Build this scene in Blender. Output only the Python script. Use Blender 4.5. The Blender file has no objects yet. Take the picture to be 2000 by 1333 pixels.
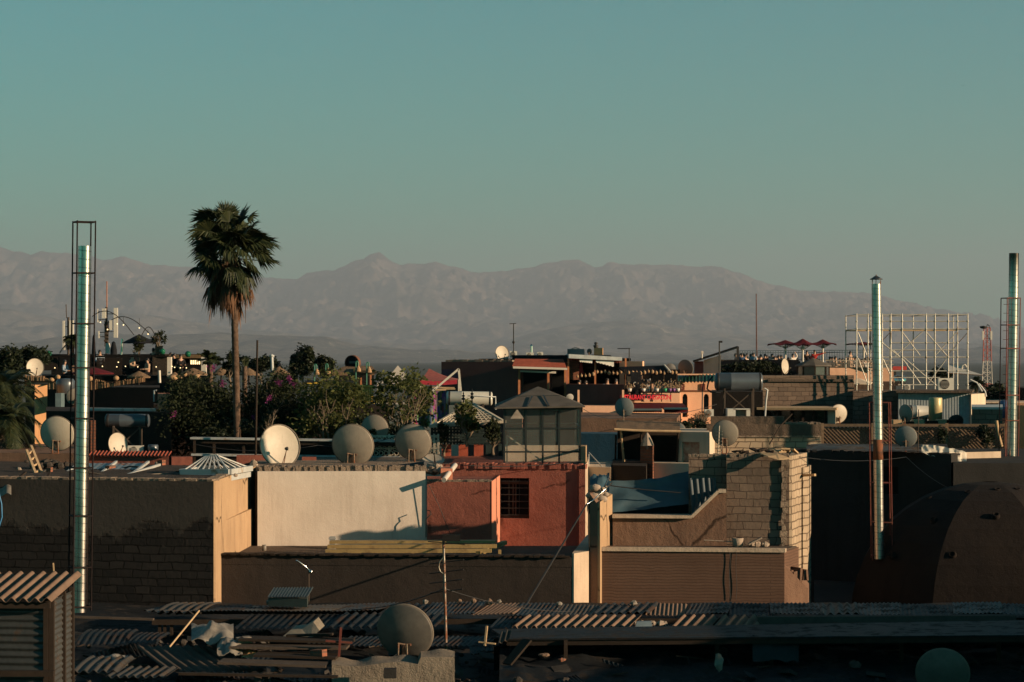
import bpy, math, random
from mathutils import Vector, Matrix, noise
R = math.radians
SC = bpy.context.scene
COL = SC.collection
random.seed(7)

# ---------------------------------------------------------------- camera
F = 4722.0; CX = 1000.0; HY = 705.0; ZC = 11.0        # 85 mm lens on a roof 11 m above the street
def P(px, py, Y): return Vector(((px - CX) * Y / F, Y, ZC - (py - HY) * Y / F))
def L(n, Y): return n * Y / F
cam_d = bpy.data.cameras.new('camera'); cam = bpy.data.objects.new('camera', cam_d); COL.objects.link(cam)
cam_d.sensor_width = 36.0; cam_d.lens = 36.0 * F / 2000.0
cam_d.shift_y = (HY - 666.5) / 2000.0
cam_d.clip_start = 0.5; cam_d.clip_end = 200000.0
cam.location = (0, 0, ZC); cam.rotation_euler = (R(90), 0, 0)
SC.camera = cam

# ---------------------------------------------------------------- sky and sun
SUN_EL = 13.2; SUN_AZ = 112.0            # degrees clockwise from +Y (the view direction)
W = bpy.data.worlds.new('World'); SC.world = W; W.use_nodes = True
wn = W.node_tree.nodes; wl = W.node_tree.links
for n in list(wn): wn.remove(n)
w_out = wn.new('ShaderNodeOutputWorld'); w_bg = wn.new('ShaderNodeBackground')
sky = wn.new('ShaderNodeTexSky'); sky.sky_type = 'NISHITA'; sky.sun_disc = False
sky.sun_elevation = R(SUN_EL); sky.sun_rotation = R(SUN_AZ)
sky.altitude = 0; sky.air_density = 1.0; sky.dust_density = 0.3; sky.ozone_density = 1.0
w_tint = wn.new('ShaderNodeMix'); w_tint.data_type = 'RGBA'; w_tint.blend_type = 'MULTIPLY'
w_tint.inputs[0].default_value = 1.0; w_tint.inputs[7].default_value = (0.19, 0.95, 0.93, 1)
wl.new(sky.outputs[0], w_tint.inputs[6]); wl.new(w_tint.outputs[2], w_bg.inputs[0])
w_bg.inputs[1].default_value = 0.05
wl.new(w_bg.outputs[0], w_out.inputs[0])
SUN_DIR = Vector((math.sin(R(SUN_AZ)) * math.cos(R(SUN_EL)), math.cos(R(SUN_AZ)) * math.cos(R(SUN_EL)), math.sin(R(SUN_EL))))
sun_d = bpy.data.lights.new('sun', 'SUN'); sun = bpy.data.objects.new('sun', sun_d); COL.objects.link(sun)
sun_d.energy = 5.0; sun_d.angle = R(0.5); sun_d.color = (1.0, 0.72, 0.46)
sun.rotation_euler = SUN_DIR.to_track_quat('Z', 'Y').to_euler()
SC.view_settings.view_transform = 'Standard'; SC.view_settings.look = 'None'
SC.view_settings.exposure = 0.75; SC.view_settings.gamma = 1.0; SC.view_settings.use_curve_mapping = False
SC.render.engine = 'CYCLES'
cy = SC.cycles
cy.max_bounces = 6; cy.diffuse_bounces = 2; cy.glossy_bounces = 3; cy.transmission_bounces = 6
cy.transparent_max_bounces = 24; cy.volume_bounces = 0; cy.caustics_reflective = False; cy.caustics_refractive = False
cy.use_denoising = True

# ---------------------------------------------------------------- mesh and object helpers
class MB:
    """collects polygons; build() links them as ONE mesh object"""
    def __init__(s): s.v = []; s.f = []; s.sm = []; s.mi = []; s.k = 0
    def add(s, vs, fs, smooth=False):
        b = len(s.v); s.v += [Vector(p) for p in vs]
        for f in fs: s.f.append([b + i for i in f]); s.sm.append(smooth); s.mi.append(s.k)
        return s
    def box(s, a, b):
        x0, y0, z0 = (min(a[i], b[i]) for i in range(3)); x1, y1, z1 = (max(a[i], b[i]) for i in range(3))
        return s.add([(x0,y0,z0),(x1,y0,z0),(x1,y1,z0),(x0,y1,z0),(x0,y0,z1),(x1,y0,z1),(x1,y1,z1),(x0,y1,z1)],
                     [(0,3,2,1),(4,5,6,7),(0,1,5,4),(1,2,6,5),(2,3,7,6),(3,0,4,7)])
    def obox(s, c, ax, ay, az):
        c = Vector(c); ax, ay, az = Vector(ax), Vector(ay), Vector(az)
        vs = [c + ax*i + ay*j + az*k for k in (-.5,.5) for j in (-.5,.5) for i in (-.5,.5)]
        return s.add(vs, [(0,2,3,1),(4,5,7,6),(0,1,5,4),(1,3,7,5),(3,2,6,7),(2,0,4,6)])
    def bar(s, p, q, w, h=None):
        p, q = Vector(p), Vector(q); d = q - p; h = h or w
        u = d.cross(Vector((0,0,1)))
        if u.length < 1e-6 * max(1, d.length): u = Vector((1,0,0))
        u.normalize(); n = u.cross(d).normalized()
        return s.obox((p+q)/2, u*w, d, n*h)
    def tube(s, pts, r, n=6, r1=None, cap=True, smooth=True):
        pts = [Vector(p) for p in pts]; m = len(pts); vs = []; r1 = r if r1 is None else r1
        t0 = (pts[1]-pts[0]).normalized()
        u = t0.cross(Vector((0,0,1)))
        if u.length < 1e-3: u = t0.cross(Vector((0,1,0)))
        u.normalize()
        for i, p in enumerate(pts):
            t = (pts[min(i+1,m-1)] - pts[max(i-1,0)]).normalized()
            u = (u - t*u.dot(t)).normalized(); w = t.cross(u); rr = r + (r1-r)*i/max(1,m-1)
            vs += [p + (u*math.cos(2*math.pi*k/n) + w*math.sin(2*math.pi*k/n))*rr for k in range(n)]
        fs = [(i*n+k, i*n+(k+1)%n, (i+1)*n+(k+1)%n, (i+1)*n+k) for i in range(m-1) for k in range(n)]
        s.add(vs, fs, smooth)
        if cap:
            s.add(vs[:n], [tuple(range(n-1,-1,-1))]); s.add(vs[-n:], [tuple(range(n))])
        return s
    def lathe(s, prof, o=(0,0,0), axis=(0,0,1), n=24, smooth=True, up=None):
        o = Vector(o); a = Vector(axis).normalized()
        u = Vector(up) if up else (a.cross(Vector((0,0,1))) if abs(a.z) < .99 else Vector((1,0,0)))
        u = (u - a*u.dot(a)).normalized(); w = a.cross(u); vs = []
        for (r, h) in prof:
            vs += [o + a*h + (u*math.cos(2*math.pi*k/n) + w*math.sin(2*math.pi*k/n))*r for k in range(n)]
        fs = [(i*n+k, i*n+(k+1)%n, (i+1)*n+(k+1)%n, (i+1)*n+k) for i in range(len(prof)-1) for k in range(n)]
        s.add(vs, fs, smooth); return s
    def prism(s, foot, z0, z1):
        """foot: [(x, y)] counter-clockwise from above; z1 number or list per corner"""
        n = len(foot); zt = z1 if isinstance(z1, (list, tuple)) else [z1]*n
        vs = [(x,y,z0) for x,y in foot] + [(x,y,zt[i]) for i,(x,y) in enumerate(foot)]
        s.add(vs, [tuple(range(n-1,-1,-1)), tuple(range(n,2*n))] + [(i,(i+1)%n,n+(i+1)%n,n+i) for i in range(n)])
        return s
    def face(s, pts): return s.add(pts, [tuple(range(len(pts)))])
    def slab(s, pts, t):
        """polygon given counter-clockwise seen from the front, thickened backwards by vector t"""
        n = len(pts); pts = [Vector(p) for p in pts]; t = Vector(t)
        return s.add(pts + [p+t for p in pts], [tuple(range(n)), tuple(range(2*n-1,n-1,-1))] + [((i+1)%n,i,n+i,n+(i+1)%n) for i in range(n)])
    def grid(s, fn, nu, nv, t=None, smooth=True):
        vs = [Vector(fn(i/nu, j/nv)) for j in range(nv+1) for i in range(nu+1)]
        q = [(j*(nu+1)+i, j*(nu+1)+i+1, (j+1)*(nu+1)+i+1, (j+1)*(nu+1)+i) for j in range(nv) for i in range(nu)]
        s.add(vs, q, smooth)
        if t is not None:
            t = Vector(t); s.add([p+t for p in vs], [f[::-1] for f in q], smooth)
            e = [j*(nu+1)+i for (i,j) in [(i,0) for i in range(nu)] + [(nu,j) for j in range(nv)] + [(i,nv) for i in range(nu,0,-1)] + [(0,j) for j in range(nv,0,-1)]]
            m = len(e); s.add([vs[k] for k in e] + [vs[k]+t for k in e], [((i+1)%m, i, m+i, m+(i+1)%m) for i in range(m)])
        return s
    def ball(s, c, r, nu=12, nv=8, sq=(1,1,1)):
        prof = [(max(1e-4,math.sin(math.pi*j/nv))*r, -math.cos(math.pi*j/nv)*r) for j in range(nv+1)]
        b = len(s.v); s.lathe(prof, (0,0,0), n=nu); c = Vector(c)
        for i in range(b, len(s.v)): p = s.v[i]; s.v[i] = Vector((p.x*sq[0], p.y*sq[1], p.z*sq[2])) + c
        return s
    def build(s, name, mat, parent=None, origin=None):
        me = bpy.data.meshes.new(name)
        o3 = Vector(origin) if origin is not None else (parent.location.copy() if parent else None)
        pp = parent.parent if parent else None
        if parent is not None and origin is None and pp is not None: o3 = parent['_o'] and Vector(parent['_o'])
        if o3 is None:
            xs = [p.x for p in s.v]; ys = [p.y for p in s.v]
            o3 = Vector(((min(xs)+max(xs))/2, (min(ys)+max(ys))/2, min(p.z for p in s.v)))
        me.from_pydata([p - o3 for p in s.v], [], s.f)
        me.polygons.foreach_set('use_smooth', s.sm); me.polygons.foreach_set('material_index', s.mi)
        uv = me.uv_layers.new(name='UVMap'); 
        co = [0.0]*(2*len(me.loops)); vv = s.v
        me.update()
        for pl in me.polygons:
            n = pl.normal
            if abs(n.z) > .75: tu, tv = Vector((1,0,0)), Vector((0,1,0))
            else:
                tu = Vector((-n.y, n.x, 0)).normalized(); tv = Vector((0,0,1))
            for li in pl.loop_indices:
                p = vv[me.loops[li].vertex_index]; co[2*li] = p.dot(tu); co[2*li+1] = p.dot(tv)
        uv.data.foreach_set('uv', co)
        for m in (mat if isinstance(mat, (list, tuple)) else [mat]): me.materials.append(m)
        ob = bpy.data.objects.new(name, me); COL.objects.link(ob)
        if parent is not None:
            ob.parent = parent
            if pp is None and parent.data is not None: ob['_o'] = list(o3)
            else: ob['_o'] = list(o3)
        else:
            ob.location = o3; ob['_o'] = list(o3)
        return ob

def tag(o, label=None, cat=None, group=None, kind=None):
    if label: o['label'] = label
    if cat: o['category'] = cat
    if group: o['group'] = group
    if kind: o['kind'] = kind
    return o
def thing(name, label, cat, loc, group=None):
    o = bpy.data.objects.new(name, None); COL.objects.link(o); o.location = Vector(loc); o.empty_display_size = .2
    o['_o'] = list(o.location)
    return tag(o, label, cat, group)
def part(mb, name, mat, parent, label=None):
    """part of a thing; parent may itself be a part (then this is a sub-part)"""
    o = mb.build(name, mat, parent, origin=Vector(parent['_o']))
    if label: o['label'] = label
    return o
def kids(o): return [c for c in bpy.data.objects if c.parent is o]
def dup(o, loc=None, rotz=0.0, label=None, group=None, scale=None, parent=None):
    c = o.copy(); COL.objects.link(c); c.parent = parent
    if loc is not None: c.location = Vector(loc); c.rotation_euler = (0,0,rotz)
    if scale: c.scale = (scale,)*3 if not isinstance(scale, tuple) else scale
    if label: c['label'] = label
    if group: c['group'] = group
    for k in KIDS(o): dup(k, parent=c)
    return c
def KIDS(o): return list(o.children)
def one(mb, name, mat, label, cat, group=None):
    return tag(mb.build(name, mat), label, cat, group)

# ---------------------------------------------------------------- materials
def _new(name):
    m = bpy.data.materials.new(name); m.use_nodes = True; nt = m.node_tree
    b = nt.nodes['Principled BSDF']; return m, nt.nodes, nt.links, b
def rgb(c): return (c[0], c[1], c[2], 1)
def hexc(h):
    v = [int(h[i:i+2],16)/255 for i in (0,2,4)]
    return tuple((x/12.92 if x <= .04045 else ((x+.055)/1.055)**2.4) for x in v)
def _mixc(N, Lk, fac, a, b, mode='MIX'):
    x = N.new('ShaderNodeMix'); x.data_type = 'RGBA'; x.blend_type = mode
    for sock, val in ((x.inputs[0],fac),(x.inputs[6],a),(x.inputs[7],b)):
        if hasattr(val, 'is_output'): Lk.new(val, sock)
        else: sock.default_value = val if not isinstance(val, tuple) else rgb(val)
    return x.outputs[2]
def _ramp(N, Lk, src, lo, hi):
    r = N.new('ShaderNodeMapRange'); r.clamp = True
    r.inputs[1].default_value = lo; r.inputs[2].default_value = hi; Lk.new(src, r.inputs[0]); return r.outputs[0]
def _noise(N, Lk, vec, scale, detail=4, rough=.6, stretch=None):
    if stretch:
        mp = N.new('ShaderNodeMapping'); mp.inputs['Scale'].default_value = stretch; Lk.new(vec, mp.inputs[0]); vec = mp.outputs[0]
    n = N.new('ShaderNodeTexNoise'); n.inputs['Scale'].default_value = scale; n.inputs['Detail'].default_value = detail
    n.inputs['Roughness'].default_value = rough; Lk.new(vec, n.inputs[0]); return n.outputs[0]
def _bump(N, Lk, b, h, strength, dist):
    bp = N.new('ShaderNodeBump'); bp.inputs['Strength'].default_value = strength; bp.inputs['Distance'].default_value = dist
    Lk.new(h, bp.inputs['Height']); Lk.new(bp.outputs[0], b.inputs['Normal'])
def _math(N, Lk, op, a, b=None):
    m = N.new('ShaderNodeMath'); m.operation = op
    for i, v in enumerate((a, b)):
        if v is None: continue
        if hasattr(v, 'is_output'): Lk.new(v, m.inputs[i])
        else: m.inputs[i].default_value = v
    return m.outputs[0]

def plain(name, c, rough=.7, metal=0.0, var=.25, scale=6.0, bump=0.0, c2=None, emit=None):
    """one coloured material with a procedural mottle"""
    m, N, K, b = _new(name); tc = N.new('ShaderNodeTexCoord').outputs['Object']
    n = _noise(N, K, tc, scale, 5)
    c2 = c2 or tuple(x*(1-var) for x in c)
    K.new(_mixc(N, K, _ramp(N, K, n, .35, .65), c2, c), b.inputs['Base Color'])
    b.inputs['Roughness'].default_value = rough; b.inputs['Metallic'].default_value = metal
    if rough > .65: b.inputs['Specular IOR Level'].default_value = .12
    if bump: _bump(N, K, b, _noise(N, K, tc, scale*5, 4), bump, .02)
    if emit: b.inputs['Emission Color'].default_value = rgb(emit[0]); b.inputs['Emission Strength'].default_value = emit[1]
    return m
def plaster(name, c, c2=None, stain=None, sc=.7, bump=.35, st=.5, crack=False, top=None):
    """rendered wall: patchy colour, vertical run stains, rough surface"""
    m, N, K, b = _new(name); uv = N.new('ShaderNodeTexCoord').outputs['UV']
    c2 = c2 or tuple(x*.72 for x in c); stain = stain or tuple(x*.4 for x in c)
    n1 = _noise(N, K, uv, sc, 6, .65); n2 = _noise(N, K, uv, sc*7, 6, .7)
    col = _mixc(N, K, _ramp(N, K, n1, .35, .65), c2, c)
    col = _mixc(N, K, _math(N, K, 'MULTIPLY', _ramp(N, K, n2, .55, .78), .6), col, c2)
    s = _noise(N, K, uv, 1.0, 5, .7, (3.2, .35, 1)); g = _noise(N, K, uv, .5, 3)
    f = _math(N, K, 'MULTIPLY', _ramp(N, K, s, .47, .68), _ramp(N, K, g, .36, .58))
    col = _mixc(N, K, _math(N, K, 'MULTIPLY', f, st), col, stain)
    hgt = n2
    if crack:
        v = N.new('ShaderNodeTexVoronoi'); v.feature = 'DISTANCE_TO_EDGE'; v.inputs['Scale'].default_value = .55
        dn = N.new('ShaderNodeMix'); dn.data_type = 'VECTOR'; dn.inputs[0].default_value = .25
        nn = N.new('ShaderNodeTexNoise'); nn.inputs['Scale'].default_value = 2.0; nn.inputs['Detail'].default_value = 5; K.new(uv, nn.inputs[0])
        K.new(uv, dn.inputs[4]); K.new(nn.outputs[1], dn.inputs[5]); K.new(dn.outputs[1], v.inputs[0])
        ck = _math(N, K, 'MULTIPLY', _ramp(N, K, v.outputs[0], .012, .004), _ramp(N, K, g, .45, .55))
        col = _mixc(N, K, ck, col, tuple(x*.25 for x in c))
    K.new(col, b.inputs['Base Color']); b.inputs['Roughness'].default_value = .95; b.inputs['Specular IOR Level'].default_value = .12
    _bump(N, K, b, _math(N, K, 'ADD', hgt, _math(N, K, 'MULTIPLY', _noise(N, K, uv, 30, 4, .7), .35)), bump, .05)
    return m
def blocks(name, c, c2, mortar, bw=.4, bh=.2, ms=.012, bump=.9, holes=.12, patch=None, patch_z=None):
    """bare concrete blocks or bricks in courses; optional patchy render (patch colour), above height patch_z"""
    m, N, K, b = _new(name); uv = N.new('ShaderNodeTexCoord').outputs['UV']
    wob = N.new('ShaderNodeTexNoise'); wob.inputs['Scale'].default_value = 3.5; K.new(uv, wob.inputs[0])
    mv = N.new('ShaderNodeMix'); mv.data_type = 'VECTOR'; mv.inputs[0].default_value = .05
    vm = N.new('ShaderNodeVectorMath'); vm.operation = 'MULTIPLY_ADD'; w2 = N.new('ShaderNodeTexNoise'); w2.inputs['Scale'].default_value = 1.3; w2.inputs['Detail'].default_value = 3; K.new(uv, w2.inputs[0])
    K.new(w2.outputs[1], vm.inputs[0]); vm.inputs[1].default_value = (.42 if bw < 1 else 0, .035, 0); K.new(uv, vm.inputs[2])
    K.new(vm.outputs[0], mv.inputs[4]); K.new(wob.outputs[1], mv.inputs[5])
    br = N.new('ShaderNodeTexBrick'); K.new(mv.outputs[1], br.inputs[0]); br.inputs['Scale'].default_value = 1.0
    br.inputs['Color1'].default_value = rgb(c); br.inputs['Color2'].default_value = rgb(c2); br.inputs['Mortar'].default_value = rgb(mortar)
    br.inputs['Brick Width'].default_value = bw; br.inputs['Row Height'].default_value = bh
    br.inputs['Mortar Size'].default_value = ms; br.inputs['Mortar Smooth'].default_value = .3; br.inputs['Bias'].default_value = 0
    n1 = _noise(N, K, uv, .8, 6, .65); n2 = _noise(N, K, uv, 9, 6, .7); n3 = _noise(N, K, uv, 2.4, 3, .5)
    col = _mixc(N, K, _math(N, K, 'MULTIPLY', _ramp(N, K, n1, .4, .7), .55), br.outputs[0], tuple(x*.55 for x in c))
    col = _mixc(N, K, _math(N, K, 'MULTIPLY', _ramp(N, K, n2, .55, .75), .5), col, tuple(x*.6 for x in c2))
    hol = _math(N, K, 'MULTIPLY', _ramp(N, K, n3, .70-holes*.4, .72-holes*.4), _ramp(N, K, br.outputs[1], .0, .05)) if holes else None
    if hol: col = _mixc(N, K, hol, col, tuple(x*.12 for x in c))
    hgt = _math(N, K, 'SUBTRACT', _math(N, K, 'MULTIPLY', n2, .5), br.outputs[1])
    if patch:
        sep = N.new('ShaderNodeSeparateXYZ'); K.new(uv, sep.inputs[0])
        pn = _noise(N, K, uv, 1.1, 7, .7)
        if patch_z is not None:
            e = _math(N, K, 'ADD', _math(N, K, 'SUBTRACT', sep.outputs[1], patch_z), _math(N, K, 'MULTIPLY', _math(N, K, 'SUBTRACT', pn, .5), 2.2))
            pf = _ramp(N, K, e, -.07, .12)
        else: pf = _ramp(N, K, pn, .54, .57)
        pc = _mixc(N, K, _ramp(N, K, n1, .35, .65), tuple(x*.75 for x in patch), patch)
        pc = _mixc(N, K, _math(N, K, 'MULTIPLY', _ramp(N, K, n2, .55, .72), .5), pc, tuple(x*.6 for x in patch))
        col = _mixc(N, K, pf, col, pc)
        hm = N.new('ShaderNodeMix'); K.new(pf, hm.inputs[0]); K.new(hgt, hm.inputs[2]); K.new(_math(N, K, 'ADD', _math(N, K, 'MULTIPLY', n2, .35), .25), hm.inputs[3]); hgt = hm.outputs[0]
    K.new(col, b.inputs['Base Color']); b.inputs['Roughness'].default_value = .95; b.inputs['Specular IOR Level'].default_value = .12
    _bump(N, K, b, hgt, bump, .03)
    return m
def rusty(name, c, rust=(.16,.06,.03), amt=.5, rough=.45, metal=.9, sc=3.0):
    m, N, K, b = _new(name); tc = N.new('ShaderNodeTexCoord').outputs['Object']
    f = _ramp(N, K, _noise(N, K, tc, sc, 7, .7), .62-amt*.3, .72-amt*.3)
    g = _noise(N, K, tc, sc*.4, 4)
    K.new(_mixc(N, K, f, _mixc(N, K, _ramp(N, K, g, .3, .7), tuple(x*.7 for x in c), c), rust), b.inputs['Base Color'])
    K.new(_math(N, K, 'MULTIPLY_ADD', f, .45), b.inputs['Roughness'])
    for l in list(b.inputs['Roughness'].links): l.from_node.inputs[2].default_value = rough
    K.new(_math(N, K, 'MULTIPLY', _math(N, K, 'SUBTRACT', 1.0, f), metal), b.inputs['Metallic'])
    b.inputs['Specular IOR Level'].default_value = .2
    _bump(N, K, b, _noise(N, K, tc, sc*6, 5), .25, .02)
    return m
def leafm(name, c, c2, rough=.5, trans=.25):
    m, N, K, b = _new(name); gi = N.new('ShaderNodeNewGeometry')
    K.new(_mixc(N, K, gi.outputs['Random Per Island'], c, c2), b.inputs['Base Color'])
    b.inputs['Roughness'].default_value = rough; b.inputs['Specular IOR Level'].default_value = .2
    tr = N.new('ShaderNodeBsdfTranslucent'); tr.inputs[0].default_value = rgb(tuple(min(1,x*1.3) for x in c2))
    mx = N.new('ShaderNodeMixShader'); mx.inputs[0].default_value = trans
    K.new(b.outputs[0], mx.inputs[1]); K.new(tr.outputs[0], mx.inputs[2]); K.new(mx.outputs[0], N['Material Output'].inputs[0])
    return m
def glassm(name, c=(.8,.85,.85), alpha=.25, rough=.05):
    """dusty single pane: mostly see-through, with a reflective film"""
    m, N, K, b = _new(name); tc = N.new('ShaderNodeTexCoord').outputs['Object']
    b.inputs['Base Color'].default_value = rgb(c); b.inputs['Roughness'].default_value = rough
    b.inputs['Specular IOR Level'].default_value = .7
    n = _noise(N, K, tc, 1.5, 5)
    r = N.new('ShaderNodeMapRange'); r.inputs[1].default_value = .3; r.inputs[2].default_value = .7
    r.inputs[3].default_value = alpha*.8; r.inputs[4].default_value = min(1, alpha*1.3); K.new(n, r.inputs[0]); K.new(r.outputs[0], b.inputs['Alpha'])
    return m
# ---------------------------------------------------------------- land: ground, mountains, air
def lerp_poly(pts, x):
    if x <= pts[0][0]: return pts[0][1]
    for (a, b), (c, d) in zip(pts, pts[1:]):
        if x <= c: return b + (d-b)*(x-a)/(c-a)
    return pts[-1][1]
m_ground = plain('earth', (.085,.088,.078), .95, var=.4, scale=.02)
gb = MB(); gb.grid(lambda u, v: (-29000+58000*u, -300+61300*v, 0), 8, 8)
tag(gb.build('ground', m_ground), kind='structure')
def mountain_mat(name, c, c2):
    m, N, K, b = _new(name); tc = N.new('ShaderNodeTexCoord').outputs['Object']
    n = _noise(N, K, tc, .0016, 9, .7); n2 = _noise(N, K, tc, .006, 7, .75)
    col = _mixc(N, K, _ramp(N, K, n, .4, .6), c, c2)
    col = _mixc(N, K, _math(N, K, 'MULTIPLY', _ramp(N, K, n2, .5, .65), .7), col, tuple(x*.3 for x in c))
    pt = _noise(N, K, tc, .0011, 10, .72); col = _mixc(N, K, _math(N, K, 'MULTIPLY', _ramp(N, K, pt, .50, .56), .85), col, (.022,.028,.026))
    lt = _noise(N, K, tc, .004, 8, .8); col = _mixc(N, K, _math(N, K, 'MULTIPLY', _ramp(N, K, lt, .57, .64), .8), col, tuple(min(.6,x*2.6) for x in c2))
    K.new(col, b.inputs['Base Color']); b.inputs['Roughness'].default_value = 1.0; b.inputs['Specular IOR Level'].default_value = 0
    return m
CREST = [(-250,470),(-100,478),(0,482),(25,490),(60,497),(80,490),(130,492),(150,498),(200,505),(240,502),(290,515),(380,520),(450,532),(520,542),(580,545),(600,532),(650,528),(690,512),(710,505),(722,495),(740,492),(760,505),(780,515),(830,517),(850,510),(880,517),(920,530),(990,530),(1040,522),(1060,513),(1100,507),(1130,505),(1160,520),(1175,522),(1190,511),(1250,515),(1320,517),(1410,523),(1450,535),(1500,555),(1560,568),(1620,567),(1720,577),(1780,595),(1850,605),(1900,615),(2000,640),(2100,650),(2300,655)]
MID = [(-250,590),(0,600),(120,622),(250,610),(350,622),(450,640),(560,648),(650,662),(760,668),(900,672),(980,664),(1080,640),(1170,628),(1240,622),(1330,640),(1420,650),(1560,662),(1700,668),(1850,672),(2000,668),(2300,672)]
LOW = [(-250,668),(0,672),(100,662),(200,650),(330,652),(430,648),(500,652),(640,656),(700,672),(800,680),(950,688),(1100,686),(1300,690),(1500,694),(1700,694),(1850,684),(1930,674),(2000,682),(2300,690)]
def ridge(name, crest, Yc, dep, nx, nr, rough, mat, seed, back=6000):
    mb = MB(); rows = []
    for j in range(-5, nr+1):
        row = []
        for i in range(nx+1):
            px = -240 + 2480*i/nx
            n1 = noise.fractal(Vector((px*.02, seed, 0)), .75, 2.1, 9)
            h = max(30.0, (HY - lerp_poly(crest, px) + rough*n1*3.2) * Yc / F)
            if j >= 0:
                t = j/nr; Y = Yc - dep*t
                X = (px - CX)*Yc/F
                wob = noise.fractal(Vector((X*.00025, Y*.00025, seed+3)), .9, 2, 5)
                sp = noise.ridged_multi_fractal(Vector((X*.00032+wob*.25, Y*.00012, seed)), 1.0, 2.1, 6, 1.0, 2.0)
                k = (1-t)**1.15
                r2 = noise.ridged_multi_fractal(Vector((X*.0024+wob*.8, Y*.0013, seed+9)), .9, 2.2, 5, 1.0, 2.2)
                e = min(1, t*9)
                z = h*k * (1 - .30*math.sin(math.pi*min(1,t*1.15))*(1.6-sp)) + h*.12*wob*t*(1-t)*4 + (r2-1.1)*140*e*(1-t)**.5*rough
                row.append(Vector((X, Y, max(-5, z) if t < 1 else -5)))
            else:
                t = -j/5; row.append(Vector(((px-CX)*Yc/F, Yc + back*t, h*(1-t)**.8 - (5 if t == 1 else 0))))
        rows.append(row)
    nv = len(rows)-1
    mb.grid(lambda u, v: rows[nv-int(round(v*nv))][int(round(u*nx))], nx, nv)
    return tag(mb.build(name, mat), kind='structure')
ridge('mountains', CREST, 50000, 16000, 760, 120, 1.35, mountain_mat('high_rock', (.10,.08,.072), (.19,.14,.118)), 11.3)
ridge('foothills', MID, 33000, 9000, 260, 30, .8, mountain_mat('foothill_rock', (.11,.10,.09), (.20,.16,.13)), 4.7, 3000)
ridge('hills', LOW, 22000, 5000, 200, 20, .5, mountain_mat('low_hill_rock', (.08,.08,.07), (.14,.12,.10)), 8.1, 2500)
# the air between: one closed box of thin even haze
hz = MB(); hz.box((-31000,-600,-6.5), (31000,61500,2520))
hm, HN, HK, hb = _new('haze_air'); HN.remove(hb)
pv = HN.new('ShaderNodeVolumePrincipled'); pv.inputs['Color'].default_value = (.53,.60,.72,1)
pv.inputs['Density'].default_value = 3.6e-5; pv.inputs['Anisotropy'].default_value = .1
HK.new(pv.outputs[0], HN['Material Output'].inputs['Volume'])
hz_o = tag(hz.build('haze', hm), kind='stuff')
# ---------------------------------------------------------------- near houses
def Wp(px, Y): return ((px-CX)*Y/F, Y)
def zr(py, Y): return ZC - (py-HY)*Y/F
def ft(*pts): return [Wp(*p) for p in pts]
def wall_holes(mb, a, b, z0, z1, t, holes):
    """upright wall from a to b (xy, outer side on the right of a->b i.e. towards the viewer when a is left), thickness t, rectangular holes (u0,u1,z0,z1)"""
    a = Vector((a[0],a[1],0)); b = Vector((b[0],b[1],0)); d = (b-a); ln = d.length; d.normalize(); n = Vector((-d.y, d.x, 0))*t
    us = sorted({0.0, ln} | {h[0] for h in holes} | {h[1] for h in holes}); zs = sorted({z0, z1} | {h[2] for h in holes} | {h[3] for h in holes})
    def p(u, z, k=0): return a + d*u + n*k + Vector((0,0,z))
    def hole(u, z): return any(h[0] < u < h[1] and h[2] < z < h[3] for h in holes)
    for u0, u1 in zip(us, us[1:]):
        for w0, w1 in zip(zs, zs[1:]):
            if hole((u0+u1)/2, (w0+w1)/2): continue
            mb.face([p(u0,w0),p(u1,w0),p(u1,w1),p(u0,w1)]); mb.face([p(u1,w0,1),p(u0,w0,1),p(u0,w1,1),p(u1,w1,1)])
    for h in holes:
        u0,u1,w0,w1 = h
        mb.face([p(u0,w0),p(u0,w1),p(u0,w1,1),p(u0,w0,1)]); mb.face([p(u1,w1),p(u1,w0),p(u1,w0,1),p(u1,w1,1)])
        mb.face([p(u1,w0),p(u0,w0),p(u0,w0,1),p(u1,w0,1)]); mb.face([p(u0,w1),p(u1,w1),p(u1,w1,1),p(u0,w1,1)])
    mb.face([p(0,z1),p(ln,z1),p(ln,z1,1),p(0,z1,1)]); mb.face([p(0,z0,1),p(0,z0),p(0,z1),p(0,z1,1)]); mb.face([p(ln,z0),p(ln,z0,1),p(ln,z1,1),p(ln,z1)])
    return mb
def jag(mb, a, b, z, h, t, n, sd, depth=None):
    """rough broken course of mortar and stones along the top of a wall from a to b"""
    rd = random.Random(sd); a = Vector((a[0],a[1],z)); b = Vector((b[0],b[1],z)); d = (b-a)/n; u = d.normalized(); nn = Vector((-u.y,u.x,0))
    for i in range(n):
        hh = h*rd.uniform(.68,1.0); w = d.length*rd.uniform(.9,1.12); dd = t*rd.uniform(.8,1.1)
        mb.obox(a + d*(i+.5) + nn*t*.5 + Vector((0,0,hh/2)), u*w, nn*dd, Vector((u.x*rd.uniform(-.02,.02),0,hh)))
    return mb
M = {}; BH_Z = ZC - (941-HY)*47/F
M['mud_block'] = blocks('mud_block', (.030,.025,.0225), (.018,.0155,.0145), (.010,.009,.008), .32, .15, .014, 1.0, .22, patch=(.058,.048,.041), patch_z=7.62)
M['ochre_side'] = plaster('ochre_render', (.37,.25,.15), (.30,.20,.12), (.15,.10,.065), .6, .5, .6, True)
M['white_wall'] = plaster('cream_render', (.56,.49,.42), (.46,.395,.335), (.31,.255,.21), .4, .22, .55)
M['raw_edge'] = plaster('raw_mortar', (.26,.20,.15), (.15,.115,.09), (.07,.05,.04), 2.2, 1.0, .4)
M['red_wall'] = plaster('red_render', (.28,.098,.070), (.17,.060,.045), (.075,.036,.029), .55, .5, .55, True)
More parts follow.
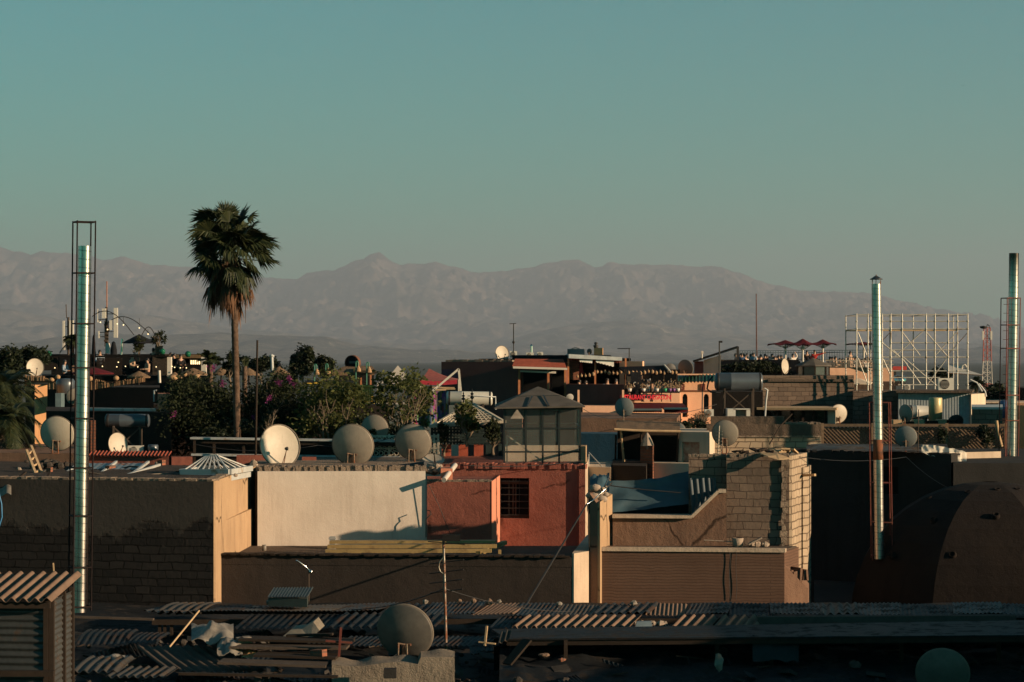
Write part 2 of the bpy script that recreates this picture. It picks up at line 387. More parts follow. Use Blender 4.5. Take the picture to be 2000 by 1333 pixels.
M['red_lit'] = plaster('salmon_render', (.55,.22,.14), (.50,.19,.12), (.36,.13,.09), .5, .3, .3)  # red_wall made lighter: sunlight on the corner face put into the colour
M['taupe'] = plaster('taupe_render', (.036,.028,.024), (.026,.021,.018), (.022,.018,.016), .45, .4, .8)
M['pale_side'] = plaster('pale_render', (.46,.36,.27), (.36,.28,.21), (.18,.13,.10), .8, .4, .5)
M['brown_wall'] = plaster('brown_render', (.18,.108,.074), (.135,.08,.056), (.06,.036,.028), .7, .5, .6, True)
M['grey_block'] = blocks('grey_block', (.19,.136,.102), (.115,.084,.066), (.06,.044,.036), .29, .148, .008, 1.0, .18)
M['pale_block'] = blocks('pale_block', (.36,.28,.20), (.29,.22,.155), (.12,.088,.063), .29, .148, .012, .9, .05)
M['dark_wall'] = plaster('soot_render', (.030,.028,.027), (.022,.021,.02), (.01,.01,.01), .4, .4, .6)  # near-black colour adds to the shade on these walls
M['roof_dirt'] = plaster('roof_dirt', (.11,.08,.06), (.065,.05,.04), (.06,.045,.035), 1.2, .9, .3)
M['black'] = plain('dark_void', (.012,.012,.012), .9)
M['roof_tin'] = rusty('weathered_tin', (.055,.057,.058), (.04,.023,.016), .45, .5, .6)
M['dirty_tin'] = rusty('dirty_tin', (.022,.026,.029), (.02,.012,.01), .4, .6, .5)
M['stone_grey'] = plain('rubble_stone', (.30,.24,.19), .95, bump=.6)
M['wood_dark'] = plain('dark_wood', (.028,.020,.015), .85, scale=9)
M['wood_pale'] = plain('pale_wood', (.42,.29,.17), .8, scale=12)
M['steel'] = plain('bright_steel', (.62,.62,.60), .22, 1.0, .1)
M['cable'] = plain('black_cable', (.012,.012,.013), .6)
M['red_pipe'] = rusty('red_oxide_steel', (.16,.045,.035), (.10,.04,.025), .4, .6, .3)
M['black_steel'] = plain('black_steel', (.02,.019,.018), .6, .4)

# left block house
t = thing('block_house', 'dark bare-block house with grey render along its top, sunlit ochre side wall', 'house', (*Wp(200,49), 0))
zt = zr(941,47)
m = MB(); m.prism(ft((-90,48.3),(417,47.0),(470,53.6),(-90,57)), 0, zt); part(m, 'wall', M['mud_block'], t)
m = MB(); m.prism(ft((417.2,47.0),(421,47.02),(500,53.5),(470.2,53.6)), 0, zt+.012)
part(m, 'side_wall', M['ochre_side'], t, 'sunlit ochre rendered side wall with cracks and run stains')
m = MB(); m.prism(ft((428,47.6),(515,54.0),(498,54.2),(421.5,47.8)), 0, zr(1001,51)); part(m, 'ledge_wall', M['ochre_side'], t)
m = MB(); m.prism(ft((-88,48.8),(414,47.4),(466,53.5),(-88,56.9)), zt-.01, zt+.008); part(m, 'roof', plaster('old_roof_mortar', (.060,.047,.039), (.035,.028,.024), (.02,.016,.014), 1.3, .9, .5), t)
m = MB(); jag(m, Wp(-60,48.25), Wp(415,47.05), zt, .05, .35, 46, 3); jag(m, Wp(419,47.2), Wp(490,53), zt+.012, .04, .2, 14, 4); part(m, 'coping', M['raw_edge'], t)

# white walled house
t = thing('white_house', 'house with one broad blank cream rendered wall under the three dishes', 'house', (*Wp(660,56), 0))
zt = zr(921,52)
m = MB(); m.prism(ft((503,51.95),(831,52.1),(828,62),(506,62)), 0, zt); part(m, 'wall', M['white_wall'], t)
m = MB(); m.prism(ft((498,52.15),(503,51.95),(506,62),(500,62)), 0, zt-.02); part(m, 'rough_edge', M['taupe'], t)
m = MB(); jag(m, Wp(500,52.1), Wp(832,52.2), zt, .13, .4, 60, 9); m.prism(ft((500,52.6),(830,52.6),(828,62),(506,62)), zt-.04, zt+.03); part(m, 'roof_edge', M['raw_edge'], t)
WH_Z = zt + .04

# red house with barred window
t = thing('red_house', 'terracotta red house with a barred window and a glasshouse on its roof', 'house', (*Wp(990,56), 0))
zt = zr(906,54.4); a = Wp(868,54.7); b = Wp(1131,54.3)
def onu(px): return Vector((Wp(px,54.5)[0]-a[0], 0)).length if False else (Wp(px,54.5)[0]-a[0])
w0, w1, wz0, wz1 = onu(974), onu(1035), zr(1013,54.5), zr(934,54.5)
m = MB(); wall_holes(m, a, b, 0, zt-.12, .3, [(w0,w1,wz0,wz1)])
m.prism([(a[0],a[1]+.3),(b[0],b[1]+.3),Wp(1150,62),Wp(868,62)], 0, zt-.13); part(m, 'wall', M['red_wall'], t)
m = MB(); jag(m, (a[0]-.05,a[1]-.04), (b[0]+.15,b[1]-.05), zt-.12, .14, .35, 40, 21)
m.prism(ft((1131,54.22),(1143,54.2),(1146,55.0),(1131,55.0)), 0, zt-.12); part(m, 'pilaster', M['red_wall'], t)
m = MB(); m.prism(ft((1143.2,54.2),(1150,57.8),(1147,58.6),(1146.2,55.0)), 0, zt-.01); part(m, 'end_wall', M['pale_side'], t, 'thin sunlit pale end wall')
m = MB(); m.prism(ft((834,52.05),(960,51.9),(975,54.5),(834,54.5)), 0, zr(942,51.9)); 
fr = part(m, 'front_block', M['red_wall'], t)
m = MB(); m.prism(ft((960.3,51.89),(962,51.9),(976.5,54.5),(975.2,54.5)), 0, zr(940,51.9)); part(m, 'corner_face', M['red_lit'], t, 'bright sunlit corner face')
m = MB(); jag(m, Wp(834,52.1), Wp(958,51.9), zr(942,51.9), .05, .25, 22, 5); part(m, 'coping', M['raw_edge'], fr)
d = Vector((b[0]-a[0], b[1]-a[1], 0)).normalized(); nrm = Vector((-d.y, d.x, 0)); A = Vector((a[0],a[1],0))
def wp(u, z, k): return A + d*u + nrm*k + Vector((0,0,z))
m = MB(); mw = .045
for (u, v) in ((w0+.01,w0+.035),((w0+w1)/2-.05,(w0+w1)/2-.02),((w0+w1)/2+.01,(w0+w1)/2+.04),(w1-.035,w1-.01)):
    m.obox(wp((u+v)/2,(wz0+wz1)/2,.16), d*(v-u), nrm*.05, Vector((0,0,wz1-wz0)))
m.obox(wp((w0+w1)/2,wz1-.12,.15), d*(w1-w0), nrm*.05, Vector((0,0,.05))); m.obox(wp((w0+w1)/2,wz0+.03,.15), d*(w1-w0), nrm*.05, Vector((0,0,.05)))
win = part(m, 'window', plain('weathered_frame', (.06,.042,.034), .8), t)
m = MB(); m.obox(wp((w0+w1)/2,(wz0+wz1)/2,.24), d*(w1-w0), nrm*.02, Vector((0,0,wz1-wz0))); part(m, 'pane', plain('dark_pane', (.004,.004,.005), .8), win)
m = MB()
for i in range(6): z = wz0 + (wz1-wz0)*(i+.5)/6; m.bar(wp(w0+.01,z,.07), wp(w1-.01,z,.07), .018)
for i in range(2): u = w0+(w1-w0)*(i+1)/3; m.bar(wp(u,wz0,.085), wp(u,wz1,.085), .012)
part(m, 'window_bars', M['black_steel'], win)
RH_Z = zt - .13

# low house with the flat terrace in front
t = thing('low_house', 'low taupe rendered house with flat terrace roof below the white and red walls', 'house', (*Wp(770,49), 0))
zt = zr(1086,47.6); LZ = zt - .17
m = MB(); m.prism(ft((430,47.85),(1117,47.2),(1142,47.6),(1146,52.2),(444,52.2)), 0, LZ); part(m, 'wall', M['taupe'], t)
m = MB(); m.prism(ft((430,47.84),(1117,47.19),(1117.6,47.42),(431,48.07)), LZ-.02, zt); pp = part(m, 'parapet', M['taupe'], t)
m = MB(); jag(m, Wp(431,47.75), Wp(1112,47.12), zt, .045, .36, 70, 31); part(m, 'coping', M['wood_dark'], pp)
m = MB(); m.prism(ft((1117.4,47.2),(1121,47.18),(1150,47.75),(1149,52.2),(1146.4,52.2)), 0, zt+.08); part(m, 'end_wall', M['pale_side'], t, 'sunlit pale end wall with a dark pipe mark')
m = MB(); m.prism(ft((436,48.3),(1110,47.7),(1140,52),(446,52)), LZ-.01, LZ+.03); part(m, 'terrace_floor', M['roof_dirt'], t)

# brown striped building right of it
M['striped'] = blocks('combed_render', (.115,.068,.048), (.104,.061,.043), (.08,.048,.035), 9.0, .055, .010, .28, 0)
t = thing('striped_house', 'low brown house with a finely ribbed front wall and rubble on its roof', 'house', (*Wp(1350,46.3), 0))
zt = zr(1083,46.8)
m = MB(); m.prism(ft((1160,47.9),(1532,47.5),(1560,48.6),(1150,48.7)), 0, zt); part(m, 'wall', M['striped'], t)
m = MB(); m.prism(ft((1155,47.86),(1534,47.46),(1536,47.66),(1156,48.05)), zt-.02, zt+.055); part(m, 'coping', M['pale_side'], t)
m = MB(); m.prism(ft((1160,48.1),(1534,47.7),(1556,48.5),(1152,48.6)), zt-.01, zt+.03); part(m, 'roof', M['roof_dirt'], t)
m = MB(); f = ft((1532.6,47.52),(1578,47.7),(1580,48.6),(1548,48.6)); m.prism(f, 0, [zr(1105,47.5),zr(1150,47.7),zr(1140,48.6),zr(1100,48.6)])
jag(m, f[0], f[1], zr(1135,47.6), .25, .5, 12, 77); part(m, 'broken_wall', M['brown_wall'], t, 'broken brown stub of wall at its right end')
SZ = zt + .04

# brown wall with a sloping parapet, and the blockwork behind
t = thing('stair_house', 'brown rendered wall whose parapet climbs diagonally beside the bare blockwork', 'house', (*Wp(1300,49.6), 0))
za, zb = zr(1012,48.7), zr(962,48.7)
m = MB(); pts = [(1197,za),(1352,za),(1404,zb),(1419,zb)]
q = [Vector((*Wp(px,48.75-.0008*(px-1197)), z)) for px, z in pts]; base = [Vector((v.x, v.y, 0)) for v in q]
m.slab([base[0], base[-1]] + [q[3],q[2],q[1],q[0]], (0,.18,0)); part(m, 'wall', M['brown_wall'], t)
m = MB()
for p0, p1 in zip(q, q[1:]): m.bar(p0+Vector((0,.1,.03)), p1+Vector((0,.1,.03)), .42, .06)
part(m, 'coping', M['pale_side'], t)
t = thing('bare_block_house', 'roofless house of bare grey concrete blocks with a sunlit block end', 'house', (*Wp(1480,50.6), 0))
zt = zr(893,48.9)
m = MB(); f = ft((1419.3,48.85),(1541,48.7),(1545,49.2),(1419.3,49.15)); m.prism(f, 0, zt)
m.prism(ft((1345,49.06),(1419.1,49.0),(1419.1,49.14),(1345,49.2)), 0, zr(893,49.0)); part(m, 'wall', M['grey_block'], t)
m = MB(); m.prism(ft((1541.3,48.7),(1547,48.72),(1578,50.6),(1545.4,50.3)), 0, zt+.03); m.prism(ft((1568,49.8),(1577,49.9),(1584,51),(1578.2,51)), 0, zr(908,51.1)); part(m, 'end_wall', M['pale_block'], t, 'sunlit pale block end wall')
m = MB(); jag(m, f[0], f[1], zt, .09, .4, 20, 8); jag(m, Wp(1345,49.05), Wp(1419,48.99), zr(893,49.0), .07, .2, 10, 18)
z = zr(960,48.6)
m.prism(ft((1395,49.05),(1419,49),(1419,49.3),(1395,49.3)), z, z+.22); part(m, 'broken_course', M['raw_edge'], t)
m = MB(); rd = random.Random(2)
for k in range(22):
    z = zt - .1 - k*.12; m.obox(Vector((*Wp(1531+rd.uniform(-3,3),48.67), z)), (rd.uniform(.05,.16),0,0), (0,.03,0), (0,0,.13))
part(m, 'broken_pier', M['raw_edge'], t)
# small lit stubs left of the tarpaulin
t = thing('ruined_wall', 'broken ochre wall stub with loose rubble on top beside the blue tarpaulin', 'wall', (*Wp(1172,47.8), 0))
m = MB(); m.prism(ft((1152,47.8),(1167,47.7),(1178,49.3),(1152,49.3)), 0, [zr(965,47.8),zr(985,47.8),zr(955,49.3),zr(950,49.3)]); part(m, 'wall', M['brown_wall'], t)
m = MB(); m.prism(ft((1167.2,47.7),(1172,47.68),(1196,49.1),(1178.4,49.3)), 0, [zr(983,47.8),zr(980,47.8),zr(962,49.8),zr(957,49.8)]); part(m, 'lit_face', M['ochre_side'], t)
m = MB(); rd = random.Random(5)
for k in range(16):
    c = Vector((*Wp(1156+rd.uniform(0,30), 48+rd.uniform(0,1.2)), zr(962,48.8)+rd.uniform(-.1,.12))); r = rd.uniform(.04,.11); m.ball(c, r, 6, 4, (1.3,1,.8))
part(m, 'rubble', M['stone_grey'], t)
# dark shaded house and the ground-floor mass under the dome
t = thing('dark_house', 'soot-dark house wall in full shade behind the middle flue', 'house', (*Wp(1700,53), 0))
a = Wp(1579,57); b = Wp(1858,54.6); ln = math.hypot(b[0]-a[0], b[1]-a[1]); zt = zr(886,56)
m = MB(); k = lambda px: ln*(px-1579)/(1858-1579)
wall_holes(m, a, b, 0, zt, .3, [(k(1727),k(1757),zr(966,55.7),zr(912,55.7))])
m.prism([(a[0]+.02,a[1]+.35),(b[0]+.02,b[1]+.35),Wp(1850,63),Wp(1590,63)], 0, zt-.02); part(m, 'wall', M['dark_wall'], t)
m = MB(); da = Vector((b[0]-a[0],b[1]-a[1],0))/ln; c = Vector((a[0],a[1],zr(939,55.7))) + da*k(1742) + Vector((.1,.26,0)); m.obox(c, da*.36, Vector((-da.y,da.x,0))*.03, (0,0,.62)); part(m, 'window', M['black'], t)
m = MB(); jag(m, a, b, zt, .06, .4, 40, 40); part(m, 'coping', M['dark_wall'], t)
DZ = zt
# bath-house dome
M['dome'] = plaster('dome_render', (.018,.013,.0105), (.012,.009,.008), (.006,.005,.005), .8, .5, .6)
t = thing('bath_house', 'bath-house with a broad eight-sided brown dome dotted with round light vents', 'building', (*Wp(1935,51), 0))
dc = Vector((*Wp(1935,51), zr(1190,51))); dh = zr(941,51) - dc.z; dr = 3.1
prof = [(dr,-6),(dr*1.0,0)] + [(dr*math.cos(R(a))*1.0, dh*math.sin(R(a))) for a in (8,16,25,34,43,52,61,70,79,87)]
m = MB(); m.lathe(prof[1:], dc, n=8, smooth=False, up=(math.cos(R(12)),math.sin(R(12)),0)); part(m, 'dome', M['dome'], t)
m = MB(); m.lathe([(dr+.25,-dc.z),(dr+.25,.02),(dr*.9,.1)], dc, n=8, smooth=False, up=(math.cos(R(12)),math.sin(R(12)),0)); m.prism(ft((1590,50.6),(1790,50.2),(1790,54.5),(1590,56)), 0, zr(1180,50.4)); part(m, 'wall', M['dark_wall'], t)
for a, e in ((-92,74),(-60,74),(-128,70),(-98,52),(-62,52),(-136,48),(-118,30),(-80,30),(-150,28),(-165,62)):
    p = Vector((dr*math.cos(R(e))*.97*math.cos(R(a)), dr*math.cos(R(e))*.97*math.sin(R(a)), dh*math.sin(R(e))*.985)); n = Vector((p.x/dr**2, p.y/dr**2, p.z/dh**2)).normalized()
    m = MB(); m.lathe([(.085,-.05),(.08,.015),(.07,.045),(.05,.045),(.045,.0),(.002,.0)], dc+p, n, 12); part(m, 'light_vent', M['dome'], t)
# low dark roofs between the dark house and the fence, right edge
one(MB().prism(ft((1862,54),(2120,54),(2120,63),(1868,63)), 0, zr(905,54)), 'flat_roof_house', M['dark_wall'], 'low dark flat-roofed house behind the dome, in shade', 'house')
one(MB().prism(ft((1834,56.2),(1955,57),(1955,57.6),(1834,57)), 0, [zr(885,56.2),zr(882,57),zr(882,57.6),zr(885,57)]), 'parapet_wall', M['pale_side'], 'short sunlit rough parapet beside the clear plastic sheet', 'wall')

# unseen block added beyond the right frame edge to shade the market roofs
t = thing('corner_house', 'plain brown house standing out of the picture to the right', 'house', (15.5,38,0))
m = MB(); wall_holes(m, (12.6,33.0), (18.5,33.0), 0, 8.8, .3, [(1.2,2.0,5.2,6.6),(3.6,4.4,5.2,6.6)]); m.box((12.6,33.32,0),(18.5,41.6,8.78)); part(m, 'wall', M['brown_wall'], t)
m = MB(); m.bar((12.5,33.1,8.83),(12.5,41.6,8.83),.3,.06); part(m, 'coping', M['raw_edge'], t)
for x in (14.2,16.6):
    m = MB(); m.box((x-.4,33.2,5.2),(x+.4,33.24,6.6)); part(m, 'window', M['black'], t)
# ---------------------------------------------------------------- flues in their steel cages
def flue(m, p, ax, r, h, step=.16, n=28):
    """one pipe with a raised spiral-seam ring every step metres"""
    m.lathe([(r, 0), (r, h)], p, ax, n); m.lathe([(r, h), (r*.93, h)], p, ax, n); m.lathe([(r*.93, h), (r*.93, h-.3)], p, ax, n)
    return m
def steel_mat(name, soot_top=None, rust=.0, step=.16):
    m, N, K, b = _new(name); tc = N.new('ShaderNodeTexCoord').outputs['Object']; sp = N.new('ShaderNodeSeparateXYZ'); K.new(tc, sp.inputs[0])
    n = _noise(N, K, tc, 1.3, 5, .6, (3, 3, .6)); n2 = _noise(N, K, tc, 6, 4, .6, (1, 1, .25))
    col = _mixc(N, K, _ramp(N, K, n, .3, .7), (.33,.30,.28), (.62,.57,.53))
    fr = _math(N, K, 'FRACT', _math(N, K, 'DIVIDE', _math(N, K, 'ADD', sp.outputs[2], _math(N, K, 'MULTIPLY', sp.outputs[0], .12)), step))
    seam = _ramp(N, K, _math(N, K, 'ABSOLUTE', _math(N, K, 'SUBTRACT', fr, .5)), .06, .03)
    col = _mixc(N, K, seam, col, (.20,.20,.20))
    if rust: col = _mixc(N, K, _math(N, K, 'MULTIPLY', _ramp(N, K, n2, .5, .72), rust), col, (.20,.085,.04))
    if soot_top: col = _mixc(N, K, _ramp(N, K, _math(N, K, 'ADD', sp.outputs[2], _math(N, K, 'MULTIPLY', n, .5)), soot_top-.5, soot_top+.3), col, (.05,.04,.035))
    K.new(col, b.inputs['Base Color']); b.inputs['Metallic'].default_value = 1.0 if not rust else .92
    K.new(_math(N, K, 'MULTIPLY_ADD', n2, .28), b.inputs['Roughness'])
    for l in list(b.inputs['Roughness'].links): l.from_node.inputs[2].default_value = .14
    _bump(N, K, b, _noise(N, K, tc, 5, 3), .12, .02); return m
def cage(pb, pt, size, rot, rings, r, mat, t, solid_top=True):
    ax = (pt-pb).normalized(); u = Vector((math.cos(rot), math.sin(rot), 0)); w = ax.cross(u).normalized()
    cs = [u*size/2*a + w*size/2*b for a, b in ((-1,-1),(1,-1),(1,1),(-1,1))]
    for c in cs:
        m = MB(); m.tube([pb+c, pt+c], r, 6); part(m, 'cage_post', mat, t)
    for f in rings:
        p = pb.lerp(pt, f); m = MB()
        for i in range(4): m.bar(p+cs[i], p+cs[(i+1)%4], r*1.7)
        part(m, 'cage_ring', mat, t)
m_cage = plain('dark_red_iron', (.014,.009,.009), .7, .2); 
Yc = 44.0; pb, pt = P(155.5,1196,Yc), P(165.5,481,Yc); ax = (pt-pb).normalized()
t = thing('flue_chimney', 'bright steel flue in a slim dark cage taller than its pipe, before the block house', 'chimney', pb)
m = MB(); flue(m, pb, ax, .118, (pt-pb).length, .155); part(m, 'flue', steel_mat('mirror_steel', step=.155), t)
ct = P(164.5,432,Yc); cb = P(155.8,1192,Yc)
cage(cb, ct, .335, R(24), [.01,.111,.243,.366,.493,.623,.736,.866,.997], .0145, m_cage, t)
for f in (.111,.243,.366,.493,.623,.736,.866):
    m = MB(); m.lathe([(.121,-.012),(.127,-.012),(.127,.012),(.121,.012)], cb.lerp(ct, f), ax, 24); part(m, 'clamp_band', M['black_steel'], t)
Yc = 50.0; pb, pt = P(1717.5,1092,Yc), P(1711.5,555,Yc); ax = (pt-pb).normalized()
t = thing('flue_chimney', 'steel flue with a small conical rain cap and rust-stained lower half', 'chimney', pb)
m = MB(); flue(m, pb, ax, .098, (pt-pb).length, .12); part(m, 'flue', steel_mat('stained_steel', None, .55, .12), t)
m = MB(); m.lathe([(.128,.105),(.132,.10),(.132,.09),(.01,.10)], pt, ax, 20); m.lathe([(.13,.10),(.05,.15),(.012,.175),(.012,.19),(.002,.19)], pt, ax, 20, smooth=False)
for k in range(3): a = k*2.1+.3; m.bar(pt + Vector((math.cos(a)*.093,math.sin(a)*.093,-.02)), pt + Vector((math.cos(a)*.1,math.sin(a)*.1,.10)), .014)
part(m, 'rain_cap', rusty('cap_tin', (.12,.12,.12), amt=.5), t)
m = MB(); m.lathe([(.1,-.18),(.103,-.18),(.103,.24),(.1,.24)], pb.lerp(pt,.392), ax, 24); part(m, 'rust_band', rusty('rust_band', (.10,.06,.045), amt=.9), t)
ct = P(1720,786,Yc); cb = P(1724,1095,Yc); u = L(34, Yc)
for dx, dy in ((-.21,.0),(.20,-.02),(.2,.24),(-.2,.26)):
    m = MB(); m.tube([cb+Vector((dx,dy,0)), ct+Vector((dx,dy,0))], .010, 6); part(m, 'cage_post', M['red_pipe'], t)
for f in (.03,.24,.49,.755,.998):
    m = MB(); p = cb.lerp(ct,f); q = [p+Vector(v) for v in ((-.21,0,0),(.20,-.02,0),(.2,.24,0),(-.2,.26,0))]
    for i in range(4): m.bar(q[i], q[(i+1)%4], .017)
    part(m, 'cage_ring', M['red_pipe'], t)
Yc = 58.0; pb, pt = P(1974.5,965,Yc), P(1980.5,495,Yc); ax = (pt-pb).normalized()
t = thing('flue_chimney', 'steel flue with sooty open top and red laddered cage, at the right edge', 'chimney', pb)
m = MB(); flue(m, pb, ax, .118, (pt-pb).length, .14); part(m, 'flue', steel_mat('sooty_steel', (pt-pb).length-.15, .12, .14), t)
ct = P(1974,582,Yc); cb = P(1969,962,Yc); cage(cb, ct, .34, R(14), [.13,.37,.5,.74,.86,.998], .0125, M['red_pipe'], t)
m = MB()
for k in range(22): p = cb.lerp(ct, .02+.045*k); m.bar(p+Vector((-.19,-.11,0)), p+Vector((-.075,-.145,0)), .011)
m.bar(cb+Vector((-.075,-.145,0)), ct+Vector((-.075,-.145,0)), .014); part(m, 'ladder', M['red_pipe'], t)

# ---------------------------------------------------------------- satellite dishes
def dish_mat(name, c, dirt):
    m, N, K, b = _new(name); tc = N.new('ShaderNodeTexCoord').outputs['Object']
    n = _noise(N, K, tc, 2.2, 6, .7); n2 = _noise(N, K, tc, 3, 5, .7, (4, 4, .8)); n3 = _noise(N, K, tc, 14, 5, .7)
    col = _mixc(N, K, _ramp(N, K, n, .38, .72), c, dirt); col = _mixc(N, K, _math(N, K, 'MULTIPLY', _ramp(N, K, n2, .56, .74), .55), col, tuple(x*.6 for x in dirt))
    col = _mixc(N, K, _math(N, K, 'MULTIPLY', _ramp(N, K, n3, .62, .72), .5), col, tuple(x*.55 for x in dirt))
    K.new(col, b.inputs['Base Color']); b.inputs['Roughness'].default_value = .55; _bump(N, K, b, n, .06, .02); return m
DM = {'cream': dish_mat('cream_dish', (.40,.345,.275), (.32,.275,.21)), 'grey': dish_mat('grey_dish', (.255,.215,.17), (.175,.15,.12)), 'blue': dish_mat('bluish_dish', (.17,.18,.175), (.12,.125,.12)),
      'soot': dish_mat('sooty_dish', (.10,.088,.075), (.05,.045,.04)), 'dark': dish_mat('dark_dish', (.06,.06,.058), (.035,.035,.033)), 'mesh': dish_mat('pale_mesh_dish', (.42,.40,.36), (.18,.17,.15))}  # foreground dishes use a darker copy of the grey one
m_rim = plain('dish_rim', (.15,.125,.10), .7); m_brk = rusty('dish_bracket', (.16,.13,.10), amt=.6)
def dish(label, px, py, rp, Y, az=0, tilt=20, col='grey', back=True, base=None, depth=.19, legs=2, drop=.40, group=None):
    """az: degrees the near side is turned towards the sun (right); tilt: degrees it leans; base: pixel row of the roof it stands on"""
    r = L(rp, Y); c = P(px, py, Y)
    n = Vector((math.sin(R(az))*math.cos(R(tilt)), -math.cos(R(az))*math.cos(R(tilt)), (-1 if back else 1)*math.sin(R(tilt))))  # towards the viewer
    zb = zr(base if base else py + rp*1.2, Y)
    t = thing('satellite_dish', label, 'satellite dish', (c.x, c.y, zb), group)
    f = n if not back else -n                      # pointing direction of the concave side
    k = depth*r; pr = [(.001, 0)] + [(r*s, k*s*s) for s in (.2,.4,.6,.75,.88,.96,1.0)]
    inner = [(a*.985, h + .012*r) for a, h in pr[::-1]]
    m = MB(); m.lathe(pr + inner, c - f*k*.5, f, 44)
    ref = part(m, 'reflector', DM[col], t)
    m = MB(); m.lathe([(r*.995, k-.004*r),(r*1.035, k+.004*r),(r*1.04, k+.05*r),(r*1.0, k+.055*r),(r*.985, k+.014*r)], c - f*k*.5, f, 44); part(m, 'rim', m_rim, ref)
    side = Vector((-f.y, f.x, 0)).normalized(); up = side.cross(f).normalized()
    if up.z < 0: up = -up
    # pole and bracket behind the reflector (the convex side)
    bk = c - f*(k*.5 + .06*r) - up*r*drop; fo = bk - f*.16*r
    m = MB(); m.obox(bk, side*r*.5, f*.10*r, up*.07*r); m.obox(bk - up*r*.2, side*r*.14, f*.18*r, up*.36*r); part(m, 'bracket', m_brk, t)
    m = MB()
    if legs == 2:
        for s in (-.14, .16): m.tube([fo + side*r*s + up*.1*r, Vector((fo.x, fo.y, zb)) + side*r*s*1.2], max(.018, .035*r), 7)
        m.bar(bk - side*r*.12, fo + side*r*.18 + up*.12*r, .04*r)
    else: m.tube([fo + up*.2*r, Vector((fo.x, fo.y, zb))], max(.02, .04*r), 8)
    m.obox((fo.x, fo.y, zb+.01), (.24*r+.05,0,0), (0,.24*r+.05,0), (0,0,.02)); part(m, 'post', m_brk, t)
    if rp > 20:
        m = MB(); q0 = bk - f*.1*r; zz = (q0.z+zb)/2; m.tube([q0, q0 - f*.12*r + side*.2*r - up*.25*r, Vector((fo.x+side.x*.34*r, fo.y-.03, zz)), Vector((fo.x+side.x*.22*r, fo.y-.02, zb)), Vector((fo.x+side.x*.9*r, fo.y, zb+.01))], .009, 5); part(m, 'cable', M['cable'], t)
    tip = c + f*(k*.5 + r*.75) - up*r*.25; low = c + f*k*.45 - up*r*.97
    m = MB(); m.tube([low, tip - up*.05*r], max(.008, .016*r), 6); m.tube([low + side*.1*r, tip], .01, 5); arm = part(m, 'feed_arm', m_brk, t)
    m = MB(); m.tube([tip + f*.06*r, tip - f*.1*r], .07*r, 10); m.tube([tip + f*.06*r, tip + f*.07*r - up*.1*r], .05*r, 8); part(m, 'feed_horn', m_rim, arm)
    return t
dish('large fully sunlit cream dish on the left end of the white walled roof', 545, 872, 41.5, 55.6, 30, 12, 'cream', False, 913, .15)
dish('grey dish second from the sunlit one on the white walled roof', 688, 871, 41, 55.6, -11, 12, 'grey', True, 911)
dish('grey dish in front of the ornamental gate, right end of white walled roof', 806, 865, 35.5, 56.2, -10, 12, 'grey', True, 908)
dish('grey dish half hidden behind the ornamental gate and its small plant', 731, 838, 27, 60.5, -14, 10, 'grey', True, 880, legs=1)
dish('large grey-white dish between the palm and the caged flue', 111, 848, 34, 56, -9, 12, 'cream', True, 886)
dish('narrow white dish mottled by leaf shadow beside an air conditioner box', 229, 868, 22, 60, 45, 8, 'cream', False, 889, .15, 1)
dish('small bright cream dish on a rooftop cube by the palm', 68, 718, 17.2, 88, 28, 10, 'cream', False, 742, .16, 1)
dish('dim dish half hidden behind the caged flue', 146, 776, 16.5, 72, 5, 10, 'grey', True, 796, legs=1)
dish('bright cream dish on the skyline of the maroon building', 980, 691, 15, 102, 32, 10, 'cream', False, 709, .17, 1)
dish('bluish dish on a thin pole before the red awning', 1219, 796, 18.5, 72, -16, 8, 'blue', True, 838, legs=1)
dish('bluish dish with only its top half showing over the thatch shelter', 1322, 843, 17.5, 66, -16, 10, 'blue', True, 870, legs=1)
dish('grey dish with a comb aerial before it, on the pale block wall', 1416, 847, 25.5, 57.5, -12, 10, 'grey', True, 887)
dish('pale dish partly hidden by the flat roof of a green glass kiosk', 1638, 809, 18.5, 77.5, 18, 8, 'cream', True, 830, legs=1)
dish('bluish dish among plastic sheeting on the dark house', 1769, 854, 21.5, 57.5, -14, 14, 'blue', True, 884, legs=1)
dish('grey dish turned sideways beside the round water tank', 1768, 808, 17, 70, -52, 8, 'grey', True, 829)
dish('dark dish lying low with only its rim above the lattice', 1867, 824, 14.5, 72, 0, 30, 'dark', True, 832, legs=1)
dish('tilted dish with a bright sunlit crescent behind the dark tank', 1532, 716, 15, 100, 56, 4, 'cream', False, 735, .16, 1)
dish('dark blue dish left of two by the green tiled house', 1309, 722, 11, 106, 10, 10, 'dark', True, 733, legs=1)
dish('dark blue dish right of two, leaning before the angled glass roof', 1338, 720, 16.5, 104, -35, 10, 'dark', True, 735, legs=1)
dish('tiny dark dish on the skyline beside the square brick chimney', 1151, 687, 5.5, 110, -30, 5, 'dark', True, 695, legs=1)
dish('tiny pale mesh dish low on the maroon terrace wall', 1113, 777, 7.5, 92, 10, 20, 'mesh', True, 787, legs=1)
dish('large dark-grey dish standing in the foreground on a rough white slab', 790, 1236, 55, 38.3, -13, 14, 'soot', True, 1300)
dish('dim grey dish cut by the bottom frame edge among dark debris', 1841, 1318, 51, 37, -12, 16, 'soot', True, 1375)
dish('cream dish lying face up behind the end of the white wall', 846, 900, 22, 57, 10, 62, 'cream', False, 907, .2, 1)
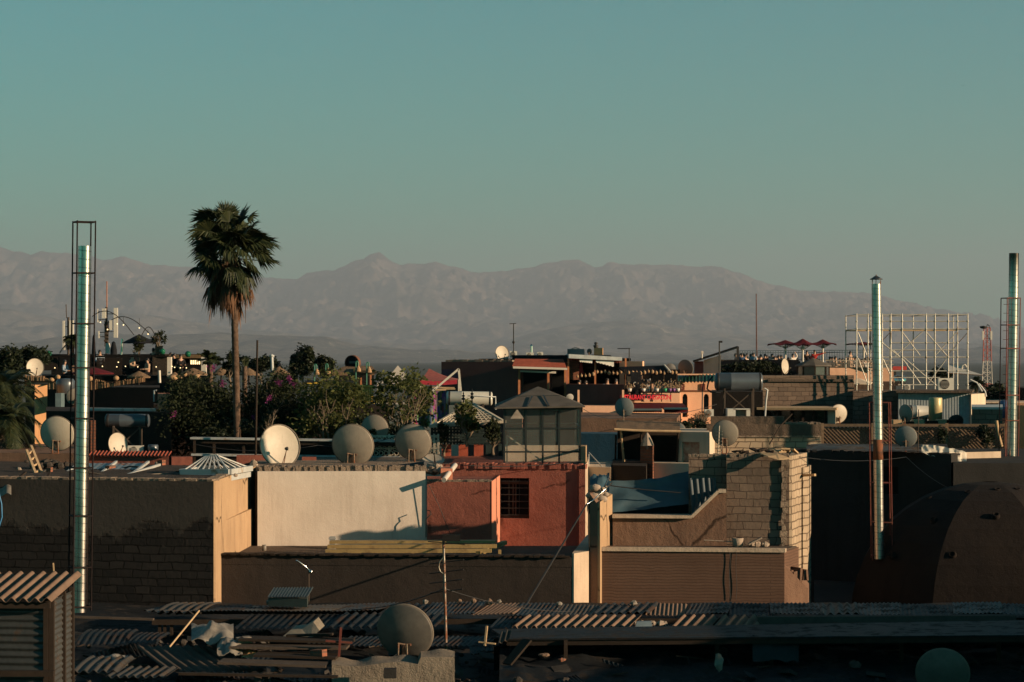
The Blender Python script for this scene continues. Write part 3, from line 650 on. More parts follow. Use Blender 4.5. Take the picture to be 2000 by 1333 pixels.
# ---------------------------------------------------------------- the market roofs in the foreground
def corr(m, o, u, v, pitch=.076, amp=.009, seg=6, t=.003, sag=0.0, bend=None):
    """corrugated sheet: corner o, u across the ridges, v along the ridges"""
    o, u, v = Vector(o), Vector(u), Vector(v); n = u.cross(v).normalized(); w = u.length; k = max(8, int(w/pitch*seg))
    def fn(a, b):
        h = amp*math.sin(2*math.pi*a*w/pitch) - sag*math.sin(math.pi*b) + (bend(a,b) if bend else 0)
        return o + u*a + v*b + n*h
    return m.grid(fn, k, 4 if (sag or bend) else 1, n*-t)
def stone(m, c, r, rd, sq=(1,1,.7)):
    b = len(m.v); m.ball(c, r, 7, 5, sq); c = Vector(c)
    for i in range(b, len(m.v)): m.v[i] = c + (m.v[i]-c)*rd.uniform(.78,1.2)
    for i in range(len(m.sm)): m.sm[i] = False
    return m
M['soot_tin'] = rusty('sooty_tin', (.014,.016,.018), (.014,.010,.008), .35, .65, .4)  # near-black colour, chosen to darken the foreground
M['grey_tin'] = rusty('grey_tin', (.075,.066,.057), (.045,.03,.02), .35, .55, .45)
M['clay_tile'] = plain('dusty_clay', (.17,.112,.08), .9, bump=.4)
M['tin_wall'] = rusty('shed_tin', (.075,.075,.072), (.045,.03,.022), .25, .5, .5)
M['fibre'] = plain('fibre_cement', (.070,.053,.042), .9, bump=.3)
M['plastic_white'] = plain('dirty_white_plastic', (.20,.175,.145), .6, var=.45)
M['stone_dark'] = plain('dark_rubble', (.05,.042,.036), .95, bump=.6)
M['foam'] = plain('foam_block', (.24,.20,.15), .8, bump=.3)
M['brick'] = blocks('rough_brick', (.26,.10,.06), (.20,.08,.05), (.12,.09,.07), .22, .07, .01, .8, 0)
M['rough_white'] = plaster('pebble_render', (.22,.182,.142), (.15,.124,.098), (.08,.067,.055), 1.5, 1.0, .3)

# the hall underneath everything
t = thing('market_hall', 'dark covered market whose patched roofs fill the bottom of the picture', 'market hall', (0,38,0))
m = MB(); m.box((-11,33,0),(11.5,46.6,5.72)); part(m, 'wall', M['dark_wall'], t)
m = MB(); m.grid(lambda u, v: (-11+22.5*u, 32.6+14.1*v, 5.75 + .55*max(0,min(1,(v*14.1-6.5)/5)) + .03*math.sin(u*60)), 120, 14); part(m, 'roof', M['soot_tin'], t)
def deckz(Y): return 5.76 + .55*max(0, min(1, (Y-32.6-6.5)/5)) + .03

# left: tin shed
Ys = 35.0
t = thing('tin_shed', 'corrugated tin shed with a big-wave roof at the lower left corner', 'shed', P(60,1333,Ys))
fl, fr_ = P(-60,1180,Ys+.15), P(92,1180,Ys); bk = P(138,1170,36.5)
m = MB(); z0 = 5.6; z1 = zr(1184,Ys)
a = Vector((*Wp(-60,Ys+.15),z0)); b = Vector((*Wp(90,Ys),z0)); corr(m, a, (0,0,z1-z0), b-a, .105, .014); part(m, 'front_wall', M['tin_wall'], t)
c = Vector((*Wp(101,Ys+.02),z0)); d = Vector((*Wp(140,36.5),z0)); m = MB()
e = c.lerp(d,.52); z2 = zr(1170,Ys)-.02; corr(m, c, (0,0,z2-z0), e-c, .085, .012); e2 = c.lerp(d,.62); corr(m, e2, (0,0,z2-z0), d-e2, .085, .012); part(m, 'side_wall', M['tin_wall'], t, 'sunlit ribbed side wall')
for q in (b, c, c.lerp(d,.57), d):
    m = MB(); m.box((q.x-.035, q.y-.03, z0), (q.x+.035, q.y+.05, z2+.05)); part(m, 'post', M['wood_dark'], t)
m = MB(); o = Vector((*Wp(-75,Ys-.12), zr(1172,Ys-.1))); uu = Vector((*Wp(100,Ys-.22), zr(1172,Ys-.2))) - o; vv = Vector((.20,1.35,.27))
corr(m, o, uu, vv, .172, .034, 10, .006); part(m, 'roof', M['clay_tile'], t)
m = MB(); m.bar(Vector((*Wp(-60,Ys-.05),z1+.02)), Vector((*Wp(98,Ys-.1),z1+.02)), .05, .09); part(m, 'beam', M['wood_dark'], t)
m = MB(); m.bar(P(-50,1316,Ys-.1), P(106,1316,Ys-.15), .10, .08); part(m, 'sill_beam', M['wood_dark'], t)

# one long row of overlapping sheets on a low trestle
rd = random.Random(11)
x = Wp(292,43)[0]; k = 0
mats = ['roof_tin','dirty_tin','roof_tin','grey_tin','roof_tin','dirty_tin']
while x < 9.6:
    w = rd.uniform(.72,1.0); Yf = 42.2 + rd.uniform(-.12,.12); Yb = 43.6 + rd.uniform(-.1,.15)
    zf = 11-(1201 - (7 if x < -2.5 else 0) - 712 + 7)*Yf/F + rd.uniform(-.015,.02); zb_ = zr(1179 if x > -2 else 1182, Yb) + rd.uniform(-.015,.015)
    o = Vector((x, Yf, zf)); u = Vector((w, rd.uniform(-.09,.09), rd.uniform(-.035,.035))); v = Vector((.22+rd.uniform(-.14,.14), Yb-Yf, zb_-zf))
    m = MB(); corr(m, o, u, v, .076 if k % 5 else .15, .011 if k % 5 else .026, 6, .003, .01)
    rustyrow = x > 1.6 and x < 2.6 or -.9 < x < -.1
    one(m, 'corrugated_sheet', M['clay_tile' if rustyrow else mats[k % 6]], 'rust-red corrugated sheet in the long market roof row' if rustyrow else 'weathered grey corrugated sheet in the long market roof row', 'roof sheet', 'sheets of the long market roof row' if not rustyrow else 'rusty sheets in the long market roof row')
    x += w*.93; k += 1
m = MB(); m.bar(Vector((-6.3,42.35,6.42)), Vector((9.7,42.3,6.46)), .10, .09); one(m, 'roof_beam', M['wood_dark'], 'long dark timber beam under the front of the corrugated roof row', 'beam')
m = MB(); m.bar(Vector((-6.0,43.4,6.50)), Vector((9.7,43.4,6.50)), .10, .09); one(m, 'roof_beam', M['wood_dark'], 'rear timber carrying the corrugated roof row, in its shade', 'beam')
for i, px in enumerate((312,322,335,1395,1405,990,1210,1225,1385,1600,1608,1616,1850)):
    Y = 42.4; xx = Wp(px,Y)[0]; m = MB(); m.box((xx-.025,Y-.03,deckz(Y)-.06),(xx+.025,Y+.03,6.40)); one(m, 'roof_post', M['wood_dark'], 'short dark post propping the corrugated roof row', 'post', 'posts under the long market roof row')
# big-wave tiles in front of it, lit on their right flanks
for i, (p0, p1) in enumerate(((1000,1130),(1132,1230),(1310,1390),(1392,1478))):
    o = Vector((*Wp(p0,40.9), zr(1226,40.9))); u = Vector((*Wp(p1,40.9), zr(1226,40.9))) - o; v = Vector((.26,1.0,.085))
    m = MB(); corr(m, o, u, v, .165, .04, 10, .006); one(m, 'wave_tile', M['clay_tile'], ('big-wave roof sheet at the left end of the lit tile row','big-wave roof sheet just left of the rubble gap in the tile row','big-wave roof sheet just right of the rubble gap in the tile row','big-wave roof sheet at the right end of the lit tile row')[i], 'roof tile', 'big-wave sheets below the long market roof row')
m = MB()
rd = random.Random(3)
for i in range(12): stone(m, Vector((*Wp(1236+rd.uniform(0,70),41.3), zr(1215,41.3)-.03)), rd.uniform(.05,.09), rd)
one(m, 'rubble_heap', M['stone_grey'], 'small rubble heap in the gap of the big-wave tile row', 'rubble')
m = MB(); m.slab([P(1240,1228,40.6),P(1275,1228,40.6),P(1272,1214,40.7),P(1244,1215,40.7)], (0,.1,0)); one(m, 'plastic_bag', plain('blue_grey_bag',(.13,.17,.19),.5), 'blue-grey plastic bag below the rubble heap', 'bag')
# long plain shed roof
t = thing('lean_to_roof', 'long flat dark lean-to roof crossing the lower right', 'roof', (*Wp(1500,40), 6))
q = [Vector((*Wp(990,39.0), zr(1248,39))), Vector((*Wp(2100,38.0), zr(1240,38))), Vector((*Wp(2100,40.4), zr(1210,40.4))), Vector((*Wp(960,40.4), zr(1229,40.4)))]
m = MB(); m.slab(q, (0,0,-.03)); part(m, 'sheet', M['soot_tin'], t)
m = MB(); m.bar(q[0]+Vector((0,.05,-.07)), q[1]+Vector((0,.05,-.07)), .04, .09); part(m, 'fascia', M['wood_dark'], t)
m = MB(); m.slab([Vector((*Wp(1480,41.2), zr(1222,41.2))), Vector((*Wp(1985,41.2), zr(1214,41.2))), Vector((*Wp(1985,41.25), zr(1202,41.3))), Vector((*Wp(1480,41.25), zr(1205,41.3)))], (0,.2,0)); part(m, 'back_kerb', M['fibre'], t)
for px in (1105,1400,1490,1505,1760,1950):
    m = MB(); xx = Wp(px,38.9)[0]; m.box((xx-.03,38.85,5.8),(xx+.03,38.92,zr(1250,38.9))); part(m, 'post', M['wood_dark'], t)
m = MB(); m.box((-.3,40.0,5.7),(9.8,40.2,6.4)); part(m, 'back_wall', M['black'], t)  # black backing added for darkness under the roof

# loose sheets on the left half
def sheet(label, p0, p1, rf, rb, Yf, Yb, pitch, amp, mat, skew=.2, sag=.02, grp=None):
    o = Vector((*Wp(p0,Yf), zr(rf,Yf))); u = Vector((*Wp(p1,Yf), zr(rf,Yf))) - o; q = Vector((*Wp(p0,Yb), zr(rb,Yb)))
    v = q - o; v.x += skew; m = MB(); corr(m, o, u, v, pitch, amp, 7, .004, sag); return one(m, 'corrugated_sheet', M[mat], label, 'roof sheet', grp)
sheet('curved corrugated sheet right beside the tin shed', 146, 245, 1259, 1230, 40.2, 41.4, .11, .016, 'dirty_tin', .25, -.06)
sheet('low corrugated sheet between the tin shed and the white debris', 246, 306, 1256, 1236, 40.4, 41.4, .09, .014, 'dirty_tin', .25, -.03)
sheet('brown corrugated sheet lowest by the tin shed', 140, 232, 1312, 1283, 37.3, 38.4, .15, .026, 'grey_tin', .3, -.03)
sheet('narrow brown corrugated sheet hanging off the lowest deck', 206, 322, 1322, 1303, 37.0, 37.8, .13, .024, 'grey_tin', .25, 0)
sheet('broad fibre sheet below the leaning stick', 332, 520, 1312, 1262, 37.6, 39.4, .16, .016, 'fibre', -.55, .02)
sheet('rusty sheet sloping left of the green crate', 300, 392, 1199, 1178, 42.3, 43.4, .15, .022, 'grey_tin', .4, -.05)
sheet('dark sheet in the shade behind the pale foam block', 455, 640, 1228, 1200, 41.2, 42.3, .12, .014, 'soot_tin', .3, 0)
sheet('dark sheet in the shade right of the pale foam block', 640, 850, 1226, 1198, 41.2, 42.2, .16, .03, 'dirty_tin', .3, 0)
sheet('bluish sheet behind the foreground dish', 655, 985, 1262, 1243, 39.6, 40.5, .085, .012, 'dirty_tin', .25, 0)
sheet('bluish sheet behind the leaning plank', 955, 1020, 1226, 1203, 41.4, 42.2, .085, .012, 'dirty_tin', .2, 0)
# planks and boards of the low deck
rd = random.Random(23)
for i, (p0, r0, p1, r1, Y) in enumerate(((470,1247,690,1252,38.8),(452,1262,680,1264,38.5),(500,1278,660,1283,38.1),(430,1292,640,1299,37.6),(350,1316,660,1322,36.9),(140,1205,300,1210,42.0),(560,1242,650,1239,39.0))):
    m = MB(); m.bar(P(p0,r0,Y), P(p1,r1,Y-.1), .5 if i < 4 else .12, .035); one(m, 'plank', M['fibre' if i % 2 else 'wood_dark'], ('wide board behind the brick fragments','wide board running under the pale foam block','wide board left of the red brick','lowest wide board before the white slab','long thin plank along the bottom edge','plank between the tin shed and the roof row','short plank beside the pale foam block')[i], 'plank', 'boards of the low deck')
m = MB(); m.tube([P(331,1264,38.0), P(389,1193,38.6)], .016, 6); one(m, 'stick', M['wood_pale'], 'sunlit wooden stick leaning up from the lower left deck', 'stick')
m = MB(); m.bar(P(107,1140,36.4), P(104,1100,36.4), .018); one(m, 'stick', M['wood_pale'], 'short upright stick behind the big-wave shed roof', 'stick')
m = MB(); m.bar(P(947,1262,38.6), P(951,1223,38.7), .03); m.bar(P(935,1254,38.65), P(968,1258,38.6), .05,.02); one(m, 'timber_cross', M['wood_pale'], 'two sunlit offcuts nailed crosswise right of the aerial pole', 'timber')
m = MB(); corr(m, P(972,1258,38.7), P(996,1250,38.7)-P(972,1258,38.7), P(978,1236,38.9)-P(972,1258,38.7), .09, .02); one(m, 'bent_sheet', M['grey_tin'], 'small bent scrap of corrugated tin beside the crossed offcuts', 'scrap')
m = MB(); m.bar(P(662,1283,38.0), P(666,1226,38.0), .035); m.bar(P(636,1252,38.02), P(688,1256,38.02), .03); one(m, 'timber_cross', M['red_pipe'], 'rust-brown upright post with a crossbar left of the foreground dish', 'post')
# white slab under the big dish
m = MB(); f = [(*Wp(650,37.4),),(*Wp(888,37.2),),(*Wp(892,38.6),),(*Wp(655,38.6),)]
m.grid(lambda u, v: P(648+240*u, 0, 37.3+1.2*v)*0 + Vector((Wp(648+240*u,37.3+.9*v)[0], 37.3+.9*v, zr(1290+ (-14 if u>.72 else 4*math.sin(u*9)), 37.8) + .02*math.sin(u*23)*v)), 40, 8, (0,0,-.42), False); one(m, 'rough_slab', M['rough_white'], 'rough white rendered slab under the large foreground dish', 'slab')
m = MB(); m.obox(P(762,1315,36.9), (.19,0,0), (0,.2,0), (0,0,.14)); one(m, 'concrete_block', M['dark_wall'], 'hollow dark concrete block below the foreground dish', 'block')
# bricks, bags, foam
def lump(name, label, cat, mat, px, py, Y, rx, rz, sd, ry=None, rot=0):
    rd = random.Random(sd); m = MB(); stone(m, P(px,py,Y), 1.0, rd, (L(rx,Y), ry or L(rx,Y)*.8, L(rz,Y))); return one(m, name, mat, label, cat)
def brick(label, px, py, Y, w, h, d, rot, mat='brick', name='brick'):
    m = MB(); c = P(px,py,Y); u = Vector((math.cos(rot),math.sin(rot),.08)); v = Vector((-math.sin(rot),math.cos(rot),0)); m.obox(c, u*w, v*d, Vector((-.05*h,0,h))); return one(m, name, M[mat], label, 'brick')
brick('red brick standing on the wide boards', 622, 1278, 37.9, .23, .14, .14, -.5)
brick('pale broken brick by the torn bag', 476, 1254, 38.8, .22, .15, .2, .3, 'stone_grey')
def drape(name, label, cat, mat, pts_fn, nu=14, nv=8, t=(0,0,-.012)):
    m = MB(); m.grid(pts_fn, nu, nv, t); return one(m, name, mat, label, cat)
def wrap(px0, px1, r0, r1, Y0, Y1, amp, sd):
    def fn(u, v):
        Y = Y0+(Y1-Y0)*v; p = Vector((*Wp(px0+(px1-px0)*u, Y), zr(r0+(r1-r0)*v, Y)))
        return p + Vector((0,0,amp*(noise.noise(Vector((u*3.2+sd,v*2.4,sd)))+.4*noise.noise(Vector((u*9+sd,v*7,sd+5)))) + amp*.9*math.sin(math.pi*u)*math.sin(math.pi*v)))
    return fn
drape('plastic_sheet', 'crumpled dirty white plastic nearest the leaning stick', 'plastic sheet', M['plastic_white'], wrap(374,456,1252,1222,38.8,40,.14,3))
drape('plastic_sheet', 'crumpled dirty white plastic sagging below the other', 'plastic sheet', M['plastic_white'], wrap(424,474,1277,1250,38.2,39,.11,8))
drape('plastic_sheet', 'torn clear plastic lying by the lowest brown sheet', 'plastic sheet', M['plastic_white'], wrap(198,250,1300,1282,37.9,38.7,.07,13))
m = MB(); q = [P(546,1249,39.2),P(606,1249,39.0),P(624,1232,39.2),P(612,1215,39.5),P(590,1229,39.4),P(566,1232,39.4)]; m.slab(q, (.05,.45,.03)); one(m, 'foam_block', M['foam'], 'pale foam packaging block on the wide boards', 'foam')
drape('torn_bag', 'torn red and yellow bag scrap beside the pale brick', 'bag', plain('red_yellow_bag',(.34,.11,.06),.6,c2=(.40,.28,.10),scale=16), wrap(472,506,1283,1270,38.2,38.6,.05,21))
# small things on the ridge of the roof row
for i, (px, py, r, lab) in enumerate(((527,1176,8,'pale crumpled rag at the left of the roof row'),(831,1176,6,'white scrap on the roof row left of the aerial pole'),(897,1174,5,'pinkish stone on the roof row, first right of the aerial pole'),(925,1174,6,'stone on the roof row between pink stone and clay pot'),(975,1175,5,'small white jar-like stone right of the clay pot'),(1092,1180,6,'white pebble-like scrap on the roof row, mid right'),(1238,1178,7,'white lump on the rusty part of the roof row'))):
    lump('stone', lab, 'stone', M['plastic_white' if i in (0,1,4,5,6) else 'clay_tile'], px, py, 43.2, r, r*.75, 40+i)
m = MB(); m.lathe([(.001,0),(.055,0),(.065,.04),(.04,.09),(.012,.115),(.001,.12)], P(956,1182,43.3), n=14); one(m, 'clay_pot', M['clay_tile'], 'upturned terracotta pot on the roof row below the red house', 'pot')
lump('broken_dish_scrap', 'upright white broken scrap among dark debris, lower right', 'scrap', M['plastic_white'], 1404, 1294, 37.6, 10, 17, 60, .04)
m = MB(); q = [P(1395,1320,37.6),P(1398,1279,37.6),P(1404,1279,37.6),P(1409,1296,37.6),P(1417,1306,37.6),P(1412,1318,37.6)]
lump('pale_scrap', 'pale scrap under the lean-to left of the hanging cloth', 'scrap', M['brick'], 1097, 1289, 38.2, 8, 4, 61)
lump('pale_scrap', 'orange scrap under the lean-to, highest of two', 'scrap', M['clay_tile'], 1062, 1280, 38.4, 12, 4, 62)
def bedz(x, Y): return 5.93 + .135*(Y-37.2) + .10*noise.noise(Vector((x*1.1,Y*1.5,3))) + .05*noise.noise(Vector((x*4,Y*4,8)))
m = MB(); m.grid(lambda u, v: Vector((-.2+10.4*u, 36.6+3.5*v, bedz(-.2+10.4*u, 36.6+3.5*v))), 150, 30); one(m, 'rubble_bed', M['soot_tin'], 'bed of dark rubble under the lean-to roof', 'rubble')
rd = random.Random(77)
for i in range(64):
    Y = rd.uniform(36.9,39.6); x = rd.uniform(.0,8.9); z = bedz(x,Y)
    m = MB(); a = rd.uniform(0,3); l = rd.uniform(.1,.42); c = Vector((x,Y,z+.03)); e = Vector((math.cos(a)*l,math.sin(a)*l*.6,rd.uniform(-.06,.06)))
    k = i % 4
    if k == 0: m.bar(c-e, c+e, rd.uniform(.03,.07), .02)
    elif k == 1: stone(m, c, rd.uniform(.05,.12), rd)
    elif k == 2: corr(m, c-e, e*2, Vector((-e.y*.9+.05,e.x*.9+.2,.06)), .08, .012)
    else: m.obox(c, e, Vector((-e.y,e.x,.1)).normalized()*rd.uniform(.1,.25), Vector((0,.04,rd.uniform(.02,.10))))
    one(m, 'debris', M[('wood_dark','stone_dark','dirty_tin','dark_wall')[k]], 'dark scrap lying in the shade under the lean-to roof', 'scrap', 'scraps in the shade of the lean-to')
m = MB(); m.grid(wrap(1470,1560,1292,1246,38.5,38.7,.08,31), 14, 8, (0,.03,0)); one(m, 'hanging_cloth', plain('blue_grey_cloth',(.02,.026,.03),.9), 'blue-grey cloth hanging under the lean-to roof', 'cloth')
m = MB(); m.bar(P(990,1298,38.0), P(1030,1250,38.2), .25, .03); one(m, 'leaning_board', M['wood_dark'], 'dark board leaning against the lean-to by the aerial pole', 'board')
rd = random.Random(99)
for i in range(190):
    px = rd.uniform(150,985); Y = rd.uniform(37.4,42.0); x = Wp(px,Y)[0]; z = deckz(Y)+.02
    m = MB(); a = rd.uniform(0,3.1); l = rd.uniform(.08,.38); c = Vector((x,Y,z+rd.uniform(.02,.16))); e = Vector((math.cos(a)*l,math.sin(a)*l*.7,rd.uniform(-.05,.05))); k = i % 5
    if k == 0: m.bar(c-e, c+e, rd.uniform(.025,.06), .02)
    elif k == 1: stone(m, c, rd.uniform(.035,.08), rd)
    elif k == 2: corr(m, c-e*1.4, e*2.8, Vector((-e.y*1.2+.05,e.x*1.2+.3,.07)), .08, .012)
    elif k == 3: m.obox(c, e, Vector((-e.y,e.x,.1)).normalized()*rd.uniform(.1,.3), Vector((0,.05,rd.uniform(.02,.12))))
    else: m.tube([c-e*1.3, c+Vector((0,0,.05)), c+e*1.3], .012, 5)
    one(m, 'debris', M[('wood_dark','stone_dark','dirty_tin','grey_tin','fibre')[k]], 'weathered scrap littering the left market roofs', 'scrap', 'scraps on the left market roofs')
# aerial on its pole, leaning pole, lamp-like pipe, crate
t = thing('tv_aerial', 'tall thin aerial pole with drooping cross rods and a curved loop, in the foreground', 'aerial', P(872,1333,40))
m = MB(); m.tube([P(873,1345,39.8), P(870,1200,40), P(866,1052,40)], .026, 8, .022); part(m, 'pole', rusty('pole_steel', (.22,.20,.17), amt=.5), t)
for i, (r, a, b) in enumerate(((1054,836,908),(1098,838,906),(1117,838,905),(1136,839,904),(1155,840,904))):
    m = MB(); m.tube([P(a,r+4,40.3), P(b,r-4 if i else r+10,39.8)], .008, 5); part(m, 'cross_rod', M['black_steel'], t)
m = MB(); m.tube([P(865,1090,39.95),P(859,1097,39.95),P(857,1108,39.95),P(860,1117,39.95),P(866,1121,39.95)], .010, 6); part(m, 'loop', rusty('loop_steel', (.3,.27,.22), amt=.3), t)
m = MB(); m.obox(P(882,1051,39.9), (.29,0,0), (0,.05,0), (0,0,.11)); part(m, 'signal_box', M['black'], t)
t = thing('leaning_pole', 'long dark pole slanting up to the red house corner, with a bent steel hook', 'pole', P(1016,1205,43))
m = MB(); m.tube([P(1012,1208,43), P(1146,985,47.3)], .021, 8, .016); part(m, 'pole', M['black_steel'], t)
m = MB(); m.tube([P(1146,985,47.3),P(1158,978,47.4),P(1196,943,47.4),P(1189,932,47.5),P(1180,950,47.6)], .011, 6); part(m, 'hook', M['steel'], t)
t = thing('bent_pipe', 'thin upright pipe with a bright lamp-like bent arm by the low house', 'pipe', P(603,1172,44))
m = MB(); m.tube([P(603,1175,44), P(603,1116,44)], .012, 6); part(m, 'post', M['fibre'], t)
m = MB(); m.tube([P(608,1119,44), P(596,1106,44), P(579,1095,43.8)], .014, 6); m.ball(P(607,1117,44), .035, 8, 6); part(m, 'arm', M['steel'], t)
t = thing('plastic_crate', 'dark green ribbed crate upside down on the roofs below the low house', 'crate', P(562,1184,43))
m = MB(); m.prism(ft((524,42.8),(600,42.6),(602,43.4),(526,43.6)), zr(1182,43), zr(1166,43)); part(m, 'body', plain('green_black_plastic',(.03,.04,.035),.6), t)
m = MB(); corr(m, Vector((*Wp(522,42.75),zr(1164,43))), Vector((*Wp(601,42.6),zr(1162,43)))-Vector((*Wp(522,42.75),zr(1164,43))), (.03,.85,.09), .055, .012); part(m, 'lid', plain('green_grey_plastic',(.035,.045,.042),.5), t)
# things on the near house roofs
for i, (r0, p0, p1, Y, lab) in enumerate(((1059,645,968,49.2,'topmost yellow painted steel beam of the stack'),(1068,640,970,48.6,'middle yellow painted steel beam of the stack'),(1077,636,960,48.1,'lowest yellow painted steel beam of the stack'))):
    yel = M.setdefault('yellow_paint', rusty('yellow_paint', (.30,.205,.085), (.17,.11,.05), .25, .6, .0))
    m = MB(); a = P(p0,r0,Y); b = P(p1,r0-1,Y-.15)
    m.bar(a, b, .34 if i == 0 else .10, .05 if i == 0 else .075); one(m, 'steel_beam', yel, lab + ' on the low house', 'beam', 'yellow beams stacked on the low house')
m = MB(); m.bar(P(934,1081,47.9), P(986,1060,49.6), .10, .08); one(m, 'steel_beam', yel, 'short yellow beam lying slantwise at the right end of the stack', 'beam')
for i, px in enumerate((640,706,805,946,976)):
    m = MB(); x, y = Wp(px,48.3); m.box((x-.03,y,LZ+.02),(x+.03,y+.25,zr(1075,48.3))); one(m, 'wood_block', yel, 'small block propping the yellow beams', 'block', 'blocks under the yellow beams')
m = MB(); x, y = Wp(649,49.8); m.box((x-.06,y,LZ),(x+.06,y+.16,zr(1049,49.8))); m.box((x-.075,y-.01,zr(1054,49.8)),(x+.075,y+.17,zr(1051,49.8))); one(m, 'vent_box', plain('grey_vent',(.26,.26,.25),.6), 'small grey metal vent box behind the left end of the yellow beams', 'vent')
m = MB(); m.lathe([(.001,0),(.045,0),(.045,.12),(.04,.12)], P(516,1076,49.5), n=12); one(m, 'bucket', M['plastic_white'], 'small white bucket at the foot of the ochre wall', 'bucket')
m = MB(); m.lathe([(.001,0),(.10,0),(.115,.17),(.10,.175)], Vector((*Wp(1441,48.2),SZ)), n=14); m.tube([Vector((*Wp(1375,48.2),SZ+.13)), Vector((*Wp(1432,48.2),SZ+.1))], .01, 5); one(m, 'clay_bucket', M['stone_grey'], 'brown bucket with a rod beside it on the striped house roof', 'bucket')
m = MB(); rd = random.Random(4)
for i in range(9): stone(m, Vector((*Wp(1462+rd.uniform(0,36),48.2), SZ+.04)), rd.uniform(.04,.10), rd)
m.bar(Vector((*Wp(1462,48.1),SZ+.05)), Vector((*Wp(1488,48.1),SZ+.19)), .16, .03); one(m, 'rubble_heap', M['stone_grey'], 'rubble and a tilted board on the right of the striped house roof', 'rubble')
for i, (p0, p1) in enumerate(((1425,1424),(1438,1436))):
    pts = [Vector((Wp(p0+3*math.sin(k*1.7+i),47.9)[0], 47.62+.25*(1435-p0)/200+.0, zr(1080+k*11,47.8))) for k in range(10)]
    Yw = lambda px: 47.88-.4*(px-1160)/372
    pts = [Vector((Wp(p0+1.0*math.sin(k*.9+i*2),Yw(p0))[0], Yw(p0)-.012, zr(1080+k*11,46.8))) for k in range(10)]
    m = MB(); m.tube(pts, .0055, 5); one(m, 'hanging_cable', M['cable'], ('left of two black cables hanging down the striped wall','right of two black cables hanging down the striped wall')[i], 'cable')
m = MB(); m.tube([P(838,948,51.95),P(856,985,51.90),P(876,1035,51.85),P(886,1056,51.80)], .008, 5); one(m, 'hanging_cable', M['cable'], 'black cable slanting down the red front wall to the aerial', 'cable')
m = MB(); m.tube([P(832,1050,51.80),P(832,1015,51.80),P(836,1010,51.80),P(842,1005,51.80),P(840,998,51.80),P(834,997,51.90)], .011, 6); one(m, 'bent_pipe', M['black_steel'], 'thin dark swan-neck pipe at the seam of white and red walls', 'pipe')
t = thing('down_pipe', 'short pale drain elbow on the red house roof edge by the white wall', 'pipe', P(872,940,51.80))
m = MB(); m.tube([P(867,938,51.7),P(889,909,52.8)], .055, 10); part(m, 'pipe', plain('pale_pipe',(.50,.44,.38),.5), t)
m = MB(); m.prism(ft((861,52.2),(884,52.2),(880,53.2),(864,53.2)), zr(940,52.2), zr(915,52.4)); part(m, 'base', M['red_lit'], t)
m = MB(); m.tube([P(775,914,53.2), P(831,906,52.8)], .055, 10, .06); one(m, 'dark_pipe', M['cable'], 'dark pipe lying along the white house roof near its right end', 'pipe')
# blue tarpaulin, blue corrugated panel
M['tarp'] = plain('blue_tarpaulin', (.034,.072,.094), .55, var=.35, scale=3)
def tarp(u, v):
    px = 1188 + 172*u; top = 940 - 24*u + 7*math.sin(math.pi*u); bot = 1003 - 20*u
    Y = 49.1 + .4*v + .08*noise.noise(Vector((u*4,v*3,2)))
    return P(px, bot + (top-bot)*v + 2*noise.noise(Vector((u*6,v*5,7))), Y + .06*math.sin(v*3.1))
m = MB(); m.grid(tarp, 30, 14, (0,.012,0)); one(m, 'tarpaulin', M['tarp'], 'blue tarpaulin strung between the ruined stub and the blockwork', 'tarpaulin')
m = MB(); m.tube([P(1160,942,49),P(1200,950,49),P(1260,957,48.98),P(1330,963,49)], .012, 5); one(m, 'rope', M['cable'], 'black rope sagging across the blue tarpaulin', 'rope')
m = MB(); corr(m, P(1352,1006,48.99), P(1405,1006,48.96)-P(1352,1006,48.99), P(1345,934,49.0)-P(1352,1006,48.99), .12, .016); one(m, 'blue_panel', plain('blue_grey_tin',(.035,.052,.064),.6,.2), 'upright blue-grey corrugated panel behind the sloping parapet', 'panel')
m = MB(); m.slab([P(1150,1004,49.7),P(1350,1004,49.7),P(1350,985,49.7),P(1150,985,49.7)], (0,.05,0)); m.slab([P(1150,985,49.7),P(1350,985,49.7),P(1350,960,49.8),P(1150,960,49.8)], (0,.05,0)); one(m, 'dark_cloth', plain('navy_cloth',(.012,.03,.045),.9), 'dark navy cloth hanging under the blue tarpaulin', 'cloth')
m = MB(); m.grid(wrap(1152,1190,962,928,48.6,49.3,.12,44), 12, 8); one(m, 'tarpaulin', M['tarp'], 'blue tarpaulin bundled beside the red house corner', 'tarpaulin')
# rubbish on the edge of the block house and dark house
rd = random.Random(9)
for i, (p0, p1, r, Y) in enumerate(((1440,1478,884,48.9),(1478,1512,882,49.0),(1505,1548,882,49.0),(1555,1600,884,50.8))):
    m = MB(); 
    for k in range(6): a = rd.uniform(p0,p1); m.bar(P(a,r+rd.uniform(-6,6),Y), P(a+rd.uniform(-14,18),r+rd.uniform(-7,4),Y+.25), rd.uniform(.04,.16), .03)
    one(m, 'scrap_pile', M[('wood_dark','wood_dark','wood_pale','dark_wall')[i]], ('scrap timber pile at the left of the blockwork top','scrap timber pile at the middle of the blockwork top','pale crate slats at the right of the blockwork top','dark scraps at the corner of the dark house roof')[i], 'scrap')
m = MB(); m.slab([P(1482,886,48.8),P(1518,888,48.6),P(1545,897,48.4),P(1522,899,48.3),P(1500,893,48.4)], (0,.03,.02)); one(m, 'loose_sheet', M['wood_pale'], 'loose pale board tipping over the blockwork edge', 'board')
M['clear_plastic'] = glassm('clear_plastic', (.75,.68,.55), .55, .25)
m = MB(); m.grid(wrap(1575,1700,879,869,53.2,54.4,.045,51), 22, 6); one(m, 'tin_sheet', M['grey_tin'], 'curling pale tin sheet along the dark house roof left of the flue', 'roof sheet')
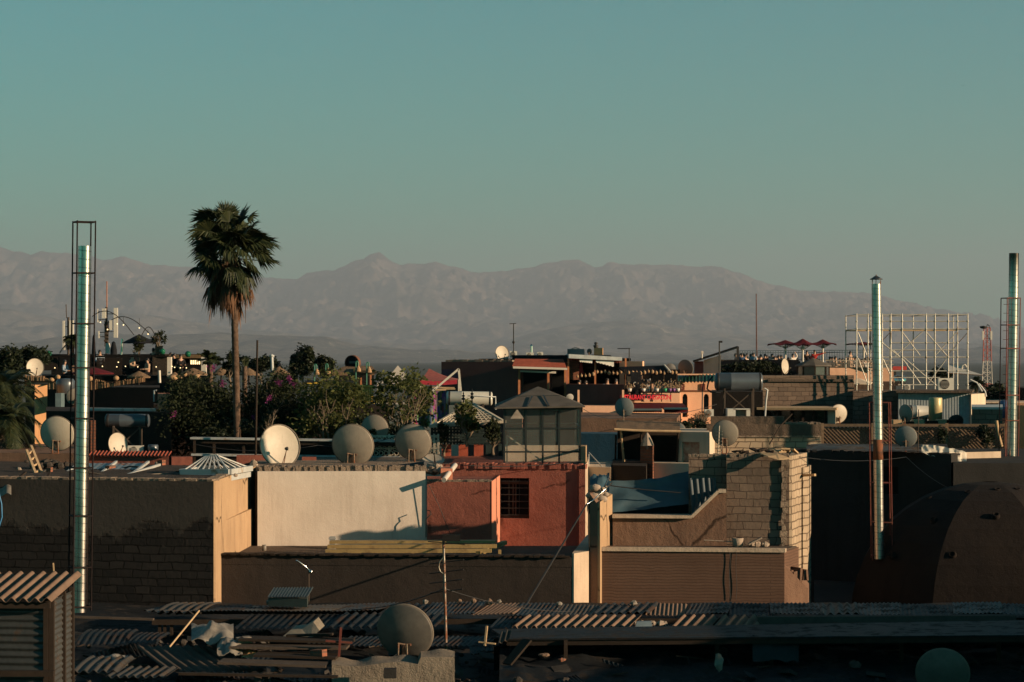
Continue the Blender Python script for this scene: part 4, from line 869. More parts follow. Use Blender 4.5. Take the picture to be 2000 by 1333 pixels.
m = MB(); m.grid(wrap(1690,1800,881,872,54.8,55.8,.035,55), 18, 6); one(m, 'tin_sheet', M['grey_tin'], 'pale tin sheet behind the flue on the dark house roof', 'roof sheet')
def plas(u, v):
    px = 1800+88*u; top = 869+16*u*u+4*noise.noise(Vector((u*6,2,1))); bot = 884+20*min(1,u*1.6)+3*noise.noise(Vector((u*9,5,1)))
    return P(px, top+(bot-top)*v, 55.4-.5*v+.16*noise.noise(Vector((u*9,v*2,4)))+.06*noise.noise(Vector((u*24,v*6,9))))
m = MB(); m.grid(plas, 40, 8); one(m, 'plastic_sheet', M['clear_plastic'], 'shiny clear plastic draped over the right end of the dark house', 'plastic sheet')
m = MB(); m.tube([P(1793,884,55), P(1794,800,55)], .012, 6); one(m, 'thin_pole', M['fibre'], 'thin upright pole right of the bluish dish among plastic', 'pole')
m = MB(); m.bar(P(1569,929,49.8), P(1592,928,49.5), .05); one(m, 'wood_peg', M['wood_pale'], 'wooden peg sticking out of the sunlit block end wall', 'peg')
m = MB(); m.tube([P(-3,960,47.7),P(3,985,47.7),P(4,1010,47.7),P(-2,1030,47.7)], .014, 6); one(m, 'hose', plain('blue_hose',(.02,.16,.34),.5), 'blue hose hanging down the block wall at the left edge', 'hose')

# slack wires over the roofs
def wire(label, pts, Ys, sag, r=.008):
    q = [P(x,y,Y) for (x,y),Y in zip(pts,Ys)]; out = []
    for a, b in zip(q, q[1:]):
        for k in range(13): u = k/12; p = a.lerp(b,u); p.z -= sag*4*u*(1-u); out.append(p)
    m = MB(); m.tube(out, r, 4); one(m, 'overhead_wire', M['cable'], label, 'wire')
wire('thin black wire sagging from the white house corner to the red house roof', ((500,905),(832,902),(1140,900)), (53,53.2,54.5), .12)
wire('thin wire from the brown stub across the dark house to the dome', ((1545,890),(1770,893),(1880,965)), (49.2,54,51), .10, .006)
wire('thin wire across the skyline gap over the timber pergola', ((380,868),(620,870),(790,845)), (58,58,58.5), .15)
wire('thin wire from the glasshouse to the pole of the bluish dish', ((1140,800),(1222,812),(1400,790)), (56,71,74), .14)
wire('thin wire looping low over the market roofs by the aerial', ((650,1190),(868,1150),(1150,1195)), (43,40,43), .12)

rd = random.Random(123)
for i in range(22):
    px = rd.uniform(20,470); Y = rd.uniform(48.6,54.5); x = Wp(px,Y)[0]; c = Vector((x,Y,BH_Z+.03)); a = rd.uniform(0,3.1); l = rd.uniform(.08,.3); e = Vector((math.cos(a)*l,math.sin(a)*l*.7,rd.uniform(-.02,.04))); m = MB(); k = i % 4
    if k == 0: m.bar(c-e*1.5, c+e*1.5, .05, .03)
    elif k == 1: stone(m, c, rd.uniform(.04,.09), rd)
    elif k == 2: m.obox(c+Vector((0,0,.04)), e, Vector((-e.y,e.x,0)).normalized()*.12, Vector((0,0,rd.uniform(.05,.12))))
    else: m.tube([c-e*1.6, c+Vector((0,0,.03)), c+e*1.6], .02, 6)
    one(m, 'debris', M[('wood_dark','stone_grey','brick','grey_tin')[k]], 'scrap lying on the block house roof behind the wall top', 'scrap', 'scraps on the block house roof')
for i, (px, r_, Y, n, lab) in enumerate(((852,914,53.0,16,'heap of broken mortar at the seam of white and red house roofs'),(95,905,52.5,24,'dark junk heap beside the foot of the ladder'),(1020,908,54.9,0,''))):
    if not n: continue
    m = MB()
    for k in range(n): stone(m, P(px+rd.gauss(0,12 if i==0 else 22), r_+rd.uniform(-4,10), Y+rd.uniform(-.2,.4)), rd.uniform(.05,.12), rd)
    one(m, 'rubble_heap', M['stone_grey' if i == 0 else 'stone_dark'], lab, 'rubble')
# ---------------------------------------------------------------- people: one skinned body per pose, copied
def skinned(name, verts, edges, radii, root=0, sub=1):
    me = bpy.data.meshes.new(name); me.from_pydata(verts, edges, []); o = bpy.data.objects.new(name, me); COL.objects.link(o)
    md = o.modifiers.new('s', 'SKIN'); sk = me.skin_vertices[0].data
    for i, r in enumerate(radii): sk[i].radius = (r, r); sk[i].use_root = (i == root)
    sd = o.modifiers.new('d', 'SUBSURF'); sd.levels = sub; sd.render_levels = sub
    dg = bpy.context.evaluated_depsgraph_get(); ev = o.evaluated_get(dg); out = bpy.data.meshes.new_from_object(ev)
    bpy.data.objects.remove(o); bpy.data.meshes.remove(me); out.name = name
    for p in out.polygons: p.use_smooth = True
    return out
def body_mesh(pose):
    """z up, facing -y, standing height about 1.72"""
    sit = pose.startswith('sit'); hip = .50 if sit else .92
    V = [(0,0,hip),(0,.01,hip+.22),(0,0,hip+.42),(0,0,hip+.54),(0,-.015,hip+.64),(0,-.02,hip+.75)]
    Rr = [.13,.12,.13,.055,.085,.075]; E = [(0,1),(1,2),(2,3),(3,4),(4,5)]
    arms = {'stand': (((.19,0,hip+.48),(.24,.02,hip+.22),(.25,-.06,hip-.02),(.25,-.09,hip-.10)),)*2,
            'point': (((.19,0,hip+.48),(.40,-.05,hip+.52),(.64,-.08,hip+.60),(.73,-.09,hip+.63)), ((.19,0,hip+.48),(.24,.02,hip+.22),(.25,-.06,hip-.02),(.25,-.09,hip-.10))),
            'raise': (((.19,0,hip+.48),(.30,-.06,hip+.62),(.16,-.08,hip+.82),(.12,-.08,hip+.86)), ((.19,0,hip+.48),(.24,.0,hip+.24),(.12,-.22,hip+.2),(.08,-.28,hip+.2))),
            'sit': (((.19,0,hip+.48),(.24,-.02,hip+.24),(.16,-.26,hip+.22),(.13,-.33,hip+.22)),)*2}
    key = 'sit' if pose == 'sit' else ('raise' if pose == 'sitraise' else pose)
    for s, a in zip((1,-1), arms[key]):
        b = len(V); V += [(x*s,y,z) for x,y,z in a]; Rr += [.065,.048,.036,.038]; E += [(2,b),(b,b+1),(b+1,b+2),(b+2,b+3)]
        h = a[3]; e = Vector(a[3]) - Vector(a[2]); e.normalize()
        for k, (dx, l, rr) in enumerate(((-.028,.06,.011),(-.010,.07,.011),(.010,.068,.011),(.028,.055,.010),(-.045,.035,.012))):
            c = len(V); q = Vector(h) + Vector((0,0,0)); side = e.cross(Vector((0,1,0))).normalized() if abs(e.y) < .9 else Vector((1,0,0))
            q = q + side*dx*1.2; r = q + e*l; V += [(q.x*s,q.y,q.z),(r.x*s,r.y-.01,r.z)]; Rr += [.014,rr]; E += [(b+3,c),(c,c+1)]
    for s in (1,-1):
        b = len(V)
        V += [(s*.09,-.02,hip-.04),(s*.11,-.42,hip+.01),(s*.11,-.42,.08),(s*.11,-.56,.04)] if sit else [(s*.09,0,hip-.06),(s*.10,-.02,.50),(s*.10,.02,.08),(s*.11,-.13,.04)]
        Rr += [.095,.065,.045,.035]; E += [(0,b),(b,b+1),(b+1,b+2),(b+2,b+3)]
    return V, E, Rr
def cloth_mesh(pose, grow, long_sleeve=True):
    V, E, Rr = body_mesh(pose); keep = {0,1,2} | {6,7} | {20,21}
    if long_sleeve: keep |= {8,22}
    V2 = []; mp = {}
    for i in sorted(keep): mp[i] = len(V2); V2.append(V[i])
    nE = [(mp[a],mp[b]) for a,b in E if a in keep and b in keep]
    return V2, nE, [Rr[i]+grow for i in sorted(keep)]
def leg_mesh(pose, grow):
    V, E, Rr = body_mesh(pose); n = len(V); keep = [0] + [n-8,n-7,n-6] + [n-4,n-3,n-2]; mp = {k:i for i,k in enumerate(keep)}
    return [V[k] for k in keep], [(mp[a],mp[b]) for a,b in E if a in mp and b in mp], [Rr[k]+grow for k in keep]
POSES = {}
m_skin = plain('skin', (.36,.20,.13), .6, var=.15); m_hair = plain('dark_hair', (.015,.011,.009), .5)
CLOTH = {k: plain(k+'_clothes', c, .9, var=.2, scale=14) for k, c in {'black':(.012,.012,.014),'white':(.55,.50,.45),'red':(.34,.035,.03),'blue':(.05,.09,.16),'tan':(.38,.26,.18),'grey':(.12,.12,.12),'paleblue':(.24,.30,.36)}.items()}
def person_proto(pose):
    if pose in POSES: return POSES[pose]
    V, E, Rr = body_mesh(pose); b = skinned('body_'+pose, V, E, Rr)
    hip = V[0][2]
    # a nose and ears so that the head reads as one
    c = skinned('top_'+pose, *cloth_mesh(pose, .018)); l = skinned('legs_'+pose, *leg_mesh(pose, .015))
    hm = MB(); h0 = Vector((0,.012,hip+.735)); hm.ball(h0, .098, 12, 8, (.92,1.0,.92)); hm.ball(h0+Vector((0,.045,-.06)), .07, 10, 6)
    hm.sm = [True]*len(hm.f); me = bpy.data.meshes.new('hair'); me.from_pydata(hm.v, [], hm.f); me.polygons.foreach_set('use_smooth', hm.sm)
    fm = MB(); 
    for s in (-1,1): fm.ball(Vector((s*.034,-.098,hip+.70)), .011, 6, 4)
    fm.ball(Vector((0,-.112,hip+.672)), .013, 6, 4, (1,1,1.4)); fm.box((-.026,-.101,hip+.627),(.026,-.095,hip+.634))
    fe = bpy.data.meshes.new('face'); fe.from_pydata(fm.v, [], fm.f)
    POSES[pose] = (b, c, l, me, fe); return POSES[pose]
def person(label, x, y, z, pose='sit', face=0, top='black', legs='black', hair=True, group=None, scale=1.0, hat=None):
    """stands or sits at (x, y, z = floor); face: degrees turned from facing the viewer"""
    b, c, l, h, fe = person_proto(pose)
    o = bpy.data.objects.new('person', b)
    if not b.materials: b.materials.append(m_skin); h.materials.append(m_hair); fe.materials.append(m_hair); c.materials.append(m_skin); l.materials.append(m_skin)
    COL.objects.link(o); o.location = (x,y,z); o.rotation_euler = (0,0,R(face)); o.scale = (scale,)*3; tag(o, label, 'person', group)
    for nm, me, mt in (('shirt',c,CLOTH[top]),('trousers',l,CLOTH[legs]),('hair',h,m_hair if not hat else CLOTH[hat]),('face_features',fe,m_hair)):
        q = bpy.data.objects.new(nm, me); COL.objects.link(q); q.parent = o
        q.material_slots[0].link = 'OBJECT'; q.material_slots[0].material = mt
    return o
def personp(label, px, pyhead, Y, **k):
    """place by the pixel of the top of the head"""
    hgt = 1.74 if k.get('pose','sit') in ('stand','point') else 1.34
    k.setdefault('scale', 1.0); x = Wp(px,Y)[0]; return person(label, x, Y, zr(pyhead,Y)-hgt*k['scale'], **k)
# ---------------------------------------------------------------- roofs of the middle distance
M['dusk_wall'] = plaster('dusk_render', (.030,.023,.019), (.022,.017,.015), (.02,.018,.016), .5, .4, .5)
M['orange_wall'] = plaster('orange_render', (.50,.27,.13), (.44,.23,.11), (.26,.13,.07), .7, .4, .5)
M['tile_red'] = plain('red_clay', (.30,.075,.045), .85, bump=.3)
M['pale_metal'] = rusty('pale_metal', (.42,.43,.42), (.22,.16,.11), .2, .5, .1)
M['blue_wall'] = plaster('blue_painted_render', (.030,.080,.115), (.024,.065,.095), (.03,.05,.06), .6, .3, .5)
M['cream'] = plaster('cream_wall', (.52,.43,.33), (.46,.37,.28), (.28,.21,.15), .6, .3, .4)
M['glass'] = glassm('dusty_glass', (.17,.17,.155), .14, .15)
M['glass_frame'] = plain('dark_green_frame', (.010,.013,.012), .5)
M['tank_white'] = plain('white_tank', (.46,.44,.38), .35, .15, .12, 2.0)
M['tank_dark'] = plain('blue_grey_tank', (.075,.09,.105), .35, .3, .2, 2.0)
M['ac_white'] = plain('air_conditioner_case', (.50,.47,.41), .5, var=.12)
M['yellow_slat'] = plain('yellow_boards', (.46,.26,.03), .7, var=.3, scale=14)
M['reed'] = plain('reed', (.34,.20,.11), .95, var=.5, scale=18)
M['thatch'] = plain('thatch', (.20,.13,.08), .98, var=.5, scale=14, bump=.8)
M['lattice'] = plain('brown_lattice', (.17,.115,.075), .85, var=.35, scale=8)
M['trellis'] = plain('dark_trellis', (.02,.032,.032), .7)
M['ornament'] = plain('cream_iron', (.44,.38,.29), .6)
def house(name, label, pts, ytop, mat, zb=0, cat='house', coping=None, extra=None):
    f = ft(*pts); zt = zr(ytop, pts[0][1]); t = thing(name, label, cat, (sum(p[0] for p in f)/len(f), sum(p[1] for p in f)/len(f), zb))
    m = MB(); m.prism(f, zb, zt); part(m, 'wall', mat, t)
    if coping:
        m = MB(); n = len(f); c = (sum(p[0] for p in f)/n, sum(p[1] for p in f)/n)
        m.prism([(c[0]+(x-c[0])*1.012, c[1]+(y-c[1])*1.012) for x,y in f], zt+.004, zt+.07); part(m, 'coping', coping, t)
    return t, zt
def ac_unit(label, px, py0, py1, Y, wpx, group=None, turned=0):
    h = L(py1-py0,Y); w = L(wpx,Y); c = P(px,py1,Y); t = thing('air_conditioner', label, 'air conditioner', c, group)
    m = MB(); m.box((c.x-w/2,c.y,c.z+.03),(c.x+w/2,c.y+w*.45,c.z+h)); part(m, 'case', M['ac_white'], t)
    m = MB(); m.lathe([(.001,-.012),(h*.36,-.012),(h*.38,-.004)], (c.x-w*.1,c.y,c.z+h*.52), (0,1,0), 18); fan = part(m, 'fan_grille', M['black'], t)
    m = MB()
    for k in range(6): m.bar(Vector((c.x-w*.1-h*.34, c.y-.015, c.z+h*(.25+.1*k))), Vector((c.x-w*.1+h*.34, c.y-.015, c.z+h*(.25+.1*k))), .008)
    part(m, 'grille_bars', M['ac_white'], fan)
    for s in (-.35,.35):
        m = MB(); m.box((c.x+w*s-.03,c.y,c.z),(c.x+w*s+.03,c.y+w*.4,c.z+.03)); part(m, 'foot', M['black_steel'], t)
    return t
def tank(label, p0, p1, rp, Y, mat, stand=None, name='water_heater'):
    a, b = P(*p0, Y), P(*p1, Y); r = L(rp, Y); t = thing(name, label, 'water tank', ((a.x+b.x)/2, Y, min(a.z,b.z)-r))
    ax = (b-a).normalized(); ln = (b-a).length; m = MB(); m.lathe([(.001,0),(r*.7,.0),(r*.95,r*.12),(r,r*.3),(r,ln*.33),(r*1.012,ln*.335),(r,ln*.34),(r,ln-r*.3),(r*.95,ln-r*.12),(r*.7,ln),(.001,ln)], a, ax, 28); part(m, 'drum', mat, t)
    m = MB(); m.lathe([(r*1.01,-.02),(r*1.02,.0),(r*1.02,.03),(r*1.0,.035)], a + ax*ln*.06, ax, 28); part(m, 'band', M['black_steel'], t)
    m = MB(); m.lathe([(r*1.01,-.02),(r*1.02,.0),(r*1.02,.03),(r*1.0,.035)], a + ax*ln*.94, ax, 28); part(m, 'band', M['black_steel'], t)
    if stand:
        zb = zr(stand, Y)
        for f in (.2,.8):
            for dy in (-r*.6, r*.6):
                q = a.lerp(b,f); m = MB(); m.bar(Vector((q.x,q.y+dy,q.z-r*.75)), Vector((q.x,q.y+dy,zb)), .05); part(m, 'leg', M['fibre'], t)
        q0, q1 = a.lerp(b,.2), a.lerp(b,.8)
        m = MB(); m.bar(Vector((q0.x,q0.y-r*.65,q0.z-r)), Vector((q1.x,q1.y-r*.65,zb+.1)), .035); m.bar(Vector((q1.x,q1.y-r*.66,q1.z-r)), Vector((q0.x,q0.y-r*.66,zb+.1)), .035); part(m, 'cross_brace', M['fibre'], t)
    return t

# --- left
t, z = house('brown_house', 'pinkish brown house under the large dish at the left edge', ((-80,57.5),(150,57),(158,63),(-80,64)), 884, M['brown_wall'])
house('dark_yard_wall', 'dark low wall with junk behind the ladder', ((60,56.2),(172,56),(172,56.4),(60,56.6)), 905, M['dusk_wall'], 7, 'wall')
t = thing('ladder', 'pale wooden ladder leaning among dark junk at the left', 'ladder', P(68,940,50))
A, B, A2, B2 = P(76,942,50.2), P(52,880,51.4), P(88,940,50.4), P(61,872,51.6)
for q in ((A,B),(A2,B2)): m = MB(); m.bar(*q, .05); part(m, 'rail', M['wood_pale'], t)
for k in range(5): f = .12+.19*k; m = MB(); m.bar(A.lerp(B,f), A2.lerp(B2,f), .035); part(m, 'rung', M['wood_pale'], t)
drape('plastic_sheet', 'pale plastic sheet draped over the block wall at the left edge', 'plastic sheet', M['plastic_white'], lambda u, v: P(-30+52*u, 966-22*v+3*math.sin(u*13), 48.05-.25*u+.25*v))
drape('plastic_sheet', 'flat torn plastic along the block house roof by the ladder', 'plastic sheet', M['plastic_white'], wrap(20,104,941,934,48.6,49.8,.05,71))
t = thing('skylight_roof', 'blue-grey sloping panel roof in pale frames behind the block wall', 'skylight', P(200,940,50))
q = [P(115,938,50),P(246,938,49.8),P(290,905,53.5),P(159,905,53.7)]
m = MB(); corr(m, q[0], q[1]-q[0], q[3]-q[0], .13, .005); part(m, 'panel', rusty('blue_grey_sheet',(.17,.20,.22),amt=.3,metal=.2), t)
for a, b in ((q[0],q[3]),(q[1],q[2]),(q[0].lerp(q[1],.52),q[3].lerp(q[2],.52))):
    m = MB(); m.bar(a+Vector((0,-.02,.03)), b+Vector((0,0,.03)), .05); part(m, 'rafter', M['pale_metal'], t)
m = MB(); m.bar(P(246,941,49.8), P(246,930,49.8), .05); m.bar(P(243,930,49.8),P(312,908,53.5),.05); part(m, 'gutter', M['pale_metal'], t)
m = MB(); m.grid(lambda u, v: P(268+88*u, 940-15*math.sin(math.pi*(.12+.76*u)), 49.9+2.5*v), 16, 3, (0,0,-.03)); one(m, 'vault_roof', M['pale_side'], 'small pale barrel-shaped roof between the two skylights', 'roof')
t = thing('skylight_frame', 'white hipped skylight frame of thin bars on the block house roof', 'skylight', P(420,938,49))
b0 = [P(354,922,49.6),P(448,922,49.2),P(490,915,51.0),P(396,915,51.4)]; r0, r1 = P(401,892,50.4), P(425,890,50.3)
for i in range(4): m = MB(); m.bar(b0[i], b0[(i+1)%4], .09, .11); part(m, 'base_bar', M['pale_metal'], t)
m = MB(); m.prism([(p.x,p.y) for p in b0], zr(941,49), b0[0].z-.06); part(m, 'kerb', M['pale_metal'], t)
m = MB(); m.bar(r0, r1, .045); part(m, 'ridge', M['pale_metal'], t)
for f in (0,.14,.28,.42,.56,.70,.84,1.0):
    for a, b in ((b0[0],b0[1]),(b0[3],b0[2])):
        m = MB(); m.bar(a.lerp(b,f), r0.lerp(r1,f), .026); part(m, 'rafter', M['pale_metal'], t)
t = thing('red_parapet', 'low red parapet with a tile edge behind the skylights', 'wall', (*Wp(260,57.5),8))
m = MB(); m.prism(ft((172,57.6),(330,57.2),(330,57.6),(172,58)), 7, zr(892,57.4)); part(m, 'wall', M['red_wall'], t)
m = MB(); a = Vector((*Wp(172,57.5),zr(892,57.4)+.02)); b = Vector((*Wp(330,57.1),zr(892,57.4)+.02)); corr(m, a, b-a, (0,.5,.09), .09, .02); part(m, 'tile_edge', M['tile_red'], t)
for i, (p0, p1, r0_, Y, lab) in enumerate(((335,376,893,57.2,'short lit red parapet right of the tiled red parapet'),(462,520,890,57.0,'red wall stub left of the sunlit dish'),(590,618,893,57.0,'red wall stub between the sunlit dish and its neighbour'))):
    one(MB().prism(ft((p0,Y),(p1,Y),(p1,Y+.4),(p0,Y+.4)), 7, zr(r0_,Y)), 'red_wall_stub', M['red_wall'], lab, 'wall')
lump('gnarled_stump', 'pale gnarled lump at the left corner of the white walled roof', 'stump', M['stone_grey'], 497, 912, 54.0, 9, 13, 90)
# dark timber bench frame in front of the garden
t = thing('timber_pergola', 'dark timber frame with two pale-edged rails below the bougainvillea', 'pergola', (*Wp(570,59.5),8))
for r_, p0, p1 in ((856,374,784),(888,376,780)):
    m = MB(); m.bar(P(p0,r_,59.5), P(p1,r_+6,59.0), .30, .05); part(m, 'rail', M['pale_metal'], t)
    m = MB(); m.bar(P(p0,r_+6,59.55), P(p1,r_+12,59.05), .26, .09); part(m, 'beam', M['wood_dark'], t)
for px in (380,418,476,560,640,700,778): m = MB(); m.bar(P(px,860,59.4), P(px,915,59.4), .06); part(m, 'post', M['wood_dark'], t)
m = MB(); m.slab([P(376,912,59.8),P(782,912,59.4),P(782,862,59.4),P(376,862,59.8)], (0,.05,0)); part(m, 'back_panel', M['dusk_wall'], t)
# left shaded houses
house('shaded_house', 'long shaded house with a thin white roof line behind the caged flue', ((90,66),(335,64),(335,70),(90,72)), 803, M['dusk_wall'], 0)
one(MB().prism(ft((172,65.2),(304,64.2),(304,64.6),(172,65.6)), zr(803,64.8)+.004, zr(798,64.8)), 'roof_edge', M['pale_metal'], 'thin white roof edge over the blue tank', 'roof edge')
tank('dark blue water heater in the shade behind the flue', (206,822), (292,822), 13, 62.5, M['tank_dark'], 890)
ac_unit('white air conditioner box right of the leaf-shadowed dish', 264, 871, 888, 60.2, 30)
m = MB(); m.lathe([(.001,0),(.13,0),(.13,.25),(.11,.27),(.001,.27)], P(299,890,60.2), n=16); one(m, 'water_barrel', M['tank_dark'], 'blue-grey barrel right of the white air conditioner', 'barrel')
one(MB().prism(ft((177,60.6),(187,60.6),(187,61.1),(177,61.1)), 7, zr(822,60.6)), 'brick_pillar', M['brick'], 'narrow brick pillar just right of the caged flue', 'pillar')
t = thing('orange_cube', 'small sunlit orange rooftop room under the small bright dish', 'roof room', (*Wp(80,78),0))
m = MB(); m.prism(ft((68,77.9),(92.5,78.1),(92,80),(68,80)), 0, zr(752,78)); part(m, 'wall', M['orange_wall'], t)
m = MB(); m.prism(ft((50,79),(67.6,78.42),(67.6,80),(50,80.4)), 0, zr(755,78.4)); part(m, 'shaded_wall', M['dusk_wall'], t)
m = MB(); m.prism(ft((66,78.6),(94,77.8),(94,80.1),(66,80.1)), zr(752,78)+.004, zr(749.5,78)); part(m, 'roof', M['roof_dirt'], t)
house('shaded_block', 'dark house wall under the reed fence', ((92,84),(312,82),(312,90),(92,92)), 756, M['dusk_wall'])
m = MB(); m.lathe([(.001,0),(.30,0),(.32,.4),(.26,.5),(.001,.52)], P(128,770,80), n=20); one(m, 'water_tank', M['tank_dark'], 'dark cylindrical tank beside the orange rooftop room', 'water tank')
m = MB(); m.box(P(108,798,77.5), P(126,768,78.1)); one(m, 'cabinet', plain('teal_cabinet',(.09,.13,.14),.6), 'small teal metal cabinet right of the orange rooftop room', 'cabinet')
t = thing('reed_fence', 'sunlit uneven reed fence under the roof terrace at the left', 'fence', (*Wp(165,83.5),9))
m = MB(); rd = random.Random(6)
for k in range(150):
    px = 48 + 236*k/150; top = lerp_poly([(48,733),(90,737),(110,748),(150,752),(190,742),(215,750),(240,743),(284,738)], px) + rd.uniform(-2,2); Y = 83.6-.004*(px-48)+rd.uniform(-.05,.05)
    bot = lerp_poly([(48,760),(180,762),(240,752),(284,746)], px); m.bar(P(px,bot,Y), P(px+rd.uniform(-.5,.5),top,Y), .026)
part(m, 'reed_panel', M['reed'], t)
m = MB(); m.bar(P(48,745,83.5), P(230,747,82.9), .04); part(m, 'rail', M['wood_dark'], t)
# --- ornamental gate, trellis pavilion, glasshouse
t = thing('ornamental_fence', 'cream ironwork fence of curled rings behind the third dish', 'fence', (*Wp(790,59.3),8))
for px in (726,760,848,856): m = MB(); m.bar(P(px,848,59.2), P(px,905,59.2), .045); part(m, 'post', M['ornament'], t)
for r_ in (852,876,903): m = MB(); m.bar(P(724,r_,59.2), P(858,r_,59.2), .035); part(m, 'rail', M['ornament'], t)
m = MB()
for i in range(13):
    for j in range(5):
        c = P(731+10*i+(3 if j%2 else 0), 858+9.2*j, 59.2); m.tube([c+Vector((math.cos(a)*.05,0,math.sin(a)*.05)) for a in [k*math.pi/5 for k in range(11)]], .014, 4, cap=False)
part(m, 'scrollwork', M['ornament'], t)
t = thing('trellis_pavilion', 'garden pavilion with a pale fretwork roof, dark trellis walls and climbing vine', 'pavilion', (*Wp(915,62.5),8))
def lattice_panel(m, p0, p1, r0_, r1_, Y, pitch, w, diag=False, Y1=None):
    Y1 = Y1 or Y; n = int((p1-p0)/pitch); k = int((r1_-r0_)/pitch)
    for i in range(n+1): m.bar(P(p0+pitch*i,r0_,Y+(Y1-Y)*i/n), P(p0+pitch*i,r1_,Y+(Y1-Y)*i/n), w, .02)
    for j in range(k+1): m.bar(P(p0,r0_+pitch*j,Y-.012), P(p1,r0_+pitch*j,Y1-.012), .02, w)
m = MB(); lattice_panel(m, 843, 978, 833, 869, 62.0, 6.2, .045); part(m, 'trellis_wall', M['trellis'], t)
m = MB(); lattice_panel(m, 700+145, 978, 833, 869, 64.0, 6.2, .045); part(m, 'trellis_wall', M['trellis'], t)
for i, px in enumerate((846,872,905,935,958,977)):
    m = MB(); m.bar(P(px,868,62.1), P(px,908,62.1), .09 if i in (0,5) else .24, .2); part(m, 'pillar', M['tile_red'] if i in (1,2,3) else M['trellis'], t)
ap = P(921,787,63.5); ev = [P(842,833,61.6),P(985,824,61.6),P(985,824,66),P(842,833,66)]
for i in range(4):
    m = MB(); a, b = ev[i], ev[(i+1)%4]; n = 14
    for k in range(n+1): m.bar(a.lerp(b,k/n), ap + (a.lerp(b,k/n)-ap)*.1, .03, .02)
    for k in range(1,10): m.bar(a.lerp(ap,k/10), b.lerp(ap,k/10), .02, .035)
    part(m, 'roof_fret', M['ornament'], t)
    m = MB(); m.bar(a, b, .10, .07); m.bar(a, ap, .07, .05); part(m, 'roof_edge', M['ornament'], t)
for px, r_ in ((905,765),(922,759)):
    m = MB(); c = P(px,790,63.4); h = zr(r_,63.4)-c.z; m.lathe([(.03,0),(.015,h*.3),(.06,h*.42),(.015,h*.55),(.05,h*.66),(.012,h*.75),(.02,h*.85),(.002,h)], c, n=10); part(m, 'finial', M['black_steel'], t)
# glasshouse on the red roof
t = thing('glasshouse', 'dark framed glasshouse with a grey hipped roof on the red house', 'glasshouse', (*Wp(1055,58),RH_Z))
Yg0, Yg1 = 55.6, 59.8; zg0, zg1 = zr(906,55.6), zr(796,55.6)
def gp(px, row, back=False):
    p = P(px,row,Yg0); 
    if back: p.y = Yg1
    return p
for px in (985,1027,1060,1092,1133):
    for bk in (False, True): m = MB(); m.bar(gp(px,908,bk), gp(px,797,bk), .042); part(m, 'post', M['glass_frame'], t)
for r_ in (799,837,883):
    for bk in (False, True): m = MB(); m.bar(gp(985,r_,bk), gp(1133,r_,bk), .036); part(m, 'rail', M['glass_frame'], t)
    for px in (985,1133): m = MB(); m.bar(gp(px,r_), gp(px,r_,True), .05); part(m, 'rail', M['glass_frame'], t)
for i, (a, b) in enumerate(zip((985,1027,1060,1092),(1027,1060,1092,1133))):
    for r0_, r1_ in ((800,836),(838,882),(884,906)):
        m = MB(); m.slab([gp(a,r1_),gp(b,r1_),gp(b,r0_),gp(a,r0_)], (0,.008,0)); part(m, 'pane', M['glass'], t)
for px in (985,1133):
    m = MB(); q = [gp(px,906),gp(px,906,True),gp(px,800,True),gp(px,800)]; m.slab(q, (.008,0,0)); part(m, 'pane', M['glass'], t)
e = [gp(966,796)+Vector((0,-.3,0)), gp(1142,793)+Vector((0,-.3,0)), gp(1142,793,True)+Vector((0,.3,0)), gp(966,796,True)+Vector((0,.3,0))]; ap = gp(1053,757); ap.y = (Yg0+Yg1)/2; ap2 = ap+Vector((.08,0,0))
M['glass_roof'] = plain('grey_roof_sheet', (.105,.09,.075), .85, 0, .3, 3)
for i in range(4): m = MB(); m.slab([e[i], e[(i+1)%4], ap], (0,0,-.03)); part(m, 'roof_panel', M['glass_roof'], t)
for f in (.36,.60):
    m = MB(); m.bar(e[0].lerp(e[1],f)+Vector((0,-.01,.02)), ap.lerp(e[0].lerp(e[1],f),.55 if f<.5 else .5)+Vector((0,-.01,.03)), .03, .02); part(m, 'roof_rib', M['glass_frame'], t)
m = MB(); m.bar(e[0].lerp(ap,.52), e[1].lerp(ap,.52), .02); part(m, 'roof_seam', M['glass_frame'], t)
m = MB(); m.box(gp(986,906)+Vector((0,1.2,0)), gp(1132,874)+Vector((0,1.35,0))); part(m, 'low_wall', M['cream'], t)
m = MB(); m.bar(gp(990,852)+Vector((0,.5,0)), gp(1062,905)+Vector((0,.5,0)), .03); m.bar(gp(990,852)+Vector((0,.5,0)), gp(990,905)+Vector((0,.5,0)), .03); part(m, 'stair_rail', M['ornament'], t)
one(MB().prism(ft((1134,55.2),(1144,55.1),(1146,56),(1135,56)), 8, zr(872,55.2)), 'gate_post', M['ochre_side'], 'pale gate post at the right corner of the glasshouse', 'post')
t = thing('brick_chimney', 'sunlit brick chimney with a pyramid cap seen through the glasshouse', 'chimney', (*Wp(1009,68),8))
m = MB(); m.prism(ft((999,68),(1020,67.8),(1021,68.3),(1000,68.4)), 7, zr(818,68)); part(m, 'stack', M['brick'], t)
c = P(1010,818,68.15); w = .19; m = MB(); m.add([c+Vector((-w,-w,0)),c+Vector((w,-w,0)),c+Vector((w,w,0)),c+Vector((-w,w,0)),c+Vector((0,0,.27))], [(0,1,4),(1,2,4),(2,3,4),(3,0,4),(3,2,1,0)]); part(m, 'cap', M['stone_grey'], t)
m = MB(); lattice_panel(m, 990, 1085, 838, 870, 66.5, 5.0, .04); one(m, 'trellis_screen', M['trellis'], 'dark square trellis panel behind the glasshouse', 'trellis')
tank('white horizontal water heater above the vine pavilion', (872,778), (962,779), 13.5, 74, M['tank_white'], 832)
